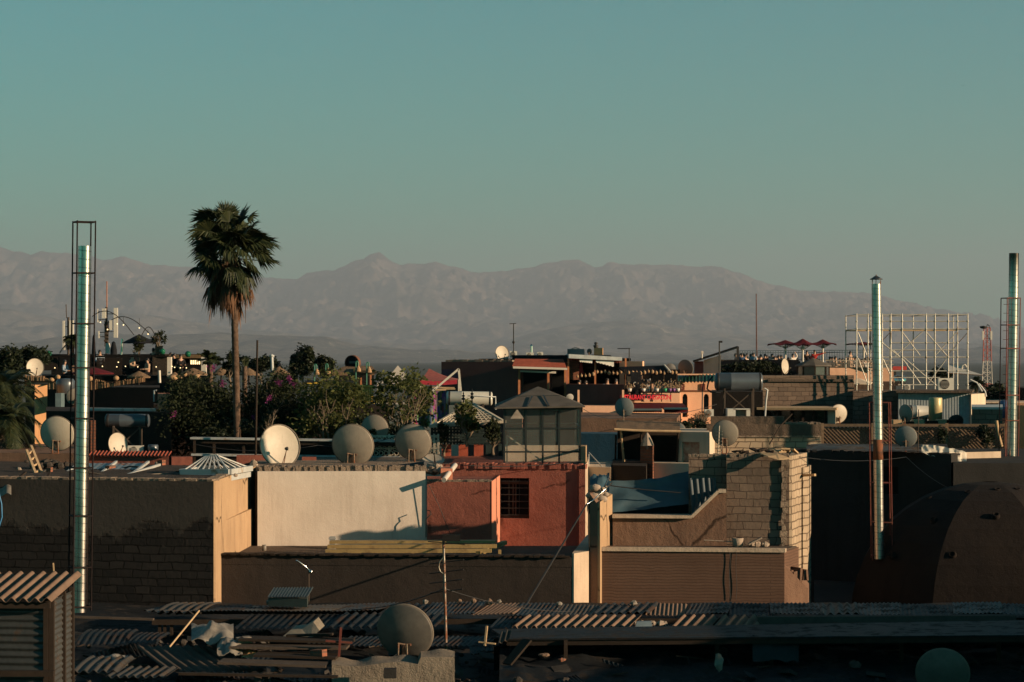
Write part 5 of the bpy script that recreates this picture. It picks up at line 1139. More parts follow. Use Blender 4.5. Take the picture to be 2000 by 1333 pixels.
m = MB(); m.tube([P(913,773,73.4),P(968,776,73.4),P(968,800,73.5)], .028, 6); one(m, 'water_pipe', M['pale_metal'], 'thin pipe running along the white water heater', 'pipe')
# --- right
house('drab_house', 'drab brown wall above the blue painted wall, behind the thatch shelter', ((1135,73.6),(1322,73.2),(1330,80),(1135,82)), 817, M['brown_wall'])
one(MB().prism(ft((1135,71),(1258,70.5),(1262,72),(1135,72.5)), 0, zr(847,71)), 'blue_wall', M['blue_wall'], 'deep blue painted wall right of the glasshouse', 'wall')
t, z = house('white_ledge_house', 'small sunlit white block with blue-grey top right of the red house', ((1148,57),(1193,56.6),(1196,60),(1148,60.5)), 912, M['cream'])
one(MB().prism(ft((1196.2,56.9),(1262,56.4),(1266,60),(1196.2,60.4)), 0, zr(910,56.6)), 'shaded_wall', M['dusk_wall'], 'dark shaded wall between white block and brick chimney', 'wall')
one(MB().prism(ft((1266.2,58.4),(1345,58.0),(1345,59),(1266.2,59.4)), 0, zr(905,58.2)), 'cream_parapet', M['cream'], 'sunlit cream parapet right of the conical chimney', 'wall')
m = MB(); m.tube([P(1150,884,57.5),P(1176,912,57)], .012, 5); m.tube([P(1150,884,57.5),P(1150,912,57.4)], .012, 5); one(m, 'handrail', M['pale_metal'], 'thin pale stair handrail beside the glasshouse corner', 'rail')
t = thing('brick_chimney', 'brick chimney with a grey conical cap under the thatch shelter', 'chimney', (*Wp(1264,58),8))
m = MB(); m.prism(ft((1251,58.3),(1275,57.9),(1277,58.3),(1253,58.7)), 7, zr(871,58)); part(m, 'stack', M['brick'], t)
m = MB(); c = P(1264,871,58.25); m.lathe([(.165,0),(.12,.12),(.07,.23),(.02,.31),(.002,.32)], c, n=8, smooth=False); part(m, 'cap', M['stone_grey'], t)
m = MB(); m.box(P(1261,878,57.85), P(1266,872,57.98)); part(m, 'smoke_hole', M['black'], t)
t = thing('thatch_shelter', 'dark ramshackle shelter of poles and matting over the conical chimney', 'shelter', (*Wp(1265,61),8.5))
m = MB(); m.grid(lambda u, v: P(1204+124*u, 838+3*u+2*noise.noise(Vector((u*8,v*3,1))), 58.6+3.4*v)+Vector((0,0,.22*v)), 24, 5, (0,0,-.05)); part(m, 'roof_mat', M['thatch'], t)
for a, b in (((1212,838,58.7),(1219,905,58.9)),((1252,840,58.6),(1253,905,58.6)),((1325,842,58.6),(1322,905,58.7)),((1203,850,60),(1202,905,60))):
    m = MB(); m.tube([P(*a), P(*b)], .03, 6); part(m, 'pole', M['wood_pale' if a[0]==1212 else 'wood_dark'], t)
m = MB(); m.tube([P(1200,839,58.5),P(1262,842,58.5),P(1330,843,58.5)], .035, 6); part(m, 'beam', M['wood_pale'], t)
m = MB(); m.slab([P(1206,904,62.3),P(1326,904,62.3),P(1326,842,62.3),P(1206,842,62.3)], (0,.05,0)); part(m, 'back_mat', M['wood_dark'], t)
t = thing('hatch_house', 'small sunlit plaster hut with a weathered red-brown hatch', 'hut', (*Wp(1355,59),8))
m = MB(); a = Wp(1325,58.7); b = Wp(1386,58.3); k = (b[0]-a[0])/61
wall_holes(m, a, b, 7, zr(844,58.5), .3, [(k*8,k*47,zr(905,58.5),zr(864,58.5))]); m.prism([(a[0],a[1]+.32),(b[0],b[1]+.32),Wp(1386,62),Wp(1325,62)], 7, zr(844,58.5)-.01); part(m, 'wall', M['cream'], t)
m = MB(); m.slab([P(1332,904,58.72),P(1373,904,58.5),P(1373,864,58.5),P(1332,864,58.72)], (0,.04,0)); part(m, 'hatch', plain('weathered_red_boards',(.26,.11,.07),.9,c2=(.40,.32,.24),scale=7), t)
t = thing('pale_block_wall', 'sunlit pale block wall with a rough brown band along its top', 'wall', (*Wp(1490,60),7))
m = MB(); m.prism(ft((1380,60.0),(1604,60.0),(1604,60.4),(1380,60.4)), 0, zr(852,60)); part(m, 'block_wall', M['pale_block'], t)
m = MB(); m.prism(ft((1380,59.96),(1604,59.96),(1604,60.44),(1380,60.44)), zr(852,60)+.003, zr(829,60)); m.prism(ft((1388,60.1),(1532,60.1),(1532,60.4),(1388,60.4)), zr(829,60), zr(814,60)); part(m, 'band', M['roof_dirt'], t)
m = MB(); jag(m, Wp(1534,60.0), Wp(1603,60.0), zr(829,60), .06, .35, 16, 12); jag(m, Wp(1382,59.95), Wp(1602,59.95), zr(852,60)-.03, .05, .04, 44, 13); part(m, 'broken_edge', M['raw_edge'], t)
t = thing('tv_aerial', 'small comb aerial standing before the grey dish on the pale block wall', 'aerial', P(1405,900,56.6))
m = MB(); m.tube([P(1401,925,56.6), P(1405,832,56.6)], .013, 6); part(m, 'pole', M['ornament'], t)
for k in range(7): m = MB(); m.bar(P(1398+.3*k,844+6.5*k,56.6), P(1411-.3*k,843+6.5*k,56.5), .012); part(m, 'cross_rod', M['ornament'], t)
m = MB(); m.tube([P(1503,868,53),P(1524,832,53.4),P(1547,809,53.6)], .016, 6); one(m, 'thin_stick', M['wood_dark'], 'thin dark stick slanting up from the scrap timber pile', 'stick')
# lattice fence
t = thing('lattice_fence', 'long brown diagonal lattice fence on the right', 'fence', (*Wp(1785,66),7.5))
def zt_(px): return zr(832 - .0*(px), 66)
for p0, p1 in ((1608,1702),(1724,1848),(1850,1962)):
    m = MB(); a, b = P(p0,834,66), P(p1,834,65.8); h = zr(834,66)-zr(888,66); w = b.x-a.x; st = .105; n = int((w+h)/st)
    for i in range(n):
        s = -h + i*st
        for sg in (1,-1):
            x0, x1 = s, s+h; u0 = max(0, x0); u1 = min(w, x1)
            if u1 <= u0: continue
            za, zb2 = (u0-x0), (u1-x0)
            if sg < 0: za, zb2 = h-za, h-zb2
            m.bar(Vector((a.x+u0, a.y+.012*sg, a.z-h+za)), Vector((a.x+u1, a.y+.012*sg, a.z-h+zb2)), .012, .026)
    part(m, 'lattice_panel', M['lattice'], t)
    m = MB(); m.bar(P(p0-2,831,66), P(p1+2,831,65.8), .09, .07); part(m, 'top_rail', M['lattice'], t)
for px in (1606,1704,1722,1849,1964): m = MB(); m.bar(P(px,827,65.9), P(px,892,65.9), .08); part(m, 'post', M['lattice'], t)
house('shaded_yard_house', 'dark wall behind the lattice fence', ((1604,67.5),(1975,66.6),(1980,71),(1604,72)), 836, M['dusk_wall'])
m = MB(); m.tube([P(1946,822,65.5),P(1950,850,65.5),P(1956,872,65.6)], .05, 7); one(m, 'dead_trunk', M['wood_pale'], 'bare grey trunk leaning on the lattice fence', 'trunk')
# tank on its stand, kiosk, block walls
tank('large dark grey water heater on a tall crossed stand', (1396,746), (1489,746), 17.5, 75, M['tank_dark'], 818)
m = MB(); m.tube([P(1392,735,75),P(1384,745,75),P(1381,760,75),P(1388,766,75),P(1408,768,75)], .03, 6); m.tube([P(1377,735,75.2),P(1372,760,75),P(1371,830,75)], .02, 6); one(m, 'water_pipe', M['cable'], 'black hoses looping from the left end of the dark water heater', 'pipe')
m = MB(); m.tube([P(1493,759,74.6),P(1499,762,74.6),P(1496,785,74.6),P(1494,818,74.6)], .03, 6); one(m, 'water_pipe', M['pale_metal'], 'pale pipe dropping from the right end of the dark water heater', 'pipe')
m = MB(); m.box(P(1421,818,74.2), P(1432,798,75)); m.box(P(1432.3,800.5,74.2), P(1461,798,74.9)); m.box(P(1458,818,74.2), P(1461,800.7,74.9)); m.box(P(1432.3,818,74.7), P(1458,800.7,74.8)); one(m, 'tool_box', M['ac_white'], 'open-fronted white cabinet under the dark water heater', 'cabinet')
ac_unit('small white air conditioner by dry twigs under the peach house', 1385, 800, 817, 73, 18)
house('brown_yard_wall', 'dark brown wall under the tall crossed tank stand', ((1390,78),(1490,77.6),(1490,82),(1390,82)), 765, M['dusk_wall'])
t = thing('glass_kiosk', 'low flat-roofed kiosk with dark green glass and a pale end door', 'kiosk', (*Wp(1560,78),8))
m = MB(); m.prism(ft((1478,77.0),(1634,76.4),(1640,79.5),(1478,80)), zr(801,76.8), zr(797,76.8)); part(m, 'roof', M['wood_pale'], t)
m = MB(); m.prism(ft((1484,77.8),(1615,77.2),(1615,79),(1484,79.4)), 7, zr(803,77.4)); part(m, 'glazing', plain('dark_green_glass',(.012,.022,.018),.12), t)
for px in (1500,1522,1546,1568,1590,1612): m = MB(); Y=77.7-.6*(px-1484)/131; m.bar(P(px,802,Y), P(px,835,Y), .07); part(m, 'mullion', M['wood_dark'], t)
m = MB(); m.prism(ft((1617,77.0),(1632,76.9),(1633,78.6),(1617,78.8)), 7, zr(802,77)); part(m, 'door', M['cream'], t)
t, z = house('block_house', 'long bare-block wall with a diagonal shadow, behind the glass kiosk', ((1485,84.0),(1668,84.1),(1668,86),(1485,86)), 734, M['grey_block'], 0)
one(MB().prism(ft((1500,83.93),(1666,84.0),(1666,84.2),(1500,84.1)), zr(746,84), zr(741,84)), 'concrete_band', M['roof_dirt'], 'thin concrete band near the top of the long block wall', 'band')
t, z = house('block_house', 'square bare-block house behind the rain-capped flue', ((1666,82.4),(1753,82.3),(1755,86),(1672,86.6)), 764, M['grey_block'])
# white container and tanks
t = thing('tin_cabin', 'pale blue-grey ribbed tin cabin under the scaffold', 'cabin', (*Wp(1825,77.5),7))
m = MB(); m.prism(ft((1753,78.2),(1894,78.0),(1898,82),(1755,83)), 0, zr(768,77.8)); part(m, 'core', M['dusk_wall'], t)
a = Vector((*Wp(1754,78.12),7.5)); b = Vector((*Wp(1894,77.92),7.5)); m = MB(); corr(m, a, b-a, (0,0,zr(769,77.8)-7.5), .09, .004); part(m, 'ribbed_wall', plain('blue_grey_panel',(.20,.23,.245),.6), t)
m = MB(); m.prism(ft((1894.3,77.9),(1897,77.8),(1925,80.5),(1899,81)), 0, zr(771,77.5)); part(m, 'end_wall', M['cream'], t)
m = MB(); m.prism(ft((1750,77.9),(1899,77.6),(1903,82),(1752,83)), zr(768,77.8)+.004, zr(764,77.8)); part(m, 'roof', M['roof_dirt'], t)
m = MB(); c = P(1827,826,73); h = zr(777,73)-c.z; m.lathe([(.001,0),(.205,0),(.205,h*.97),(.19,h),(.001,h)], c, n=24); one(m, 'water_tank', rusty('cream_enamel',(.46,.38,.20),(.25,.19,.10),.2,.4,.2), 'tall round cream water tank beside the tin cabin', 'water tank')
tank('pale horizontal cylinder behind the sideways dish', (1776,805), (1816,806), 13, 74.5, M['tank_white'], 828, 'storage_tank')
rd = random.Random(8)
for i, px in enumerate((1752,1772,1792,1818,1840,1856)):
    m = MB(); m.box(P(px-7,829,71.5), P(px+8,821+rd.uniform(-2,2),72)); one(m, 'crate', M['wood_dark' if i%2 else 'wood_pale'], 'low crate in the row along the lattice fence top, under the tin cabin', 'crate', 'crates along the lattice fence')
house('low_block_house', 'low dark block house with a pale roof line beside the right flue', ((1898,70),(1958,69.6),(1958,74),(1898,74)), 800, M['grey_block'], 0, coping=M['pale_metal'])
house('orange_house', 'small orange house wall at the right frame edge behind the flue', ((1985,76),(2060,75),(2060,80),(1985,80)), 792, M['orange_wall'])
house('far_dark_house', 'dark flat-roofed house on the skyline behind the right flue', ((1905,118),(2080,118),(2080,128),(1905,128)), 788, M['dusk_wall'], coping=M['pale_side'])
house('far_dark_house', 'tall dark house cut by the right frame edge on the skyline', ((1988,122),(2080,121),(2080,128),(1988,128)), 758, M['dusk_wall'])
m = MB(); m.lathe([(.001,0),(.22,0),(.22,.5),(.14,.58),(.001,.6)], P(1963,818,78), n=16); one(m, 'water_tank', plain('blue_plastic_tank',(.05,.10,.20),.4), 'small blue plastic tank half hidden by the right flue', 'water tank')
# ---------------------------------------------------------------- the restaurants and terraces on the skyline
M['maroon'] = plaster('maroon_render', (.155,.062,.05), (.125,.05,.042), (.07,.03,.026), .4, .3, .3)
M['peach'] = plaster('peach_render', (.68,.40,.26), (.62,.35,.22), (.46,.25,.16), .5, .3, .3)
M['awning_red'] = plain('wine_red_canvas', (.075,.009,.013), .8, var=.12)
M['white_paint'] = plain('white_paint', (.50,.455,.39), .6, var=.12)
M['black_cloth'] = plain('black_canvas', (.012,.013,.016), .9)
M['wicker'] = plain('wicker', (.40,.25,.14), .9, var=.45, scale=26, bump=.5)
M['lamp_lit'] = plain('lit_bulb', (.8,.6,.3), .4, emit=((1,.75,.4), .9))
M['green_glass'] = plain('green_glass_globe', (.01,.10,.05), .08, .0, .3)
M['orange_post'] = plain('orange_post', (.42,.17,.08), .8)
def flatq(m, p0, p1, r0_, r1_, Y, t=.05, Y1=None): return m.slab([P(p0,r1_,Y),P(p1,r1_,Y1 or Y),P(p1,r0_,Y1 or Y),P(p0,r0_,Y)], (0,t,0))
# maroon house
t = thing('maroon_house', 'maroon house with a tiled canopy over a wide dark opening, left of the restaurant', 'house', (*Wp(980,100),0))
a, b = Wp(862,100.4), Wp(1106,98.4); ln = math.hypot(b[0]-a[0], b[1]-a[1]); ku = lambda px: ln*(px-862)/244
m = MB(); wall_holes(m, a, b, 0, zr(707,99.4), .3, [(ku(1018),ku(1068),zr(800,99),zr(724,99)),(ku(1074),ku(1102),zr(800,99),zr(724,99))]); m.prism([(a[0],a[1]+4.2),(b[0],b[1]+4.2),Wp(1108,108),Wp(864,108)], 0, zr(707,99.4)-.02)
m.prism([(a[0],a[1]+.32),(a[0]+3.0,a[1]+.30),(a[0]+3.0,a[1]+4.3),(a[0],a[1]+4.3)], 0, zr(707,99.4)-.03); part(m, 'wall', M['maroon'], t)
m = MB(); m.slab([P(1000,716,97.6),P(1107,719,97.6),P(1100,702,98.6),P(1006,701,98.6)], (0,.2,.0)); part(m, 'tile_canopy', M['tile_red'], t)
m = MB(); m.slab([P(1002,720,97.5),P(1108,723,97.5),P(1108,719,97.5),P(1002,716,97.5)], (0,.1,0)); part(m, 'fascia', M['white_paint'], t)
m = MB(); m.slab([P(1016,727,97.9),P(1086,730,97.9),P(1086,726,97.9),P(1016,724,97.9)], (0,.08,0)); part(m, 'blind_box', M['white_paint'], t)
for px in (1014,1071,1104): m = MB(); m.bar(P(px,795,98.2), P(px,720,98.2), .085); part(m, 'post', M['orange_post'], t)
m = MB(); m.slab([P(1016,800,100.6),P(1104,800,100.2),P(1104,722,100.2),P(1016,722,100.6)], (0,.1,0)); part(m, 'dark_interior', M['black'], t)  # black panel just inside the opening, put in for its deep shade
m = MB(); m.slab([P(863,741,100.2),P(897,741,99.9),P(897,722,99.9),P(863,722,100.2)], (0,.03,0)); part(m, 'poster', plain('dark_poster',(.05,.015,.03),.6,c2=(.14,.02,.05),scale=3), t)
m = MB(); jag(m, Wp(870,100.4), Wp(1000,99.4), zr(707,99.4), .10, .3, 18, 90); part(m, 'coping', M['raw_edge'], t)
MZ = zr(707,99.4)
m = MB(); m.prism(ft((935,101),(1000,100.4),(1000,103),(935,103.6)), MZ-.05, zr(701,101)); m.prism(ft((1000.3,100.5),(1110,99.5),(1116,104),(1000.3,104)), MZ-.05, zr(694,100)); one(m, 'roof_room', M['black_cloth'], 'dark low flat roof behind the tiled canopy', 'roof')
for i, (px, r0_, r1_, w) in enumerate(((1003,686,699,14),(1035,689,699,15),(1055,688,698,12))): ac_unit(('white air conditioner under the thin aerial on the maroon house','air conditioner with a steel pipe above it on the maroon house','rightmost air conditioner on the maroon house')[i], px, r0_, r1_, 101, w)
m = MB(); m.tube([P(1038,690,101.2),P(1038,676,101.2)], .05, 10); m.lathe([(.08,0),(.002,.08)], P(1038,676,101.2), n=10); one(m, 'vent_pipe', M['steel'], 'short bright vent pipe above the middle air conditioner', 'pipe')
t = thing('tv_aerial', 'thin tall aerial with one short crossbar on the maroon house', 'aerial', P(1003,700,101))
m = MB(); m.tube([P(1003,700,101), P(1003,632,101)], .022, 6); part(m, 'pole', M['black_steel'], t)
m = MB(); m.bar(P(995,633,101), P(1008,632,101), .03); m.ball(P(1003,669,101), .06, 8, 6); part(m, 'cross_rod', M['black_steel'], t)
# terrace with the white scalloped awning
t = thing('terrace_house', 'open roof terrace with a white canopy edge and scalloped white awnings', 'building', (*Wp(1165,100),0))
m = MB(); m.prism(ft((1106,99.5),(1232,98.5),(1236,107),(1110,108)), 0, zr(752,99)); part(m, 'wall', M['maroon'], t)
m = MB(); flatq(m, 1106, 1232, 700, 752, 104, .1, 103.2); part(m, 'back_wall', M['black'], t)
m = MB(); m.slab([P(1111,700,97.9),P(1215,705,97.9),P(1215,698,97.9),P(1111,692,97.9)], (0,6.5,0)); part(m, 'canopy', plain('pale_blue_canopy',(.46,.48,.47),.6), t)
m = MB()
for k in range(34): a = P(1113+3*k,700.5+.15*k,98.2); m.slab([a+Vector((0,0,-.10)), a+Vector((.05,0,0)), a+Vector((-.012,0,0))], (0,.02,0))
part(m, 'valance', M['tile_red'], t)
for p0, p1, r0_, r1_ in ((1132,1157,703,709),(1164,1199,704,716)):
    m = MB(); n = 12; top = [P(p0+(p1-p0)*k/n, r0_+ (1 if p0>1150 else 0)*k/n*2, 98.0) for k in range(n+1)]; bot = [P(p0+(p1-p0)*k/n, r0_+3+(r1_-r0_-3)*k/n+(1.6 if k%2 else 0), 98.0) for k in range(n+1)]
    for k in range(n): m.slab([bot[k],bot[k+1],top[k+1],top[k]], (0,.03,0))
    part(m, 'awning', plain('white_awning',(.78,.74,.66),.8), t)
for px in (1110,1162.5,1222): m = MB(); m.bar(P(px,752,98.3), P(px,700,98.3), .07); part(m, 'post', M['orange_post'], t)
m = MB(); flatq(m, 1111, 1131, 704, 742, 99.2, .1); part(m, 'stone_pier', M['brick'], t)
m = MB(); m.slab([P(1133,708,98.5),P(1137,708,98.5),P(1140,733,98.5),P(1131,728,98.5)], (0,.03,0)); part(m, 'curtain', plain('red_curtain',(.24,.03,.03),.9), t)
m = MB(); m.prism(ft((1210,102),(1255,101.6),(1258,106),(1210,106)), zr(752,100), zr(706,102)); part(m, 'roof_room', M['peach'], t)
m = MB(); m.prism(ft((1106,97.9),(1228,96.9),(1228,97.4),(1106,98.4)), 0, zr(751,97.5)); part(m, 'parapet', M['maroon'], t)
m = MB(); m.prism(ft((1138,95.0),(1208,95.0),(1210,96.6),(1138,96.8)), 0, zr(793,95)); part(m, 'lower_wall', M['peach'], t)
for px in (1130,1217): m = MB(); m.prism(ft((px-2,95.1),(px+2,95.1),(px+2,95.5),(px-2,95.5)), 0, zr(762,95.2)); part(m, 'pilaster', M['peach'], t)
# cluster on its roof
t = thing('brick_chimney', 'square sunlit orange chimney with a round pot on the terrace skyline', 'chimney', (*Wp(1168,104),10))
m = MB(); m.prism(ft((1160,104),(1177,103.8),(1178,105),(1160,105.2)), zr(705,104), zr(680,104)); part(m, 'stack', M['orange_wall'], t)
m = MB(); m.lathe([(.09,0),(.12,.1),(.05,.14),(.09,.22),(.002,.26)], P(1164,680,104.4), n=12); part(m, 'pot', M['black_steel'], t)
m = MB(); m.prism(ft((1108,104),(1141,103.6),(1143,106),(1108,106.4)), zr(700,104), zr(682,104)); m.grid(lambda u, v: P(1114+20*u, 682-3.2*math.sin(math.pi*u), 104.2+1.2*v), 8, 2, (0,0,-.05)); one(m, 'water_tank', M['tank_dark'], 'grey box tank with a curved lid on the terrace skyline', 'water tank')
m = MB(); m.tube([P(1229,707,103),P(1229,681,103)], .022, 6); m.tube([P(1206,681.5,103),P(1231,681,103)], .022, 6); one(m, 'tv_aerial', M['black_steel'], 'inverted-L aerial against the sky above the restaurant', 'aerial')
m = MB(); m.slab([P(1155,699,102),P(1199,700,102),P(1192,694,103),P(1156,693,103)], (0,.6,0)); one(m, 'roof_hatch', M['black_cloth'], 'dark low sloped roof hatch by the orange chimney', 'roof')
# restaurant
t = thing('restaurant', 'cream restaurant front with red lettering, flower rail and two red awnings', 'restaurant', (*Wp(1280,98),0))
m = MB(); m.prism(ft((1228.5,96.6),(1328,96.6),(1332,104),(1232,105)), 0, zr(768,97)); part(m, 'wall', M['peach'], t)
m = MB(); flatq(m, 1226, 1328, 722, 768, 102, .1, 101.4); part(m, 'back_wall', M['black'], t)
m = MB(); m.slab([P(1208,717,97.2),P(1298,714,96.6),P(1312,727,95.9),P(1226,733,96.4)][::-1], (0,0,-.06)); part(m, 'canopy', M['black_cloth'], t)
m = MB(); m.bar(P(1298,713.5,96.5), P(1310,727,95.8), .05); part(m, 'canopy_edge', M['white_paint'], t)
for px in (1220,1223,1272,1297,1322): m = MB(); m.bar(P(px,768,96.3), P(px,722,96.3), .05); part(m, 'post', M['wood_dark'], t)
m = MB(); flatq(m, 1232, 1252, 727, 783, 95.6, .05); part(m, 'black_banner', M['black_cloth'], t)
m = MB(); m.tube([P(1240+3*math.cos(a),751-4*math.sin(a),95.57) for a in (.9,1.6,2.4,3.2,4.0,4.8)], .02, 5); part(m, 'banner_mark', M['white_paint'], t)
m = MB(); flatq(m, 1252.5, 1312, 770, 785, 95.8, .2, 95.8); part(m, 'sign_wall', M['peach'], t)
def lettering(txt, p0, p1, row0, row1, Y, mat, parent, name):
    cu = bpy.data.curves.new(name, 'FONT'); cu.body = txt; cu.size = 1.0; cu.extrude = .06; cu.offset = .025; cu.fill_mode = 'BOTH'
    o = bpy.data.objects.new(name, cu); COL.objects.link(o); dg = bpy.context.evaluated_depsgraph_get(); me = bpy.data.meshes.new_from_object(o.evaluated_get(dg)); bpy.data.objects.remove(o)
    xs = [v.co.x for v in me.vertices]; ys = [v.co.y for v in me.vertices]; a = P(p0,row1,Y); w = L(p1-p0,Y)/(max(xs)-min(xs)); h = L(row1-row0,Y)/(max(ys)-min(ys))
    m = MB(); m.add([Vector((a.x+(v.co.x-min(xs))*w, a.y - v.co.z*.6, a.z+(v.co.y-min(ys))*h)) for v in me.vertices], [tuple(p.vertices) for p in me.polygons]); bpy.data.meshes.remove(me)
    return part(m, name, mat, parent)
lettering('RESTAURANT CHEGROUNI', 1211, 1311, 771.5, 781, 95.35, plain('red_letters', (.80,.035,.06), .5, var=.05), t, 'sign_letters')
for px in (1256,1274,1292,1310): m = MB(); m.bar(P(px,768,95.5), P(px,785,95.5), .035); part(m, 'sign_bracket', M['black_steel'], t)
for p0, p1, d in ((1234,1293,0),(1295,1344,1)):
    m = MB(); q = [P(p0+2,801-d*2,93.8),P(p1,801-d*2,93.4),P(p1-(10 if d else 4),787+d,95.6),P(p0-(0 if not d else 14),787,95.9)]; m.slab(q, (0,.02,-.04)); part(m, 'awning', M['awning_red'], t)
    m = MB(); flatq(m, p0+2, p1, 798.5-d*2, 802-d*2, 93.75, .05, 93.35); part(m, 'awning_bar', M['white_paint'], t)
    m = MB(); n = 12
    for k in range(n): a = P(p0+2+(p1-p0-2)*k/n, 802.2-d*2, 93.8); b = P(p0+2+(p1-p0-2)*(k+1)/n, 802.2-d*2, 93.8); dz = L(3 if not d else 6,94); m.slab([a+Vector((0,0,-dz)), (a+b)/2+Vector((0,0,-dz*1.25)), b+Vector((0,0,-dz)), b, a], (0,.02,0))
    part(m, 'valance', M['awning_red'], t)
m = MB()
for k in range(30): m.bar(P(1226+3.4*k,748,95.9), P(1226+3.4*k,768,95.9), .018)
for r_ in (748,767): m.bar(P(1224,r_,95.9), P(1327,r_,95.6), .04)
part(m, 'railing', M['black_steel'], t)
m = MB(); m.bar(P(1275,770,95.8), P(1275,748,95.8), .08); part(m, 'rail_post', M['peach'], t)
rd = random.Random(14)
for i, (px, c) in enumerate(((1230,'white'),(1257,'white'),(1283,'white'),(1299,'green'),(1308.5,'purple'),(1316,'purple'),(1324,'white'))):
    cm = M.setdefault('pot_'+c, plain(c+'_pot', {'white':(.6,.57,.52),'green':(.02,.30,.13),'purple':(.20,.07,.22)}[c], .5))
    tt = thing('flower_pot', c+' flower pot '+('at the left end of the restaurant rail','left of the rail post at the restaurant','right of the rail post at the restaurant','in the row on the restaurant rail','left of two purple ones on the restaurant rail','right of two purple ones on the restaurant rail','at the right end of the restaurant rail')[i], 'flower pot', P(px,766,95.4))
    m = MB(); m.lathe([(.001,0),(.06,0),(.085,.12),(.07,.12)], P(px,765,95.4), n=12); part(m, 'pot', cm, tt)
    m = MB()
    for k in range(36): q = P(px,761,95.4)+Vector((rd.gauss(0,.09),rd.gauss(0,.05),abs(rd.gauss(.08,.1)))); m.face([q, q+Vector((.04,.01,.03)), q+Vector((.01,0,.07))])
    part(m, 'plant', M.setdefault('pot_leaf', plain('pot_plant',(.10,.12,.05),.8,c2=(.28,.14,.11),scale=30)), tt)
rd = random.Random(15)
for k in range(26):
    px = 1128+7.7*k; r_ = lerp_poly([(1128,734),(1150,732),(1170,727),(1190,728),(1220,728),(1330,728)], px)+rd.uniform(-2,2); Y = 97.4 if px < 1225 else 95.9
    m = MB(); m.ball(P(px,r_,Y), L(rd.uniform(2.4,3.4),Y), 9, 6, (1,1,1.15)); m.bar(P(px,r_-2,Y), P(px,r_-5,Y), .015); one(m, 'wicker_lantern', M['wicker'], 'round wicker lantern in the string under the restaurant terrace canopies', 'lantern', 'lanterns strung along the terraces')
# peach house with arches
t = thing('peach_house', 'sunlit peach house with green tiled eaves and two arched windows', 'house', (*Wp(1365,98),0))
zt = zr(746,97.8)
a, b = Wp(1328,97.9), Wp(1402,97.9); ln = math.hypot(b[0]-a[0], b[1]-a[1]); ku = lambda px: ln*(px-1328)/74
m = MB(); hs = []
for px in (1338,1379.5):
    for k in range(6):
        hw = 5.0*math.sqrt(max(0,1-(k/5.5)**2)) if k else 5.0
    hs += [(ku(px-5),ku(px+5),zr(815,98),zr(775,98)), (ku(px-4.2),ku(px+4.2),zr(775,98),zr(772,98)), (ku(px-2.6),ku(px+2.6),zr(772,98),zr(770,98))]
wall_holes(m, a, b, 0, zt, .3, hs); m.prism([(a[0],a[1]+.5),(b[0],b[1]+.5),Wp(1402,104),Wp(1330,105)], 0, zt-.01); part(m, 'wall', M['peach'], t)
for px in (1338,1379.5): m = MB(); flatq(m, px-6, px+6, 768, 818, 98.2, .03); part(m, 'window', plain('dark_arch_pane',(.012,.012,.014),.3), t)
for px in (1333,1373.5): m = MB(); flatq(m, px-4, px+4, 750, 762, 97.84, .05); part(m, 'shutter', plain('brown_shutter',(.16,.05,.035),.8), t)
m = MB(); flatq(m, 1329, 1399, 762.6, 763.6, 97.8, .1); part(m, 'string_course', M['maroon'], t)
m = MB(); o = P(1324,746,97.7); corr(m, o, P(1402,745,96.7)-o, P(1324,733,98.3)-o, .16, .03, 8, .03); part(m, 'tiled_eaves', plain('green_tile',(.018,.085,.045),.4), t)
m = MB(); flatq(m, 1322, 1402, 730.5, 733, 97.7, .3); part(m, 'cornice', M['peach'], t)
# angled glass roof
t = thing('glass_roof', 'angled glass roof over a patched wall at the left of the parasol terrace', 'canopy', (*Wp(1400,108),10))
m = MB(); m.slab([P(1354,706,107),P(1441,678,106),P(1441,676,109),P(1360,702,110)], (0,0,-.06)); part(m, 'glass_panel', plain('dark_roof_glass',(.05,.075,.085),.15), t)
m = MB(); m.bar(P(1441,704,106), P(1441,677,106), .10); m.bar(P(1354,706,107),P(1441,677.5,106), .07); part(m, 'frame', M['black_steel'], t)
m = MB(); m.slab([P(1400,706,106.6),P(1440,704,106.1),P(1440,680,106.1),P(1400,693,106.6)], (0,.02,0)); part(m, 'side_pane', M['glass'], t)
m = MB(); m.prism(ft((1356,107.4),(1374,107.0),(1374,109),(1356,109.4)), 0, zr(706,107)); part(m, 'brown_wall', M['maroon'], t)
m = MB(); m.prism(ft((1374.2,107.0),(1408,106.3),(1408,109),(1374.2,109)), 0, [zr(704,107),zr(694,106.5),zr(694,106.5),zr(704,107)]); part(m, 'patched_wall', M['cream'], t)
m = MB(); m.tube([P(1405,735,104),P(1405,668,104)], .03, 6); m.box(P(1403.5,670,104.05), P(1411,666,103.9)); one(m, 'lamp_post', M['black_steel'], 'thin lamp post with a small square head by the glass roof', 'lamp post')
m = MB(); m.tube([P(1371,700,106),P(1371,690,106)], .03, 6); m.box(P(1369,691,106.1), P(1374,686,105.9)); one(m, 'floodlight', M['white_paint'], 'small floodlight on a stub left of the glass roof', 'lamp')
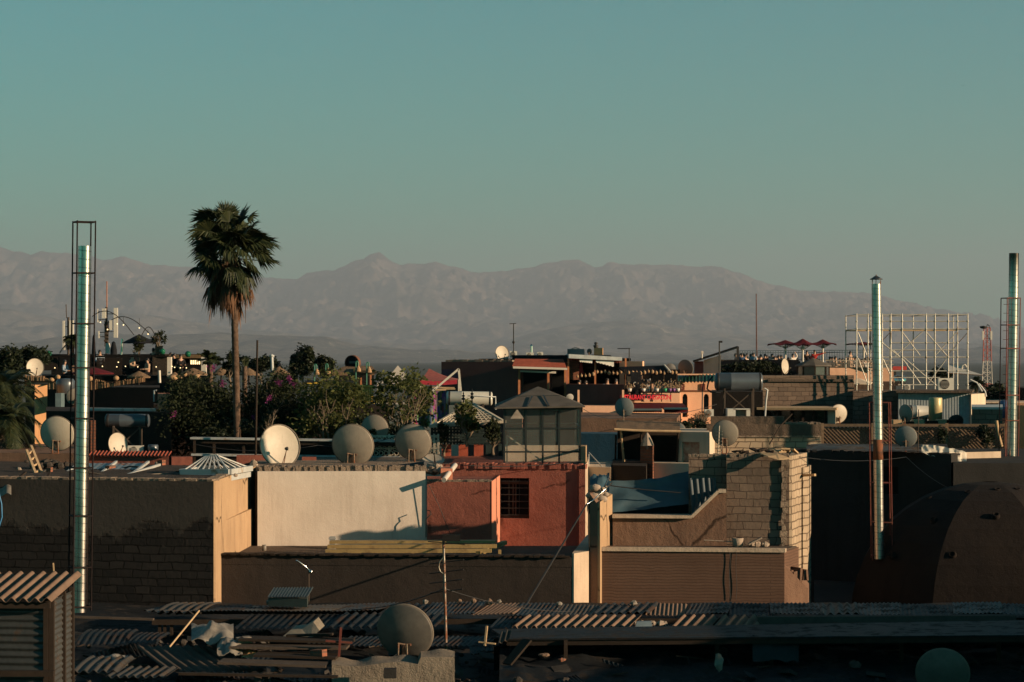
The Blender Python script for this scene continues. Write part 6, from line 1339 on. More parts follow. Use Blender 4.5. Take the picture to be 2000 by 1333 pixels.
# parasol terrace
TY = 112.0
t = thing('terrace_building', 'dark hedged terrace building carrying the wine-red parasols', 'building', (*Wp(1560,114),0))
m = MB(); m.prism(ft((1402,TY),(1622,TY-1.5),(1750,TY+.5),(1750,TY+12),(1402,TY+12)), 0, zr(722,TY)); part(m, 'wall', M['black'], t)
m = MB(); m.prism(ft((1618,TY-2.4),(1745,TY-1.0),(1745,TY-.4),(1618,TY-1.8)), 0, zr(719,TY-2)); part(m, 'parapet', plaster('lit_brown_render',(.36,.22,.15),sc=.5), t)
m = MB(); m.slab([P(1404,735,TY-.3),P(1560,735,TY-1.2),P(1560,703,TY-1.2),P(1404,703,TY-.3)], (0,.2,0)); part(m, 'hedge_screen', M['black_cloth'], t)
m = MB()
for k in range(56): x = 1440+5.0*k; m.bar(P(x,686 if x<1640 else 684,TY+5), P(x,706,TY+5), .02)
for r_ in (686,690,704): m.bar(P(1436,r_,TY+5), P(1722,r_-2,TY+5), .035)
part(m, 'railing', plain('blue_grey_rail',(.06,.09,.11),.5), t)
m = MB()
for k in range(48): x = 1614+2.7*k; m.bar(P(x,704,TY-2), P(x,718,TY-2), .022)
for r_ in (704,711,718): m.bar(P(1612,r_,TY-2), P(1745,r_+1,TY-1.6), .04)
part(m, 'front_railing', plain('pale_rail',(.22,.19,.15),.6), t)
FLZ = zr(722,TY)
def parasol(label, px, top, eave, half, Y, base, tilt=0):
    t = thing('parasol', label, 'parasol', P(px,base,Y), 'wine-red parasols on the roof terrace'); n = 8
    c = P(px,top,Y); r = L(half,Y); dz = L(eave-top,Y); rim = [c+Vector((math.cos(R(22.5+45*k))*r, math.sin(R(22.5+45*k))*r, -dz - (L(2,Y) if k%2 else 0))) for k in range(n)]
    m = MB()
    for k in range(n):
        a, b = rim[k], rim[(k+1)%n]; mid = (a+b)/2 + Vector((0,0,.05)); h1 = c.lerp(a,.5)+Vector((0,0,-.03)); h2 = c.lerp(b,.5)+Vector((0,0,-.03))
        m.add([c,h1,h2], [(0,1,2)]); m.add([h1,a,mid,b,h2], [(0,1,2,3,4)]); m.add([x+Vector((0,0,-.02)) for x in (c,h1,a,mid,b,h2)], [(5,4,3,2,1,0)])
    part(m, 'canopy', M['awning_red'], t)
    m = MB(); m.tube([c+Vector((0,0,-.02)), P(px,base,Y)], .045, 8); part(m, 'pole', M['white_paint'], t)
    m = MB()
    for k in range(n): m.bar(c+Vector((0,0,-dz*1.9)), c.lerp(rim[k],.62)+Vector((0,0,-.05)), .02)
    part(m, 'rib', M['white_paint'], t); return t
parasol('wine-red parasol, leftmost of the three standing close together', 1534, 664.5, 673, 37, TY+3.2, 722)
parasol('wine-red parasol nearest of the three standing close together', 1568, 661.5, 674, 30, TY+1.4, 722)
parasol('wine-red parasol, rightmost of the three standing close together', 1607, 663, 672.5, 28, TY+3, 722)
parasol('wine-red parasol partly behind the rain-capped flue and the scaffold', 1687, 668, 672, 38, TY+3.6, 722)
t = thing('lantern_roof', 'eight-sided grey roofed glass lantern before the parasol terrace', 'roof light', (*Wp(1588,104),10))
c = P(1588,716,104); m = MB(); m.lathe([(.80,0),(.78,.05),(.03,.36),(.002,.38)], c, n=8, smooth=False); part(m, 'roof', M['glass_roof'], t)
m = MB(); m.lathe([(.68,-.36),(.68,-.02),(.70,0)], c, n=8, smooth=False); part(m, 'glazing', plain('grey_lantern_glass',(.05,.055,.055),.2), t)
for k in range(8): a = R(k*45); m = MB(); m.bar(c+Vector((math.cos(a)*.69,math.sin(a)*.69,-.37)), c+Vector((math.cos(a)*.69,math.sin(a)*.69,0)), .06); part(m, 'mullion', M['wood_dark'], t)
m = MB(); m.prism(ft((1553,103.4),(1622,102.8),(1622,106),(1553,106)), 0, zr(733,103.2)); part(m, 'base', M['grey_block'], t)
# people on that terrace
rd = random.Random(31)
seatY = TY+1.2
tops = ['black','black','grey','black','tan','blue','black','white']
dark = 'dark clothed diner sitting among the crowd on the parasol terrace'
for k, px in enumerate([1437,1446,1452,1459,1466,1478,1486,1494,1503,1513,1521,1540,1546,1556,1585,1592,1600,1621,1632,1640,1646,1652,1660,1666,1678,1684,1690,1698,1441,1456,1470,1482,1498,1508,1516,1526,1533,1596,1626,1657,1671,1704,1712]):
    Y = seatY + rd.uniform(0,2.6); person(dark, Wp(px,Y)[0], Y, zr(rd.uniform(689,697) if px<1530 else rd.uniform(695,701), Y)-1.34*.7, pose='sit', face=rd.choice((-80,-40,30,90,160,200)), top=rd.choice(tops), group='diners on the parasol terrace', scale=.7)
personp('person standing in a pale shirt near the right flue on the parasol terrace', 1661, 686, TY+1.0, pose='stand', face=60, top='tan', legs='tan', scale=.66)
personp('person in red stretching out an arm under the parasols', 1591, 684, TY+1.5, pose='point', face=0, top='red', legs='black', scale=.66)
personp('person in white raising a hand to the head on the parasol terrace', 1549, 690, TY+1.0, pose='sitraise', face=30, top='white', legs='grey', scale=.68)
personp('person with long dark hair in pale blue, tallest left of the parasols', 1472, 689, TY+.9, pose='stand', face=150, top='paleblue', scale=.6)
personp('person standing in dark blue at the left end of the terrace crowd', 1449, 690, TY+1.0, pose='stand', face=170, top='blue', scale=.6)
personp('person standing in black just left of the arm-stretching one', 1576, 685, TY+2.4, pose='stand', face=0, top='black', scale=.66)
# restaurant and canopy guests
for i, (px, r_, Y, tp, lab) in enumerate(((1186,738,99.4,'paleblue','diner in pale blue, left of two by the terrace post'),(1203,739,99.4,'white','diner in a white shirt, right of two under the sloping awning'),(1131,741,99.6,'black','dark clothed diner by the red curtain'),(1144,742,99.6,'black','dark clothed diner right of the red curtain'),(1256,740,98.6,'black','dark clothed diner just right of the black banner'),(1263,740,98.6,'red','diner in rusty red behind the restaurant rail'),(1270,739,98.4,'white','diner with a white headscarf behind the restaurant rail'),(1288,742,98.6,'tan','diner in tan behind the restaurant rail'),(1309,742,98.6,'grey','grey clothed diner at the right of the restaurant rail'))):
    personp(lab, px, r_, Y, pose='sit', face=rd.choice((-60,20,60,150)), top=tp, scale=.85, hat='white' if 'headscarf' in lab else None)
# tents and sheds under the scaffold
for i, (p0, p1, r_, Y) in enumerate(((1622,1665,737,88),(1655,1700,739,87.5))):
    m = MB(); a = P((p0+p1)/2,r_,Y+1); e = [P(p0,r_+10,Y),P(p1,r_+11,Y),P(p1+4,r_+8,Y+2.5),P(p0+4,r_+8,Y+2.5)]
    for k in range(4): m.slab([e[k],e[(k+1)%4],a], (0,0,-.03))
    one(m, 'cloth_roof', M['cream'] if i else M['black_cloth'], ('low dark peaked cloth roof left of the scaffold','pale peaked cloth roof at the foot of the scaffold')[i], 'tent')
house('brown_shed', 'low brown house wall behind the scaffold foot', ((1560,101),(1745,100),(1745,103),(1560,104)), 746, M['brown_wall'])
m = MB(); m.lathe([(.001,0),(.18,0),(.18,.38),(.001,.38)], P(1747,744,84.5), (1,0,0), 20); one(m, 'bright_drum', M['steel'], 'small mirror-bright steel drum inside the scaffold', 'drum')
m = MB(); flatq(m, 1744, 1771, 716, 723, 95, .1); one(m, 'red_sign', plain('red_board',(.40,.03,.02),.6), 'small red board behind the scaffold', 'board')
ac_unit('big dark-fanned air conditioner on the tin cabin roof', 1848, 739, 764, 80, 30)
ac_unit('small air conditioner at the scaffold foot', 1772, 751, 764, 81, 12)
m = MB(); m.slab([P(1850,728,100),P(1921,733,99),P(1880,720,101),P(1853,713,102)], (0,.1,-.03)); m.slab([P(1853,713,102),P(1880,720,101),P(1884,716,101)], (0,.1,-.03)); one(m, 'shade_sail', M['white_paint'], 'pinkish white shade sail behind the right end of the scaffold', 'shade sail')
m = MB(); m.tube([P(1878,721,99),P(1880,714,99),P(1885,713,99),P(1888,718,99)], .04, 6); one(m, 'swan_neck', M['white_paint'], 'white swan-neck vent beside the shade sail', 'vent')
m = MB(); m.tube([P(1895,742,80),P(1908,748,80),P(1918,765,80)], .03, 6); one(m, 'bent_hoop', M['pale_metal'], 'larger bent metal hoop at the right end of the tin cabin roof', 'hoop')
m = MB(); m.tube([P(1912,750,80.3),P(1924,765,80.3),P(1926,775,80.3)], .03, 6); one(m, 'bent_hoop', M['pale_metal'], 'bent metal hoop outside the sunlit end of the tin cabin', 'hoop')
# scaffold
t = thing('scaffold', 'large open tube scaffold standing on the tin cabin roof level', 'scaffold', (*Wp(1780,85),9))
Ya, Yb = 83.5, 86.2; zb = zr(766,Ya)
def sp(px, r_, bk=False):
    p = P(px,r_,Ya); 
    if bk: p.y = Yb
    return p
M['scaf'] = rusty('galvanised_tube', (.50,.47,.41), (.24,.18,.12), .2, .5, .45)
V0 = (1673,1695,1723,1740,1762,1809,1826,1852,1870,1890)
for px in V0:
    m = MB(); m.tube([sp(px,768), sp(px,613)], .023, 6)
    for r_ in (628,643,670,698,725,752): m.lathe([(.027,-.03),(.038,-.02),(.038,.02),(.027,.03)], sp(px,r_), n=6)
    part(m, 'upright', M['scaf'], t)
for px in (1673,1723,1762,1809,1852,1890): m = MB(); m.tube([sp(px,768,1), sp(px,613,1)], .019, 6); part(m, 'upright', M['scaf'], t)
for p0, p1, r_ in ((1673,1890,615),(1723,1890,628),(1673,1890,643),(1740,1870,670),(1740,1870,684),(1723,1890,698),(1744,1890,725),(1740,1835,738),(1755,1850,752)):
    m = MB(); m.tube([sp(p0-1,r_), sp(p1+1,r_)], .023, 6); part(m, 'ledger', M['scaf'], t)
for p0, p1, r_ in ((1673,1890,615),(1673,1890,643),(1723,1890,698)):
    m = MB(); m.tube([sp(p0,r_,1), sp(p1,r_,1)], .017, 6); part(m, 'ledger', M['scaf'], t)
for px in (1673,1723,1762,1809,1852,1890):
    for r_ in (615,643,698): m = MB(); m.tube([sp(px,r_), sp(px,r_,1)], .016, 6); part(m, 'transom', M['scaf'], t)
for a, b, c, d in ((1763,650,1797,695),(1802,648,1748,696),(1808,648,1850,696),(1868,650,1826,695),(1764,698,1832,756),(1764,703,1798,750),(1848,702,1812,750),(1676,650,1693,695),(1723,670,1760,700),(1676,700,1695,752),(1725,702,1742,740),(1744,684,1772,712)):
    m = MB(); m.tube([sp(a,b), sp(c,d)], .020, 6); part(m, 'brace', M['scaf'], t)
for a, b, c, d in ((1740,648,1723,690),(1890,650,1872,700),(1695,645,1723,670),(1672,700,1700,670)):
    m = MB(); m.tube([sp(a,b), sp(c,d,1)], .013, 6); part(m, 'brace', M['scaf'], t)
m = MB(); m.slab([sp(1673,645), sp(1870,644.5), sp(1870,643,1), sp(1673,643.5,1)], (0,0,-.04)); part(m, 'deck_board', M['wood_pale'], t)
# telecom tower, masts, antennas
t = thing('telecom_tower', 'slim red and white lattice telecom tower right of the scaffold', 'tower', P(1928,760,150))
Yt = 150.0
for i in range(6):
    r0_, r1_ = 640+22*i, 662+22*i; w0, w1 = 6.2+.7*i, 6.9+.7*i; mt = plain('tower_red',(.28,.05,.035),.6) if i in (0,1,2,5) and i == 0 else (bpy.data.materials['tower_red'] if i in (1,2,5) else bpy.data.materials.get('tower_white') or plain('tower_white',(.40,.36,.32),.6))
    m = MB()
    for s, q in ((-1,0),(1,0),(0,1)): m.tube([P(1928+s*w1,r1_,Yt+q*.4), P(1928+s*w0,r0_,Yt+q*.4)], .035, 5)
    for k in range(2): ra, rb = r0_+11*k, r0_+11*(k+1); m.bar(P(1928-w0,ra,Yt), P(1928+w0,rb,Yt), .028); m.bar(P(1928+w0,ra,Yt), P(1928-w0,rb,Yt), .028)
    m.bar(P(1928-w0,r0_,Yt), P(1928+w0,r0_,Yt), .04); part(m, 'lattice_section', mt, t)
for px in (1920,1936): m = MB(); m.box(P(px-1.5,664,Yt-.1), P(px+1.5,647,Yt)); part(m, 'panel_antenna', M['white_paint'], t)
m = MB(); m.lathe([(.02,0),(.22,.06),(.24,.16),(.02,.2)], P(1921,643,Yt), n=12); m.tube([P(1926,640,Yt),P(1929,634,Yt),P(1933,638,Yt)], .03, 5); part(m, 'top_drum', M['black_steel'], t)
m = MB(); m.tube([P(1478,705,150),P(1477,574,150)], .05, 6, .03); one(m, 'radio_mast', plain('faded_red_mast',(.12,.06,.05),.7), 'very thin tall reddish mast above the parasol terrace', 'mast')
def cell_mast(label, px, r0_, r1_, Y, panels, extra=True):
    t = thing('cell_antenna', label, 'antenna', P(px,r1_,Y))
    m = MB(); m.tube([P(px,r1_,Y),P(px,r0_,Y)], .05, 8); part(m, 'mast', M['fibre'], t)
    for (a, b, c, d) in panels:
        m = MB(); m.box(P(a,d,Y-.25), P(b,c,Y-.10)); part(m, 'panel_antenna', M['ac_white'], t)
        for g in (.2,.8): m = MB(); m.bar(P((a+b)/2,c*(1-g)+d*g,Y-.1), P(px,c*(1-g)+d*g,Y), .03); part(m, 'arm', M['black_steel'], t)
    return t
cell_mast('shorter pale cell antenna group left of the caged flue', 133.5, 620, 694, 105, ((122,127.5,627,684),(135,144.5,626,668)))
m = MB(); m.tube([P(130,622,105.3),P(129,595,105.3)], .02, 5); one(m, 'lightning_rod', M['fibre'], 'thin rod above the shorter cell antenna group', 'rod')
cell_mast('taller pale cell antenna group right of the caged flue', 208, 600, 692, 105, ((199,207.5,603,622),(222,230.5,602,660),(213.5,220,626,645),(191.5,195,647,661),(190,192,604,630)))
m = MB(); m.tube([P(208.7,602,105.4),P(208.7,550,105.4)], .022, 5); one(m, 'lightning_rod', M['orange_post'], 'tall thin reddish rod above the taller cell antenna group', 'rod')
m = MB(); rd = random.Random(4)
for k in range(9): m.tube([P(203+rd.uniform(0,10),630+rd.uniform(-5,15),104.9), P(203+rd.uniform(0,10),668+rd.uniform(0,10),104.9)], .02, 5)
for k in range(5): m.box(P(203+rd.uniform(0,6),640+7*k,104.85), P(208+rd.uniform(0,6),636+7*k,104.7))
one(m, 'radio_boxes', M['fibre'], 'tangle of radio boxes and cables on the taller antenna mast', 'radio equipment')
# ---------------------------------------------------------------- left roof terrace
M['terrace_wood'] = plain('terrace_wood', (.016,.012,.010), .9)
t = thing('terrace_building', 'dark timber roof terrace with many small lamps at the left', 'building', (*Wp(240,100),0))
m = MB(); m.prism(ft((82,100.5),(412,98.5),(415,112),(82,112)), 0, zr(734,99.5)); part(m, 'wall', M['black'], t)
m = MB(); flatq(m, 100, 410, 692, 735, 106, .1, 105); part(m, 'back_wall', M['black'], t)
m = MB(); flatq(m, 82, 112, 698, 724, 100, .06); part(m, 'timber_panel', M['terrace_wood'], t)
m = MB(); 
for k in range(20): m.bar(P(190+2.5*k,733,99.2), P(190+2.5*k,699,99.2), .045,.02)
part(m, 'timber_panel', M['terrace_wood'], t)
m = MB()
for k in range(12): m.bar(P(299+2.4*k,733,98.9), P(299+2.4*k,697,98.9), .046,.02)
part(m, 'timber_panel', plain('grey_boards',(.045,.035,.027),.9,var=.5,scale=9), t)
m = MB(); m.bar(P(82,697,100), P(330,696,98.8), .10, .08); part(m, 'rail', M['terrace_wood'], t)
m = MB(); m.prism(ft((322,103),(402,102.4),(402,106),(322,106)), zr(700,103), zr(693,102.8)); part(m, 'lean_roof', M['orange_wall'], t)
for p0, p1 in ((326,334),(393,402)): m = MB(); flatq(m, p0, p1, 698, 735, 98.9, .3); part(m, 'white_pier', M['white_paint'], t)
m = MB()
for k in range(5): flatq(m, 372+4*k, 374.5+4*k, 704, 712, 101.8, .05)
part(m, 'lit_slats', M['lamp_lit'], t)
LZT = zr(734,99.5)
for i, (px, r_) in enumerate(((107,719),(150,718),(228,717),(245,716),(269,717),(305,717),(336,716),(341,718),(352,719),(364,719),(231,708),(200,716))):
    m = MB(); m.ball(P(px,r_,98.6), .025, 8, 6); one(m, 'lamp_bulb', M['lamp_lit'], 'tiny warm bulb along the dark left roof terrace', 'lamp', 'bulbs along the left terrace')
m = MB(); m.tube([P(180+82*u, 655-47*math.sin(math.pi*(.28+.72*u))+ (0), 103) for u in [k/18 for k in range(19)]], .018, 5); one(m, 'light_arch', M['black_steel'], 'larger thin arched lamp arm above the black parasol', 'lamp arm')
m = MB(); m.tube([P(218+74*u, 652-33*math.sin(math.pi*(.3+.7*u)), 102.6) for u in [k/18 for k in range(19)]], .018, 5); one(m, 'light_arch', M['black_steel'], 'middle thin arched lamp arm above the black parasol', 'lamp arm')
m = MB(); m.tube([P(277+26*u, 655-16*math.sin(math.pi*u), 102.4) for u in [k/12 for k in range(13)]], .018, 5); one(m, 'light_arch', M['black_steel'], 'smallest thin arched lamp arm, beside the potted tree', 'lamp arm')
for i, (px, r_, r2) in enumerate(((196,630,612),(210,644,630),(229,633,622),(241,635,620),(272,641,622),(289,653,643),(299,659,650))):
    t = thing('hanging_lamp', 'small bulb hanging from the arched lamp arms at the left', 'lamp', P(px,r_,102.7), 'bulbs hanging from the arched arms'); m = MB(); m.ball(P(px,r_,102.7), .03, 8, 6); part(m, 'bulb', M['lamp_lit'], t); m = MB(); m.tube([P(px,r_-1.5,102.7), P(px,r2,102.7)], .008, 4); part(m, 'cable', M['cable'], t)
t = thing('parasol', 'wide black parasol with a drooping edge on the left terrace', 'parasol', P(272,694,102))
m = MB(); c = P(272,653,102); n = 8; rim = [c+Vector((math.cos(R(45*k+10))*.72, math.sin(R(45*k+10))*.72, -.36)) for k in range(n)]
for k in range(n): m.slab([rim[k], rim[(k+1)%n], c], (0,0,-.03))
part(m, 'canopy', M['black_cloth'], t); m = MB(); m.tube([c, P(272,694,102)], .03, 6); part(m, 'pole', M['wood_dark'], t)
for i, (px, r0_, r1_, w, lab) in enumerate(((183,654,716,9,'tall furled black parasol right of the caged flue'),(222,667,693,13,'short furled black parasol under the antennas'))):
    m = MB(); m.lathe([(.02,L(r1_-r0_,101)),(L(w*.28,101),L(r1_-r0_,101)*.9),(L(w*.5,101),L(r1_-r0_,101)*.35),(L(w*.5,101),0)], P(px,r1_,101), n=10); one(m, 'furled_parasol', M['black_cloth'], lab, 'parasol')
m = MB(); m.tube([P(237,693,103),P(239,662,103)], .05, 8); one(m, 'vent_pipe', M['steel'], 'slim steel stack left of the black parasol', 'pipe')
m = MB(); m.box(P(206,691,102.6), P(215,671,103)); one(m, 'white_cabinet', M['white_paint'], 'sunlit white cabinet below the taller antennas', 'cabinet')
for i, (px, r_, lab) in enumerate(((95,691,'green glass globe at the left end of the left terrace'),(317,687,'green glass globe by the potted tree'),(367,692,'bluish green glass globe over the white pier'))):
    m = MB(); m.ball(P(px,r_,100.3), L(6,100), 16, 12); one(m, 'glass_globe', M['green_glass'], lab, 'glass globe')
m = MB(); m.prism(ft((303,100.6),(318,100.4),(316,101),(305,101)), zr(692,100.6), zr(676,100.6)); one(m, 'planter', M['brick'], 'brown planter of the tree beside the black parasol', 'planter')
def straw(label, px, top, eave, half, Y, mat='thatch'):
    t = thing('straw_parasol', label, 'parasol', P(px,eave+22,Y)); c = P(px,top,Y); r = L(half,Y); dz = L(eave-top,Y)
    m = MB(); m.lathe([(.02,0),(r*.35,-dz*.30),(r,-dz),(r*.98,-dz-.05),(.03,-dz*.4)], c, n=18, smooth=False); part(m, 'canopy', M[mat], t)
    m = MB(); m.tube([c, P(px,eave+22,Y)], .03, 6); part(m, 'pole', M['wood_dark'], t)
straw('straw parasol over the reed fence, standing alone', 271, 725, 736, 23, 92)
straw('broad straw parasol behind the wicker lamps', 377, 719, 731, 30, 92)
straw('straw parasol half sunk in the bougainvillea left of the palm', 432, 718, 731, 20, 92)
straw('straw parasol just right of the palm trunk', 486, 719, 731, 21, 92)
straw('straw parasol left of the dark finial roof', 545, 716, 732, 24, 93)
straw('small straw parasol behind the egg-shaped wicker lamp', 341, 727, 737, 15, 93)
straw('dark red parasol behind the caged flue', 180, 717, 729, 43, 95, 'awning_red')
for i, (px, top, lab) in enumerate(((463,712,'dark pointed roof left of the palm trunk base'),(493,709,'dark pointed roof behind the straw parasols'),(547,711,'dark pointed roof right of the tall thin pole'))):
    m = MB(); m.lathe([(L(11,97),0),(.03,L(14,97)),(.02,L(17,97)),(.001,L(17.5,97))], P(px,top+16,97), n=8, smooth=False); one(m, 'pointed_roof', M['black_cloth'], lab, 'roof')
for i, (px, r_, rx, rz, lab) in enumerate(((101,742,5.5,4,'flat wicker lamp at the reed fence, left of another'),(113,737,5,4.5,'round wicker lamp at the reed fence, right of a flat one'),(176,740,5,5,'wicker lamp half behind the caged flue'),(227,739,5.5,4.8,'wicker lamp alone over the reed fence'),(338,738,10,6,'big dented wicker lamp, leftmost of three by the broad straw parasol'),(361,732,5,4.5,'small wicker lamp, middle of three by the broad straw parasol'),(385,736,7.5,5.5,'egg-shaped wicker lamp, rightmost of three by the broad straw parasol'))):
    m = MB(); m.ball(P(px,r_,82 if px<240 else 88), 1, 14, 10, (L(rx,84),L(rx,84),L(rz,84))); one(m, 'wicker_lamp', M['wicker'], lab, 'lamp')
rd = random.Random(41)
for px, r_, tp, lab in ((195,683,'paleblue','diner in pale blue between flue and white cabinet'),(231,697,'black','dark clothed diner under the taller antennas'),(258,692,'tan','diner in tan left of the black parasol pole'),(300,679,'black','dark clothed person leaning by the brown planter'),(333,688,'grey','grey clothed diner over the left white pier'),(340,690,'black','dark clothed diner right of the left white pier'),(353,691,'black','dark clothed diner between the two white piers'),(127,702,'paleblue','diner in pale blue at the left end of the left terrace'),(288,699,'tan','diner in tan right of the vine post')):
    personp(lab, px, r_, 101+rd.uniform(-.4,.4), pose='sit', face=rd.choice((-60,30,70,150)), top=tp, scale=.78)
# ---------------------------------------------------------------- middle: sign, hut, tents
t = thing('round_sign', 'dark oval sign board with a thick brown rim above the straw hut', 'sign', P(690,720,96))
ax = Vector((-.35,-.94,0)).normalized(); m = MB(); c = P(689,709,96)
for sgn in (1,):
    m.lathe([(.29,.10),(.31,.10),(.31,-.10),(.29,-.10)], c, ax, 30); 
for i in range(len(m.v)): m.v[i].z = c.z + (m.v[i].z-c.z)*.98
part(m, 'rim', plain('rust_rim',(.15,.075,.05),.8), t)
m = MB(); m.lathe([(.001,.02),(.29,.02),(.29,-.02),(.001,-.02)], c, ax, 30); part(m, 'board', M['black_cloth'], t)
m = MB(); s_ = Vector((.94,-.35,0)); 
m.obox(c+ax*.03+Vector((0,0,.02)), s_*.28, ax*.01, (0,0,.09)); part(m, 'faded_lettering', plain('faded_paint',(.07,.10,.10),.8,var=.6,scale=30), t)
t = thing('straw_hut', 'straw roofed bar hut below the oval sign', 'hut', P(695,752,95))
m = MB(); m.slab([P(648,728,94),P(732,727,94),P(724,716,96),P(672,716,96)], (0,0,-.12)); m.slab([P(690,722,93.9),P(736,726,93.6),P(726,715,95),P(700,715,95)], (0,0,-.10)); part(m, 'roof', M['thatch'], t)
for px in (677,705,724): m = MB(); m.bar(P(px,752,94.5), P(px,724,94.5), .06); part(m, 'post', M['orange_post'], t)
m = MB(); flatq(m, 655, 730, 729, 755, 97, .1); part(m, 'back_wall', M['black'], t)
for i, (px, r0_, r1_) in enumerate(((614,712,745),(636,711,725),(695,706,752),(716,708,755))):
    t = thing('lantern_post', ('green hooked lantern post, leftmost of four','green hooked lantern post half hidden by the dark shrub','green hooked lantern post before the straw hut','tallest green hooked lantern post over the yellow boards')[i], 'lantern post', P(px,r1_,91))
    m = MB(); m.tube([P(px,r1_,91),P(px,r0_+3,91)]+[P(px+2.2-2.2*math.cos(a),r0_+3-3*math.sin(a),91) for a in (.6,1.2,1.57,2.0,2.6,3.1)]+[P(px+4.5,r0_+9,91)], .022, 6); part(m, 'post', plain('green_post',(.03,.16,.10),.5) if i == 0 else bpy.data.materials['green_post'], t)
    m = MB(); m.lathe([(.02,.22),(.05,.17),(.085,.10),(.10,.0),(.02,-.01)], P(px+5,r0_+20,91), n=10, smooth=False); part(m, 'lantern', M['wicker'], t)
t = thing('yellow_balcony', 'bright yellow boarded balcony front among the leaves', 'balcony', (*Wp(705,90),8))
m = MB()
for k in range(11): m.bar(P(692+3.5*k,786,89.6-.03*k), P(692+3.5*k,754,89.6-.03*k), .058,.03)
part(m, 'boards', M['yellow_slat'], t)
for r_ in (753,787): m = MB(); m.bar(P(690,r_,89.5), P(731,r_+2,89.2), .05); part(m, 'rail', plain('yellow_rail',(.60,.38,.04),.6) if r_ == 753 else bpy.data.materials['yellow_rail'], t)
m = MB(); m.bar(P(592,750,90), P(628,748,90), .035, .05); part(m, 'edge_bar', bpy.data.materials['yellow_rail'], t)
m = MB(); m.slab([P(590,749,90.5),P(692,751,90),P(692,744,92),P(600,743,92)], (0,0,-.05)); part(m, 'floor', M['black'], t)
def tent(label, ap, left, right, Y, mat, mat2, fl):
    t = thing('tent', label, 'tent', (*Wp((left[0]+right[0])/2,Y),8)); a = P(*ap,Y+1.2)
    e = [P(*left,Y),P(*right,Y),P(right[0]-2,right[1]-2,Y+2.6),P(left[0]+4,left[1]-2,Y+2.6)]
    for k in range(4):
        m = MB(); p, q = e[k], e[(k+1)%4]
        def fn(u, v, p=p, q=q): b = p.lerp(q,u); x = b.lerp(a, v); x.z -= (a.z-b.z)*.16*math.sin(math.pi*v)*(1); return x
        m.grid(fn, 8, 8, (0,0,-.02)); part(m, 'canopy', mat if k != 3 else mat2, t)
        if fl and k == 0: m = MB(); m.grid(lambda u, v: p.lerp(q,u)+Vector((0,-.01,-L(fl,Y)*v - .04*math.sin(math.pi*u))), 10, 2, (0,.02,0)); part(m, 'flap', mat2, t)
    for c in e[:2]: m = MB(); m.bar(c, Vector((c.x,c.y,zr(800,Y))), .05); part(m, 'post', M['white_paint'], t)
tent('grey-white peaked tent behind the fig tree', (777,714), (738,748), (822,750), 88, plain('tent_white',(.44,.39,.33),.8), plain('tent_grey',(.20,.20,.20),.8), 0)
tent('faded red peaked tent left of the maroon house', (838,720), (818,743), (896,742), 90, plain('tent_red',(.27,.085,.075),.85), plain('tent_bright_red',(.34,.035,.05),.85), 8)
m = MB(); m.bar(P(845,764,86), P(896,721,86), .07); m.bar(P(896,721,86), P(900,764,86), .07); one(m, 'tube_triangle', M['white_paint'], 'white triangular tube frame before the red tent', 'frame')
m = MB(); rd = random.Random(3)
for k in range(7): m.bar(P(820+rd.uniform(0,50),760+rd.uniform(-4,4),86.5), P(850+rd.uniform(0,45),760+rd.uniform(-5,5),86.5), rd.uniform(.05,.2), .03)
one(m, 'board_pile', M['wood_pale'], 'pile of boards under the red tent', 'boards')
pm, N_, K_, b_ = _new('patchwork_rug'); vv = N_.new('ShaderNodeTexVoronoi'); vv.distance = 'CHEBYCHEV'; vv.inputs['Scale'].default_value = 5.0; K_.new(N_.new('ShaderNodeTexCoord').outputs['UV'], vv.inputs[0]); hs_ = N_.new('ShaderNodeMix'); hs_.data_type='RGBA'; hs_.inputs[0].default_value=.75; K_.new(vv.outputs['Color'], hs_.inputs[6]); hs_.inputs[7].default_value=(.12,.09,.085,1)
gm_ = N_.new('ShaderNodeGamma'); gm_.inputs[1].default_value=1.6; K_.new(hs_.outputs[2], gm_.inputs[0]); K_.new(gm_.outputs[0], b_.inputs['Base Color']); b_.inputs['Roughness'].default_value=.95
m = MB(); m.grid(lambda u, v: P(795+82*u, 832-66*v+3*math.sin(u*5), 78-.1*math.sin(u*14)), 24, 6, (0,.03,0)); one(m, 'patchwork_hanging', pm, 'faded patchwork hanging behind the fig tree and white tank', 'hanging')
house('garden_house', 'low pale house wall showing through the fig leaves', ((735,82),(900,81),(900,86),(735,86)), 790, M['cream'])
house('garden_back_wall', 'dark garden wall behind the bougainvillea', ((300,71),(760,70.5),(760,72),(300,72.5)), 790, M['dusk_wall'], 0, 'wall')
m = MB(); m.tube([P(499,905,58.8),P(502.5,665,58.8)], .030, 7, .024); one(m, 'thin_pole', M['wood_dark'], 'tall thin brown pole between the palm and the sunlit dish', 'pole')
m = MB(); m.tube([P(532,725,95),P(531,697,95)], .06, 8); m.lathe([(.10,0),(.11,.03),(.02,.10)], P(531,697,95), n=10); one(m, 'vent_pipe', M['pale_metal'], 'short white capped pipe on the dark skyline hedge', 'pipe')
m = MB(); m.tube([P(312,748,84),P(311,724,84)], .05, 7); one(m, 'white_post', M['white_paint'], 'short white post at the right end of the reed fence', 'post')
m = MB(); m.tube([P(301,785,70),P(301,763,70),P(306,763,70)], .025, 6); one(m, 'hook_pipe', M['pale_metal'], 'small white hooked pipe left of the bougainvillea', 'pipe')
one(MB().prism(ft((308,69.5),(332,69.3),(332,70.5),(308,70.5)), 0, zr(769,69.5)), 'salmon_wall', M['red_lit'], 'patch of sunlit salmon wall at the left of the bougainvillea', 'wall')
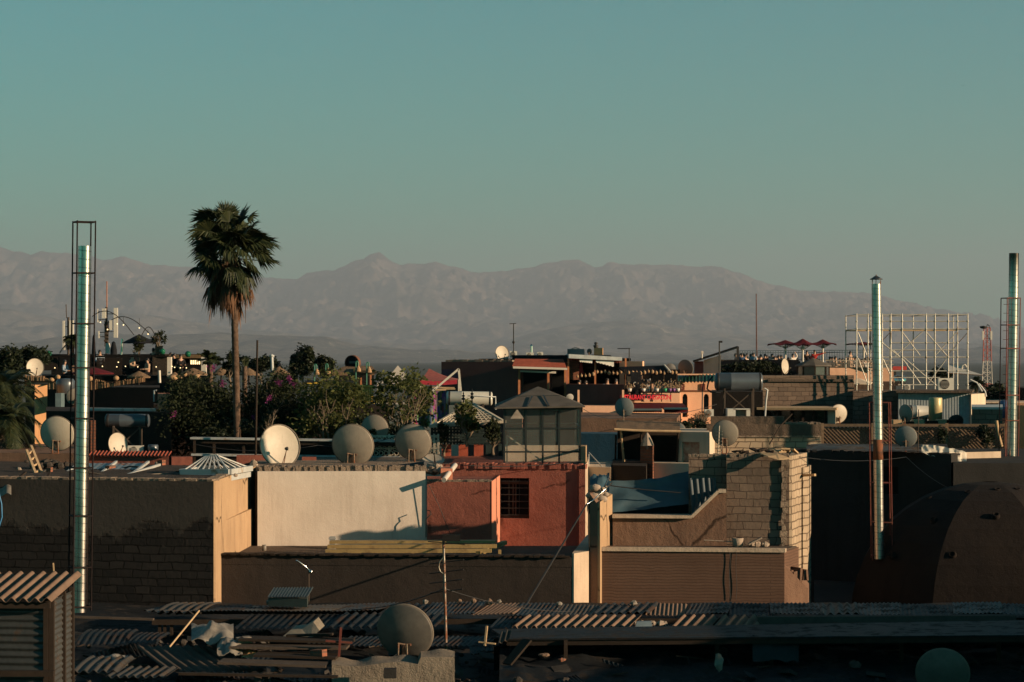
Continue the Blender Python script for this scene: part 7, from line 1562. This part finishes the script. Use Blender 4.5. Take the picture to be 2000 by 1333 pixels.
# birds
for i, (px, py, lab) in enumerate(((1879,168,'tiny dark bird high in the sky, left of a pair'),(1883,168,'tiny dark bird high in the sky, right of a pair'))):
    Y = 300.; c = P(px,py,Y); m = MB(); m.add([c+Vector(v) for v in ((-.09,0,.04),(0,.05,-.02),(.09,0,.04),(0,-.03,.02),(0,.16,0),(0,-.16,.0),(0,0,-.05))], [(0,1,3),(2,3,1),(4,3,1),(5,3,6),(4,1,6),(0,6,1),(2,1,6)]); one(m, 'bird', M['black'], lab, 'bird')
# ---------------------------------------------------------------- plants
M['bark'] = plain('palm_bark', (.12,.078,.055), .95, var=.55, scale=9, bump=1.0)
M['branch'] = plain('pale_branch', (.15,.115,.082), .9)
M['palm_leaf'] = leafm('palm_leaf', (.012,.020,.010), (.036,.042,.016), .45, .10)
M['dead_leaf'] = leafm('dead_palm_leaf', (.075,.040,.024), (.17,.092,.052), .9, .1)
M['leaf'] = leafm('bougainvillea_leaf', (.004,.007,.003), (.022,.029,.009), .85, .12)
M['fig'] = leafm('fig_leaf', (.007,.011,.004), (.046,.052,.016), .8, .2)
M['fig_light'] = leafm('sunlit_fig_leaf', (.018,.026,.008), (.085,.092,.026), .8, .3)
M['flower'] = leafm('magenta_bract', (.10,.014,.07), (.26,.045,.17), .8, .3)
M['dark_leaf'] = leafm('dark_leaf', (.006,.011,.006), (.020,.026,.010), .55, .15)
def fan(m, base, d, plen, r, n, spread, droop, rd, w=.10):
    d = Vector(d).normalized(); side = d.cross(Vector((0,0,1)))
    if side.length < .1: side = Vector((1,0,0))
    side.normalize(); up = side.cross(d); a = rd.uniform(-1.0,1.0); s2 = side*math.cos(a)+up*math.sin(a); nr = s2.cross(d)
    hub = Vector(base)+d*plen; hub.z -= droop*plen*.25
    m.tube([base, (Vector(base)+hub)/2+Vector((0,0,droop*.05)), hub], .016, 4, .009)
    for k in range(n):
        f = -spread+2*spread*k/(n-1); L_ = r*(1-.25*abs(f/spread)**2)*rd.uniform(.85,1.1); dd = d*math.cos(f)+s2*math.sin(f)
        mid = hub+dd*L_*.55+nr*.03; tip = hub+dd*L_+Vector((0,0,-droop*L_*rd.uniform(.5,1.1)))+nr*rd.uniform(-.05,.05)
        q = (s2*math.cos(f)-d*math.sin(f))*w*L_*.5+nr*.012*(-1)**k
        m.add([hub, mid+q, mid-q, tip], [(0,2,1),(1,2,3)])
Yp = 61.3; top = P(449,474,Yp)
t = thing('palm_tree', 'tall fan palm with a shaggy skirt of dead leaves, rising above everything', 'palm tree', (*Wp(464,Yp),0))
m = MB(); pts = [Vector((Wp(464,Yp)[0],Yp,0)), P(463.5,850,Yp), P(461,740,Yp), P(458.5,640,Yp), P(457,560,Yp), top]; fin = []
for a, b in zip(pts, pts[1:]):
    n = max(2, int((b-a).length/.07)); fin += [a.lerp(b, k/n) for k in range(n)]
fin.append(pts[-1]); b0 = len(m.v); m.tube(fin, .105, 12, .08)
for i in range(b0, b0+12*len(fin)):
    k = (i-b0)//12; c = fin[k]; m.v[i] = c + (m.v[i]-c)*(1.06 if k%2 else .97)*(1+.05*noise.noise(m.v[i]*6))
part(m, 'trunk', M['bark'], t)
rd = random.Random(5); m = MB()
for k in range(84):
    el = rd.uniform(-62,40) if k > 34 else rd.uniform(5,84); az = k*2.39996+rd.uniform(-.4,.4)
    d = Vector((math.cos(az)*math.cos(R(el)), math.sin(az)*math.cos(R(el)), math.sin(R(el))))
    fan(m, top+Vector((rd.gauss(0,.06),rd.gauss(0,.06),rd.uniform(-.42,.10))), d, rd.uniform(.40,.78), rd.uniform(.46,.68), 30, R(rd.uniform(62,88)), rd.uniform(.10,.42) if el > -10 else rd.uniform(.3,.6), rd, .11)
part(m, 'fronds', M['palm_leaf'], t)
m = MB()
for k in range(84):
    el = -rd.uniform(45,88); az = rd.uniform(0,6.28); d = Vector((math.cos(az)*math.cos(R(el)), math.sin(az)*math.cos(R(el)), math.sin(R(el))))
    fan(m, top+Vector((rd.gauss(0,.07),rd.gauss(0,.07),rd.uniform(-.75,.0))), d, rd.uniform(.25,.60), rd.uniform(.34,.6), 14, R(rd.uniform(14,34)), rd.uniform(.5,1.1), rd, .10)
for k in range(34):
    x = rd.choice((-.28,-.33,-.2,.1,.42,-.38)); p = top+Vector((x+rd.gauss(0,.05),rd.gauss(0,.1),-rd.uniform(.8,1.2))); m.tube([p, p+Vector((rd.uniform(-.03,.03),0,-rd.uniform(.35,.9)))], .018, 4, .004)
for k in range(26):
    az = rd.uniform(0,6.28); p = top+Vector((math.cos(az)*.09,math.sin(az)*.09,rd.uniform(-.5,.1))); m.tube([p, p+Vector((math.cos(az)*.12,math.sin(az)*.12,.03)), p+Vector((math.cos(az)*.28,math.sin(az)*.28,-.12))], .018, 4, .006)
part(m, 'dead_skirt', M['dead_leaf'], t)
def feather(m, base, d, ln, droop, nl, ll, rd, w=.022):
    d = Vector(d).normalized(); pts = []
    for k in range(9):
        s = k/8; pts.append(Vector(base)+d*ln*s+Vector((0,0,-droop*ln*s*s)))
    m.tube(pts, .014, 4, .004)
    for k in range(nl):
        s = .12+.88*k/nl; i = min(7,int(s*8)); p = pts[i].lerp(pts[i+1], s*8-i); tg = (pts[i+1]-pts[i]).normalized(); side = tg.cross(Vector((0,0,1)))
        if side.length < .05: side = Vector((1,0,0))
        side.normalize(); l = ll*(1-.65*abs(s-.45)*1.5)*rd.uniform(.8,1.15)
        for sg in (-1,1):
            tip = p+side*sg*l*.8+tg*l*.55+Vector((0,0,-l*rd.uniform(.15,.5))); q = tg*w
            m.add([p-q*.5, p+q*.5, (p+tip)/2+q*.7+Vector((0,0,.02)), tip, (p+tip)/2-q*.7+Vector((0,0,.02))], [(0,1,2,3,4)])
def date_palm(label, px, py, Y, ln, n, sd, ell=(-40,80), mat='palm_leaf', trunk=True, ll=.34, azr=None):
    rd = random.Random(sd); t = thing('palm_tree', label, 'palm tree', (*Wp(px,Y),0)); c = P(px,py,Y); m = MB()
    for k in range(n):
        el = rd.uniform(*ell); az = rd.uniform(*azr) if azr else k*2.4+rd.uniform(-.4,.4)
        feather(m, c+Vector((rd.gauss(0,.03),rd.gauss(0,.03),rd.uniform(-.08,.05))), (math.cos(az)*math.cos(R(el)),math.sin(az)*math.cos(R(el)),math.sin(R(el))), ln*rd.uniform(.75,1.1), rd.uniform(.35,.75), 26, ll*rd.uniform(.8,1.1), rd)
    part(m, 'fronds', M[mat], t)
    if trunk: m = MB(); m.tube([c, Vector((c.x,c.y,c.z*.5)), Vector((c.x+.1,c.y,0))], .09, 8, .12); part(m, 'trunk', M['bark'], t)
    return t
date_palm('drooping palm at the left edge beside the large grey-white dish', 2, 752, 62, 1.15, 60, 3, (-60,70))
date_palm('young palm crown low at the left edge under the drooping palm', 22, 810, 60, .85, 34, 8, (-75,60))
date_palm('feathery palm left of the tall palm trunk on the skyline', 411, 706, 88, .72, 26, 12, (10,85), ll=.26)
date_palm('slim feathery palm just right of the tall palm trunk', 478, 716, 88, .72, 9, 17, (62,88), ll=.22)
date_palm('small palm on the skyline right of the tin cabin hoops', 1907, 752, 118, .62, 22, 19, (-10,80), ll=.25, mat='dark_leaf')
date_palm('potted palm before the shorter antennas on the left terrace', 141, 664, 103.5, .55, 22, 23, (-40,70), ll=.26)
def leaves(m, c, rad, n, size, clumps, rd, shell=.55, spread=.22, low=False):
    c = Vector(c); cl = []
    for _ in range(clumps):
        v = Vector((rd.gauss(0,1),rd.gauss(0,1),rd.gauss(0,1))).normalized()*(shell+(1-shell)*rd.random()**.5)*rd.uniform(.75,1.1)
        cl.append((v, rd.uniform(.6,1.3)))
    for i in range(n):
        v, s = cl[i % clumps]; p = c+Vector(((v.x+rd.gauss(0,spread*s))*rad[0], (v.y+rd.gauss(0,spread*s))*rad[1], (v.z+rd.gauss(0,spread*s))*rad[2]))
        a = Vector((rd.gauss(0,1),rd.gauss(0,1),rd.gauss(0,.7))).normalized(); b = a.cross(Vector((rd.gauss(0,1),rd.gauss(0,1),rd.gauss(0,1)))).normalized(); sz = size*rd.uniform(.6,1.35)
        m.add([p-a*sz, p+b*sz*.5-a*sz*.1, p+a*sz, p-b*sz*.5-a*sz*.1], [(0,1,2,3)])
    return m
def branchy(m, base, d, ln, r, depth, rd, spread=.5):
    tip = Vector(base)+Vector(d)*ln; mid = (Vector(base)+tip)/2+Vector((rd.gauss(0,.05),rd.gauss(0,.05),rd.gauss(0,.03)))*ln; m.tube([base, mid, tip], r, 5, r*.6)
    if depth:
        for k in range(rd.choice((2,3))): e = (Vector(d)+Vector((rd.gauss(0,spread),rd.gauss(0,spread),rd.gauss(.1,spread*.5)))).normalized(); branchy(m, tip if k else mid, e, ln*rd.uniform(.6,.85), r*.6, depth-1, rd, spread)
def shrub(name, label, cat, px, py, rx, ry, Y, n, size, clumps, sd, mat, flowers=0, fl=None, br=0, base=None, shell=.35, spread=.2, ryd=None):
    rd = random.Random(sd); c = P(px,py,Y); zb = zr(base if base else py+ry, Y); t = thing(name, label, cat, (c.x,c.y,zb)); rad = (L(rx,Y), ryd or L(rx,Y)*.8, L(ry,Y))
    m = MB(); leaves(m, c, rad, n, size, clumps, rd, shell, spread); part(m, 'crown', M[mat], t)
    m = MB(); branchy(m, Vector((c.x,c.y-.1,zb-.3)), (rd.uniform(-.1,.1),0,1), L(ry,Y)*.7, .05 if not br else .04, 3, rd)
    if br:
        part(m, 'trunk', M['branch'], t)
        for _ in range(br):
            m = MB(); branchy(m, Vector((c.x+rd.uniform(-.2,.2)*rad[0],c.y-rad[1]*.75,zb+L(ry,Y)*.15)), (rd.uniform(-.5,.5),-.08,1), L(ry,Y)*.62, .032, 3, rd, .38); part(m, 'branch', M['branch'], t)
    else: part(m, 'trunk', M['branch'], t)
    if flowers:
        for fx, fy, fr in fl: m = MB(); leaves(m, P(fx,fy,Y-rad[1]*1.0), (L(fr,Y),L(fr,Y)*.6,L(fr*1.3,Y)), flowers, size*.55, 5, rd, .2, .35); part(m, 'flower_cluster', M['flower'], t)
    return t
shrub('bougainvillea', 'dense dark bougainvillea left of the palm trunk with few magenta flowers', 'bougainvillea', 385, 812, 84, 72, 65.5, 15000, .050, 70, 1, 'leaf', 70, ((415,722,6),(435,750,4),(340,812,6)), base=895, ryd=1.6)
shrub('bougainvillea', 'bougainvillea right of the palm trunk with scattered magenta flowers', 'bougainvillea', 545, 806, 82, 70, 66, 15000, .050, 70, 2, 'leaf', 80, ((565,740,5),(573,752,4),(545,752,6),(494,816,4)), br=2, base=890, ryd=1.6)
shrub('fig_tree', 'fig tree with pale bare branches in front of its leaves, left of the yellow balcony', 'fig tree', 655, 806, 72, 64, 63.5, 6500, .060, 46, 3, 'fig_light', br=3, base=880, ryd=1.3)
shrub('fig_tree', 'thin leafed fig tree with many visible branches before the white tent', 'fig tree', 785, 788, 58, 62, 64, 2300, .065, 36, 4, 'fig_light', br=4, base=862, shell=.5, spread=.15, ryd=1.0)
shrub('bougainvillea', 'low dark bush between the timber pergola and the palm foot', 'bush', 470, 850, 80, 26, 64, 6000, .05, 30, 5, 'dark_leaf', base=890)
shrub('bush', 'low dark bush behind the grey dish and the ornamental gate', 'bush', 720, 846, 60, 26, 62.5, 4500, .05, 26, 6, 'dark_leaf', base=880)
shrub('flowering_twig', 'thin curled twig with one magenta flower head below the bougainvillea', 'plant', 524, 822, 9, 30, 61, 40, .04, 4, 7, 'leaf', 80, ((524,780,6),), br=1, base=850)
shrub('tall_shrub', 'tall ragged dark shrub on the skyline right of the pointed roofs', 'shrub', 594, 708, 20, 34, 97, 3600, .075, 40, 8, 'dark_leaf', base=745, spread=.16)
shrub('tall_shrub', 'wide dark conifer-like shrub right of the tall ragged shrub', 'shrub', 636, 716, 24, 24, 98, 3600, .07, 36, 9, 'dark_leaf', base=745, spread=.15)
shrub('tall_shrub', 'narrow dark shrub left of the tall ragged shrub', 'shrub', 574, 722, 9, 26, 97, 1600, .07, 14, 10, 'dark_leaf', base=745)
shrub('hedge', 'clipped dark hedge on the skyline behind the tall thin pole', 'hedge', 511, 712, 26, 14, 97, 3400, .07, 40, 11, 'dark_leaf', base=735, shell=.2)
shrub('olive_tree', 'loose green bush between the two skyline palms', 'bush', 450, 712, 16, 24, 90, 1500, .065, 20, 12, 'leaf', base=740)
shrub('olive_tree', 'olive tree on the skyline behind the small bright dish', 'tree', 60, 700, 34, 22, 93, 3600, .075, 40, 13, 'dark_leaf', base=740)
shrub('olive_tree', 'olive-green tree at the left frame edge behind the palm', 'tree', 15, 712, 26, 34, 90, 3200, .08, 36, 14, 'dark_leaf', base=760)
shrub('potted_tree', 'loose potted tree in the brown planter beside the black parasol', 'tree', 311, 662, 14, 15, 100.7, 420, .06, 20, 15, 'leaf', br=3, base=680, shell=.6, spread=.14)
shrub('climbing_vine', 'vine hanging round the post of the black parasol', 'vine', 271, 674, 9, 18, 101.5, 700, .055, 14, 16, 'fig', base=692)
shrub('climbing_vine', 'leafy vine climbing over the fretwork pavilion roof', 'vine', 912, 815, 22, 28, 61.0, 1500, .055, 26, 17, 'fig_light', br=2, base=850, shell=.45, spread=.18, ryd=.6)
shrub('climbing_vine', 'vine spilling over the right side of the trellis pavilion', 'vine', 964, 842, 14, 24, 61.2, 800, .05, 20, 18, 'leaf', base=868, ryd=.4)
shrub('climbing_vine', 'vine over the left of the trellis pavilion', 'vine', 866, 846, 10, 20, 61.3, 450, .05, 16, 20, 'leaf', base=868, ryd=.4)
shrub('hedge', 'dark planting along the edge of the parasol terrace', 'hedge', 1478, 720, 76, 11, 111.2, 5200, .075, 60, 21, 'dark_leaf', base=732, shell=.15, ryd=.5)
shrub('dry_bush', 'tangle of dry twigs beside the small air conditioner under the peach house', 'bush', 1365, 818, 26, 16, 69, 260, .04, 14, 22, 'dead_leaf', br=9, base=836, ryd=.5)
shrub('dark_creeper', 'dark creeper on the yard wall under the dry twigs', 'creeper', 1352, 836, 34, 16, 68, 1800, .05, 22, 23, 'dark_leaf', base=850, ryd=.3)
shrub('dark_creeper', 'dark creeper clump on the right part of the lattice fence', 'creeper', 1925, 850, 14, 22, 65.6, 900, .05, 14, 24, 'dark_leaf', base=876, ryd=.25)
shrub('dark_creeper', 'thin dark creeper on the middle of the lattice fence', 'creeper', 1842, 856, 8, 24, 65.6, 500, .05, 9, 25, 'dark_leaf', base=880, ryd=.25)
shrub('small_plant', 'small spiky plant on the ornamental gate before the half hidden dish', 'plant', 728, 846, 6, 7, 59, 90, .05, 4, 26, 'fig', base=853)
shrub('skyline_tree', 'dark trees on the skyline behind the scaffold, left of the shade sail', 'tree', 1838, 733, 18, 14, 122, 1500, .09, 22, 27, 'dark_leaf', base=760)
shrub('skyline_tree', 'dark tree on the skyline right of the telecom tower', 'tree', 1945, 768, 30, 16, 125, 2000, .09, 24, 28, 'dark_leaf', base=790)
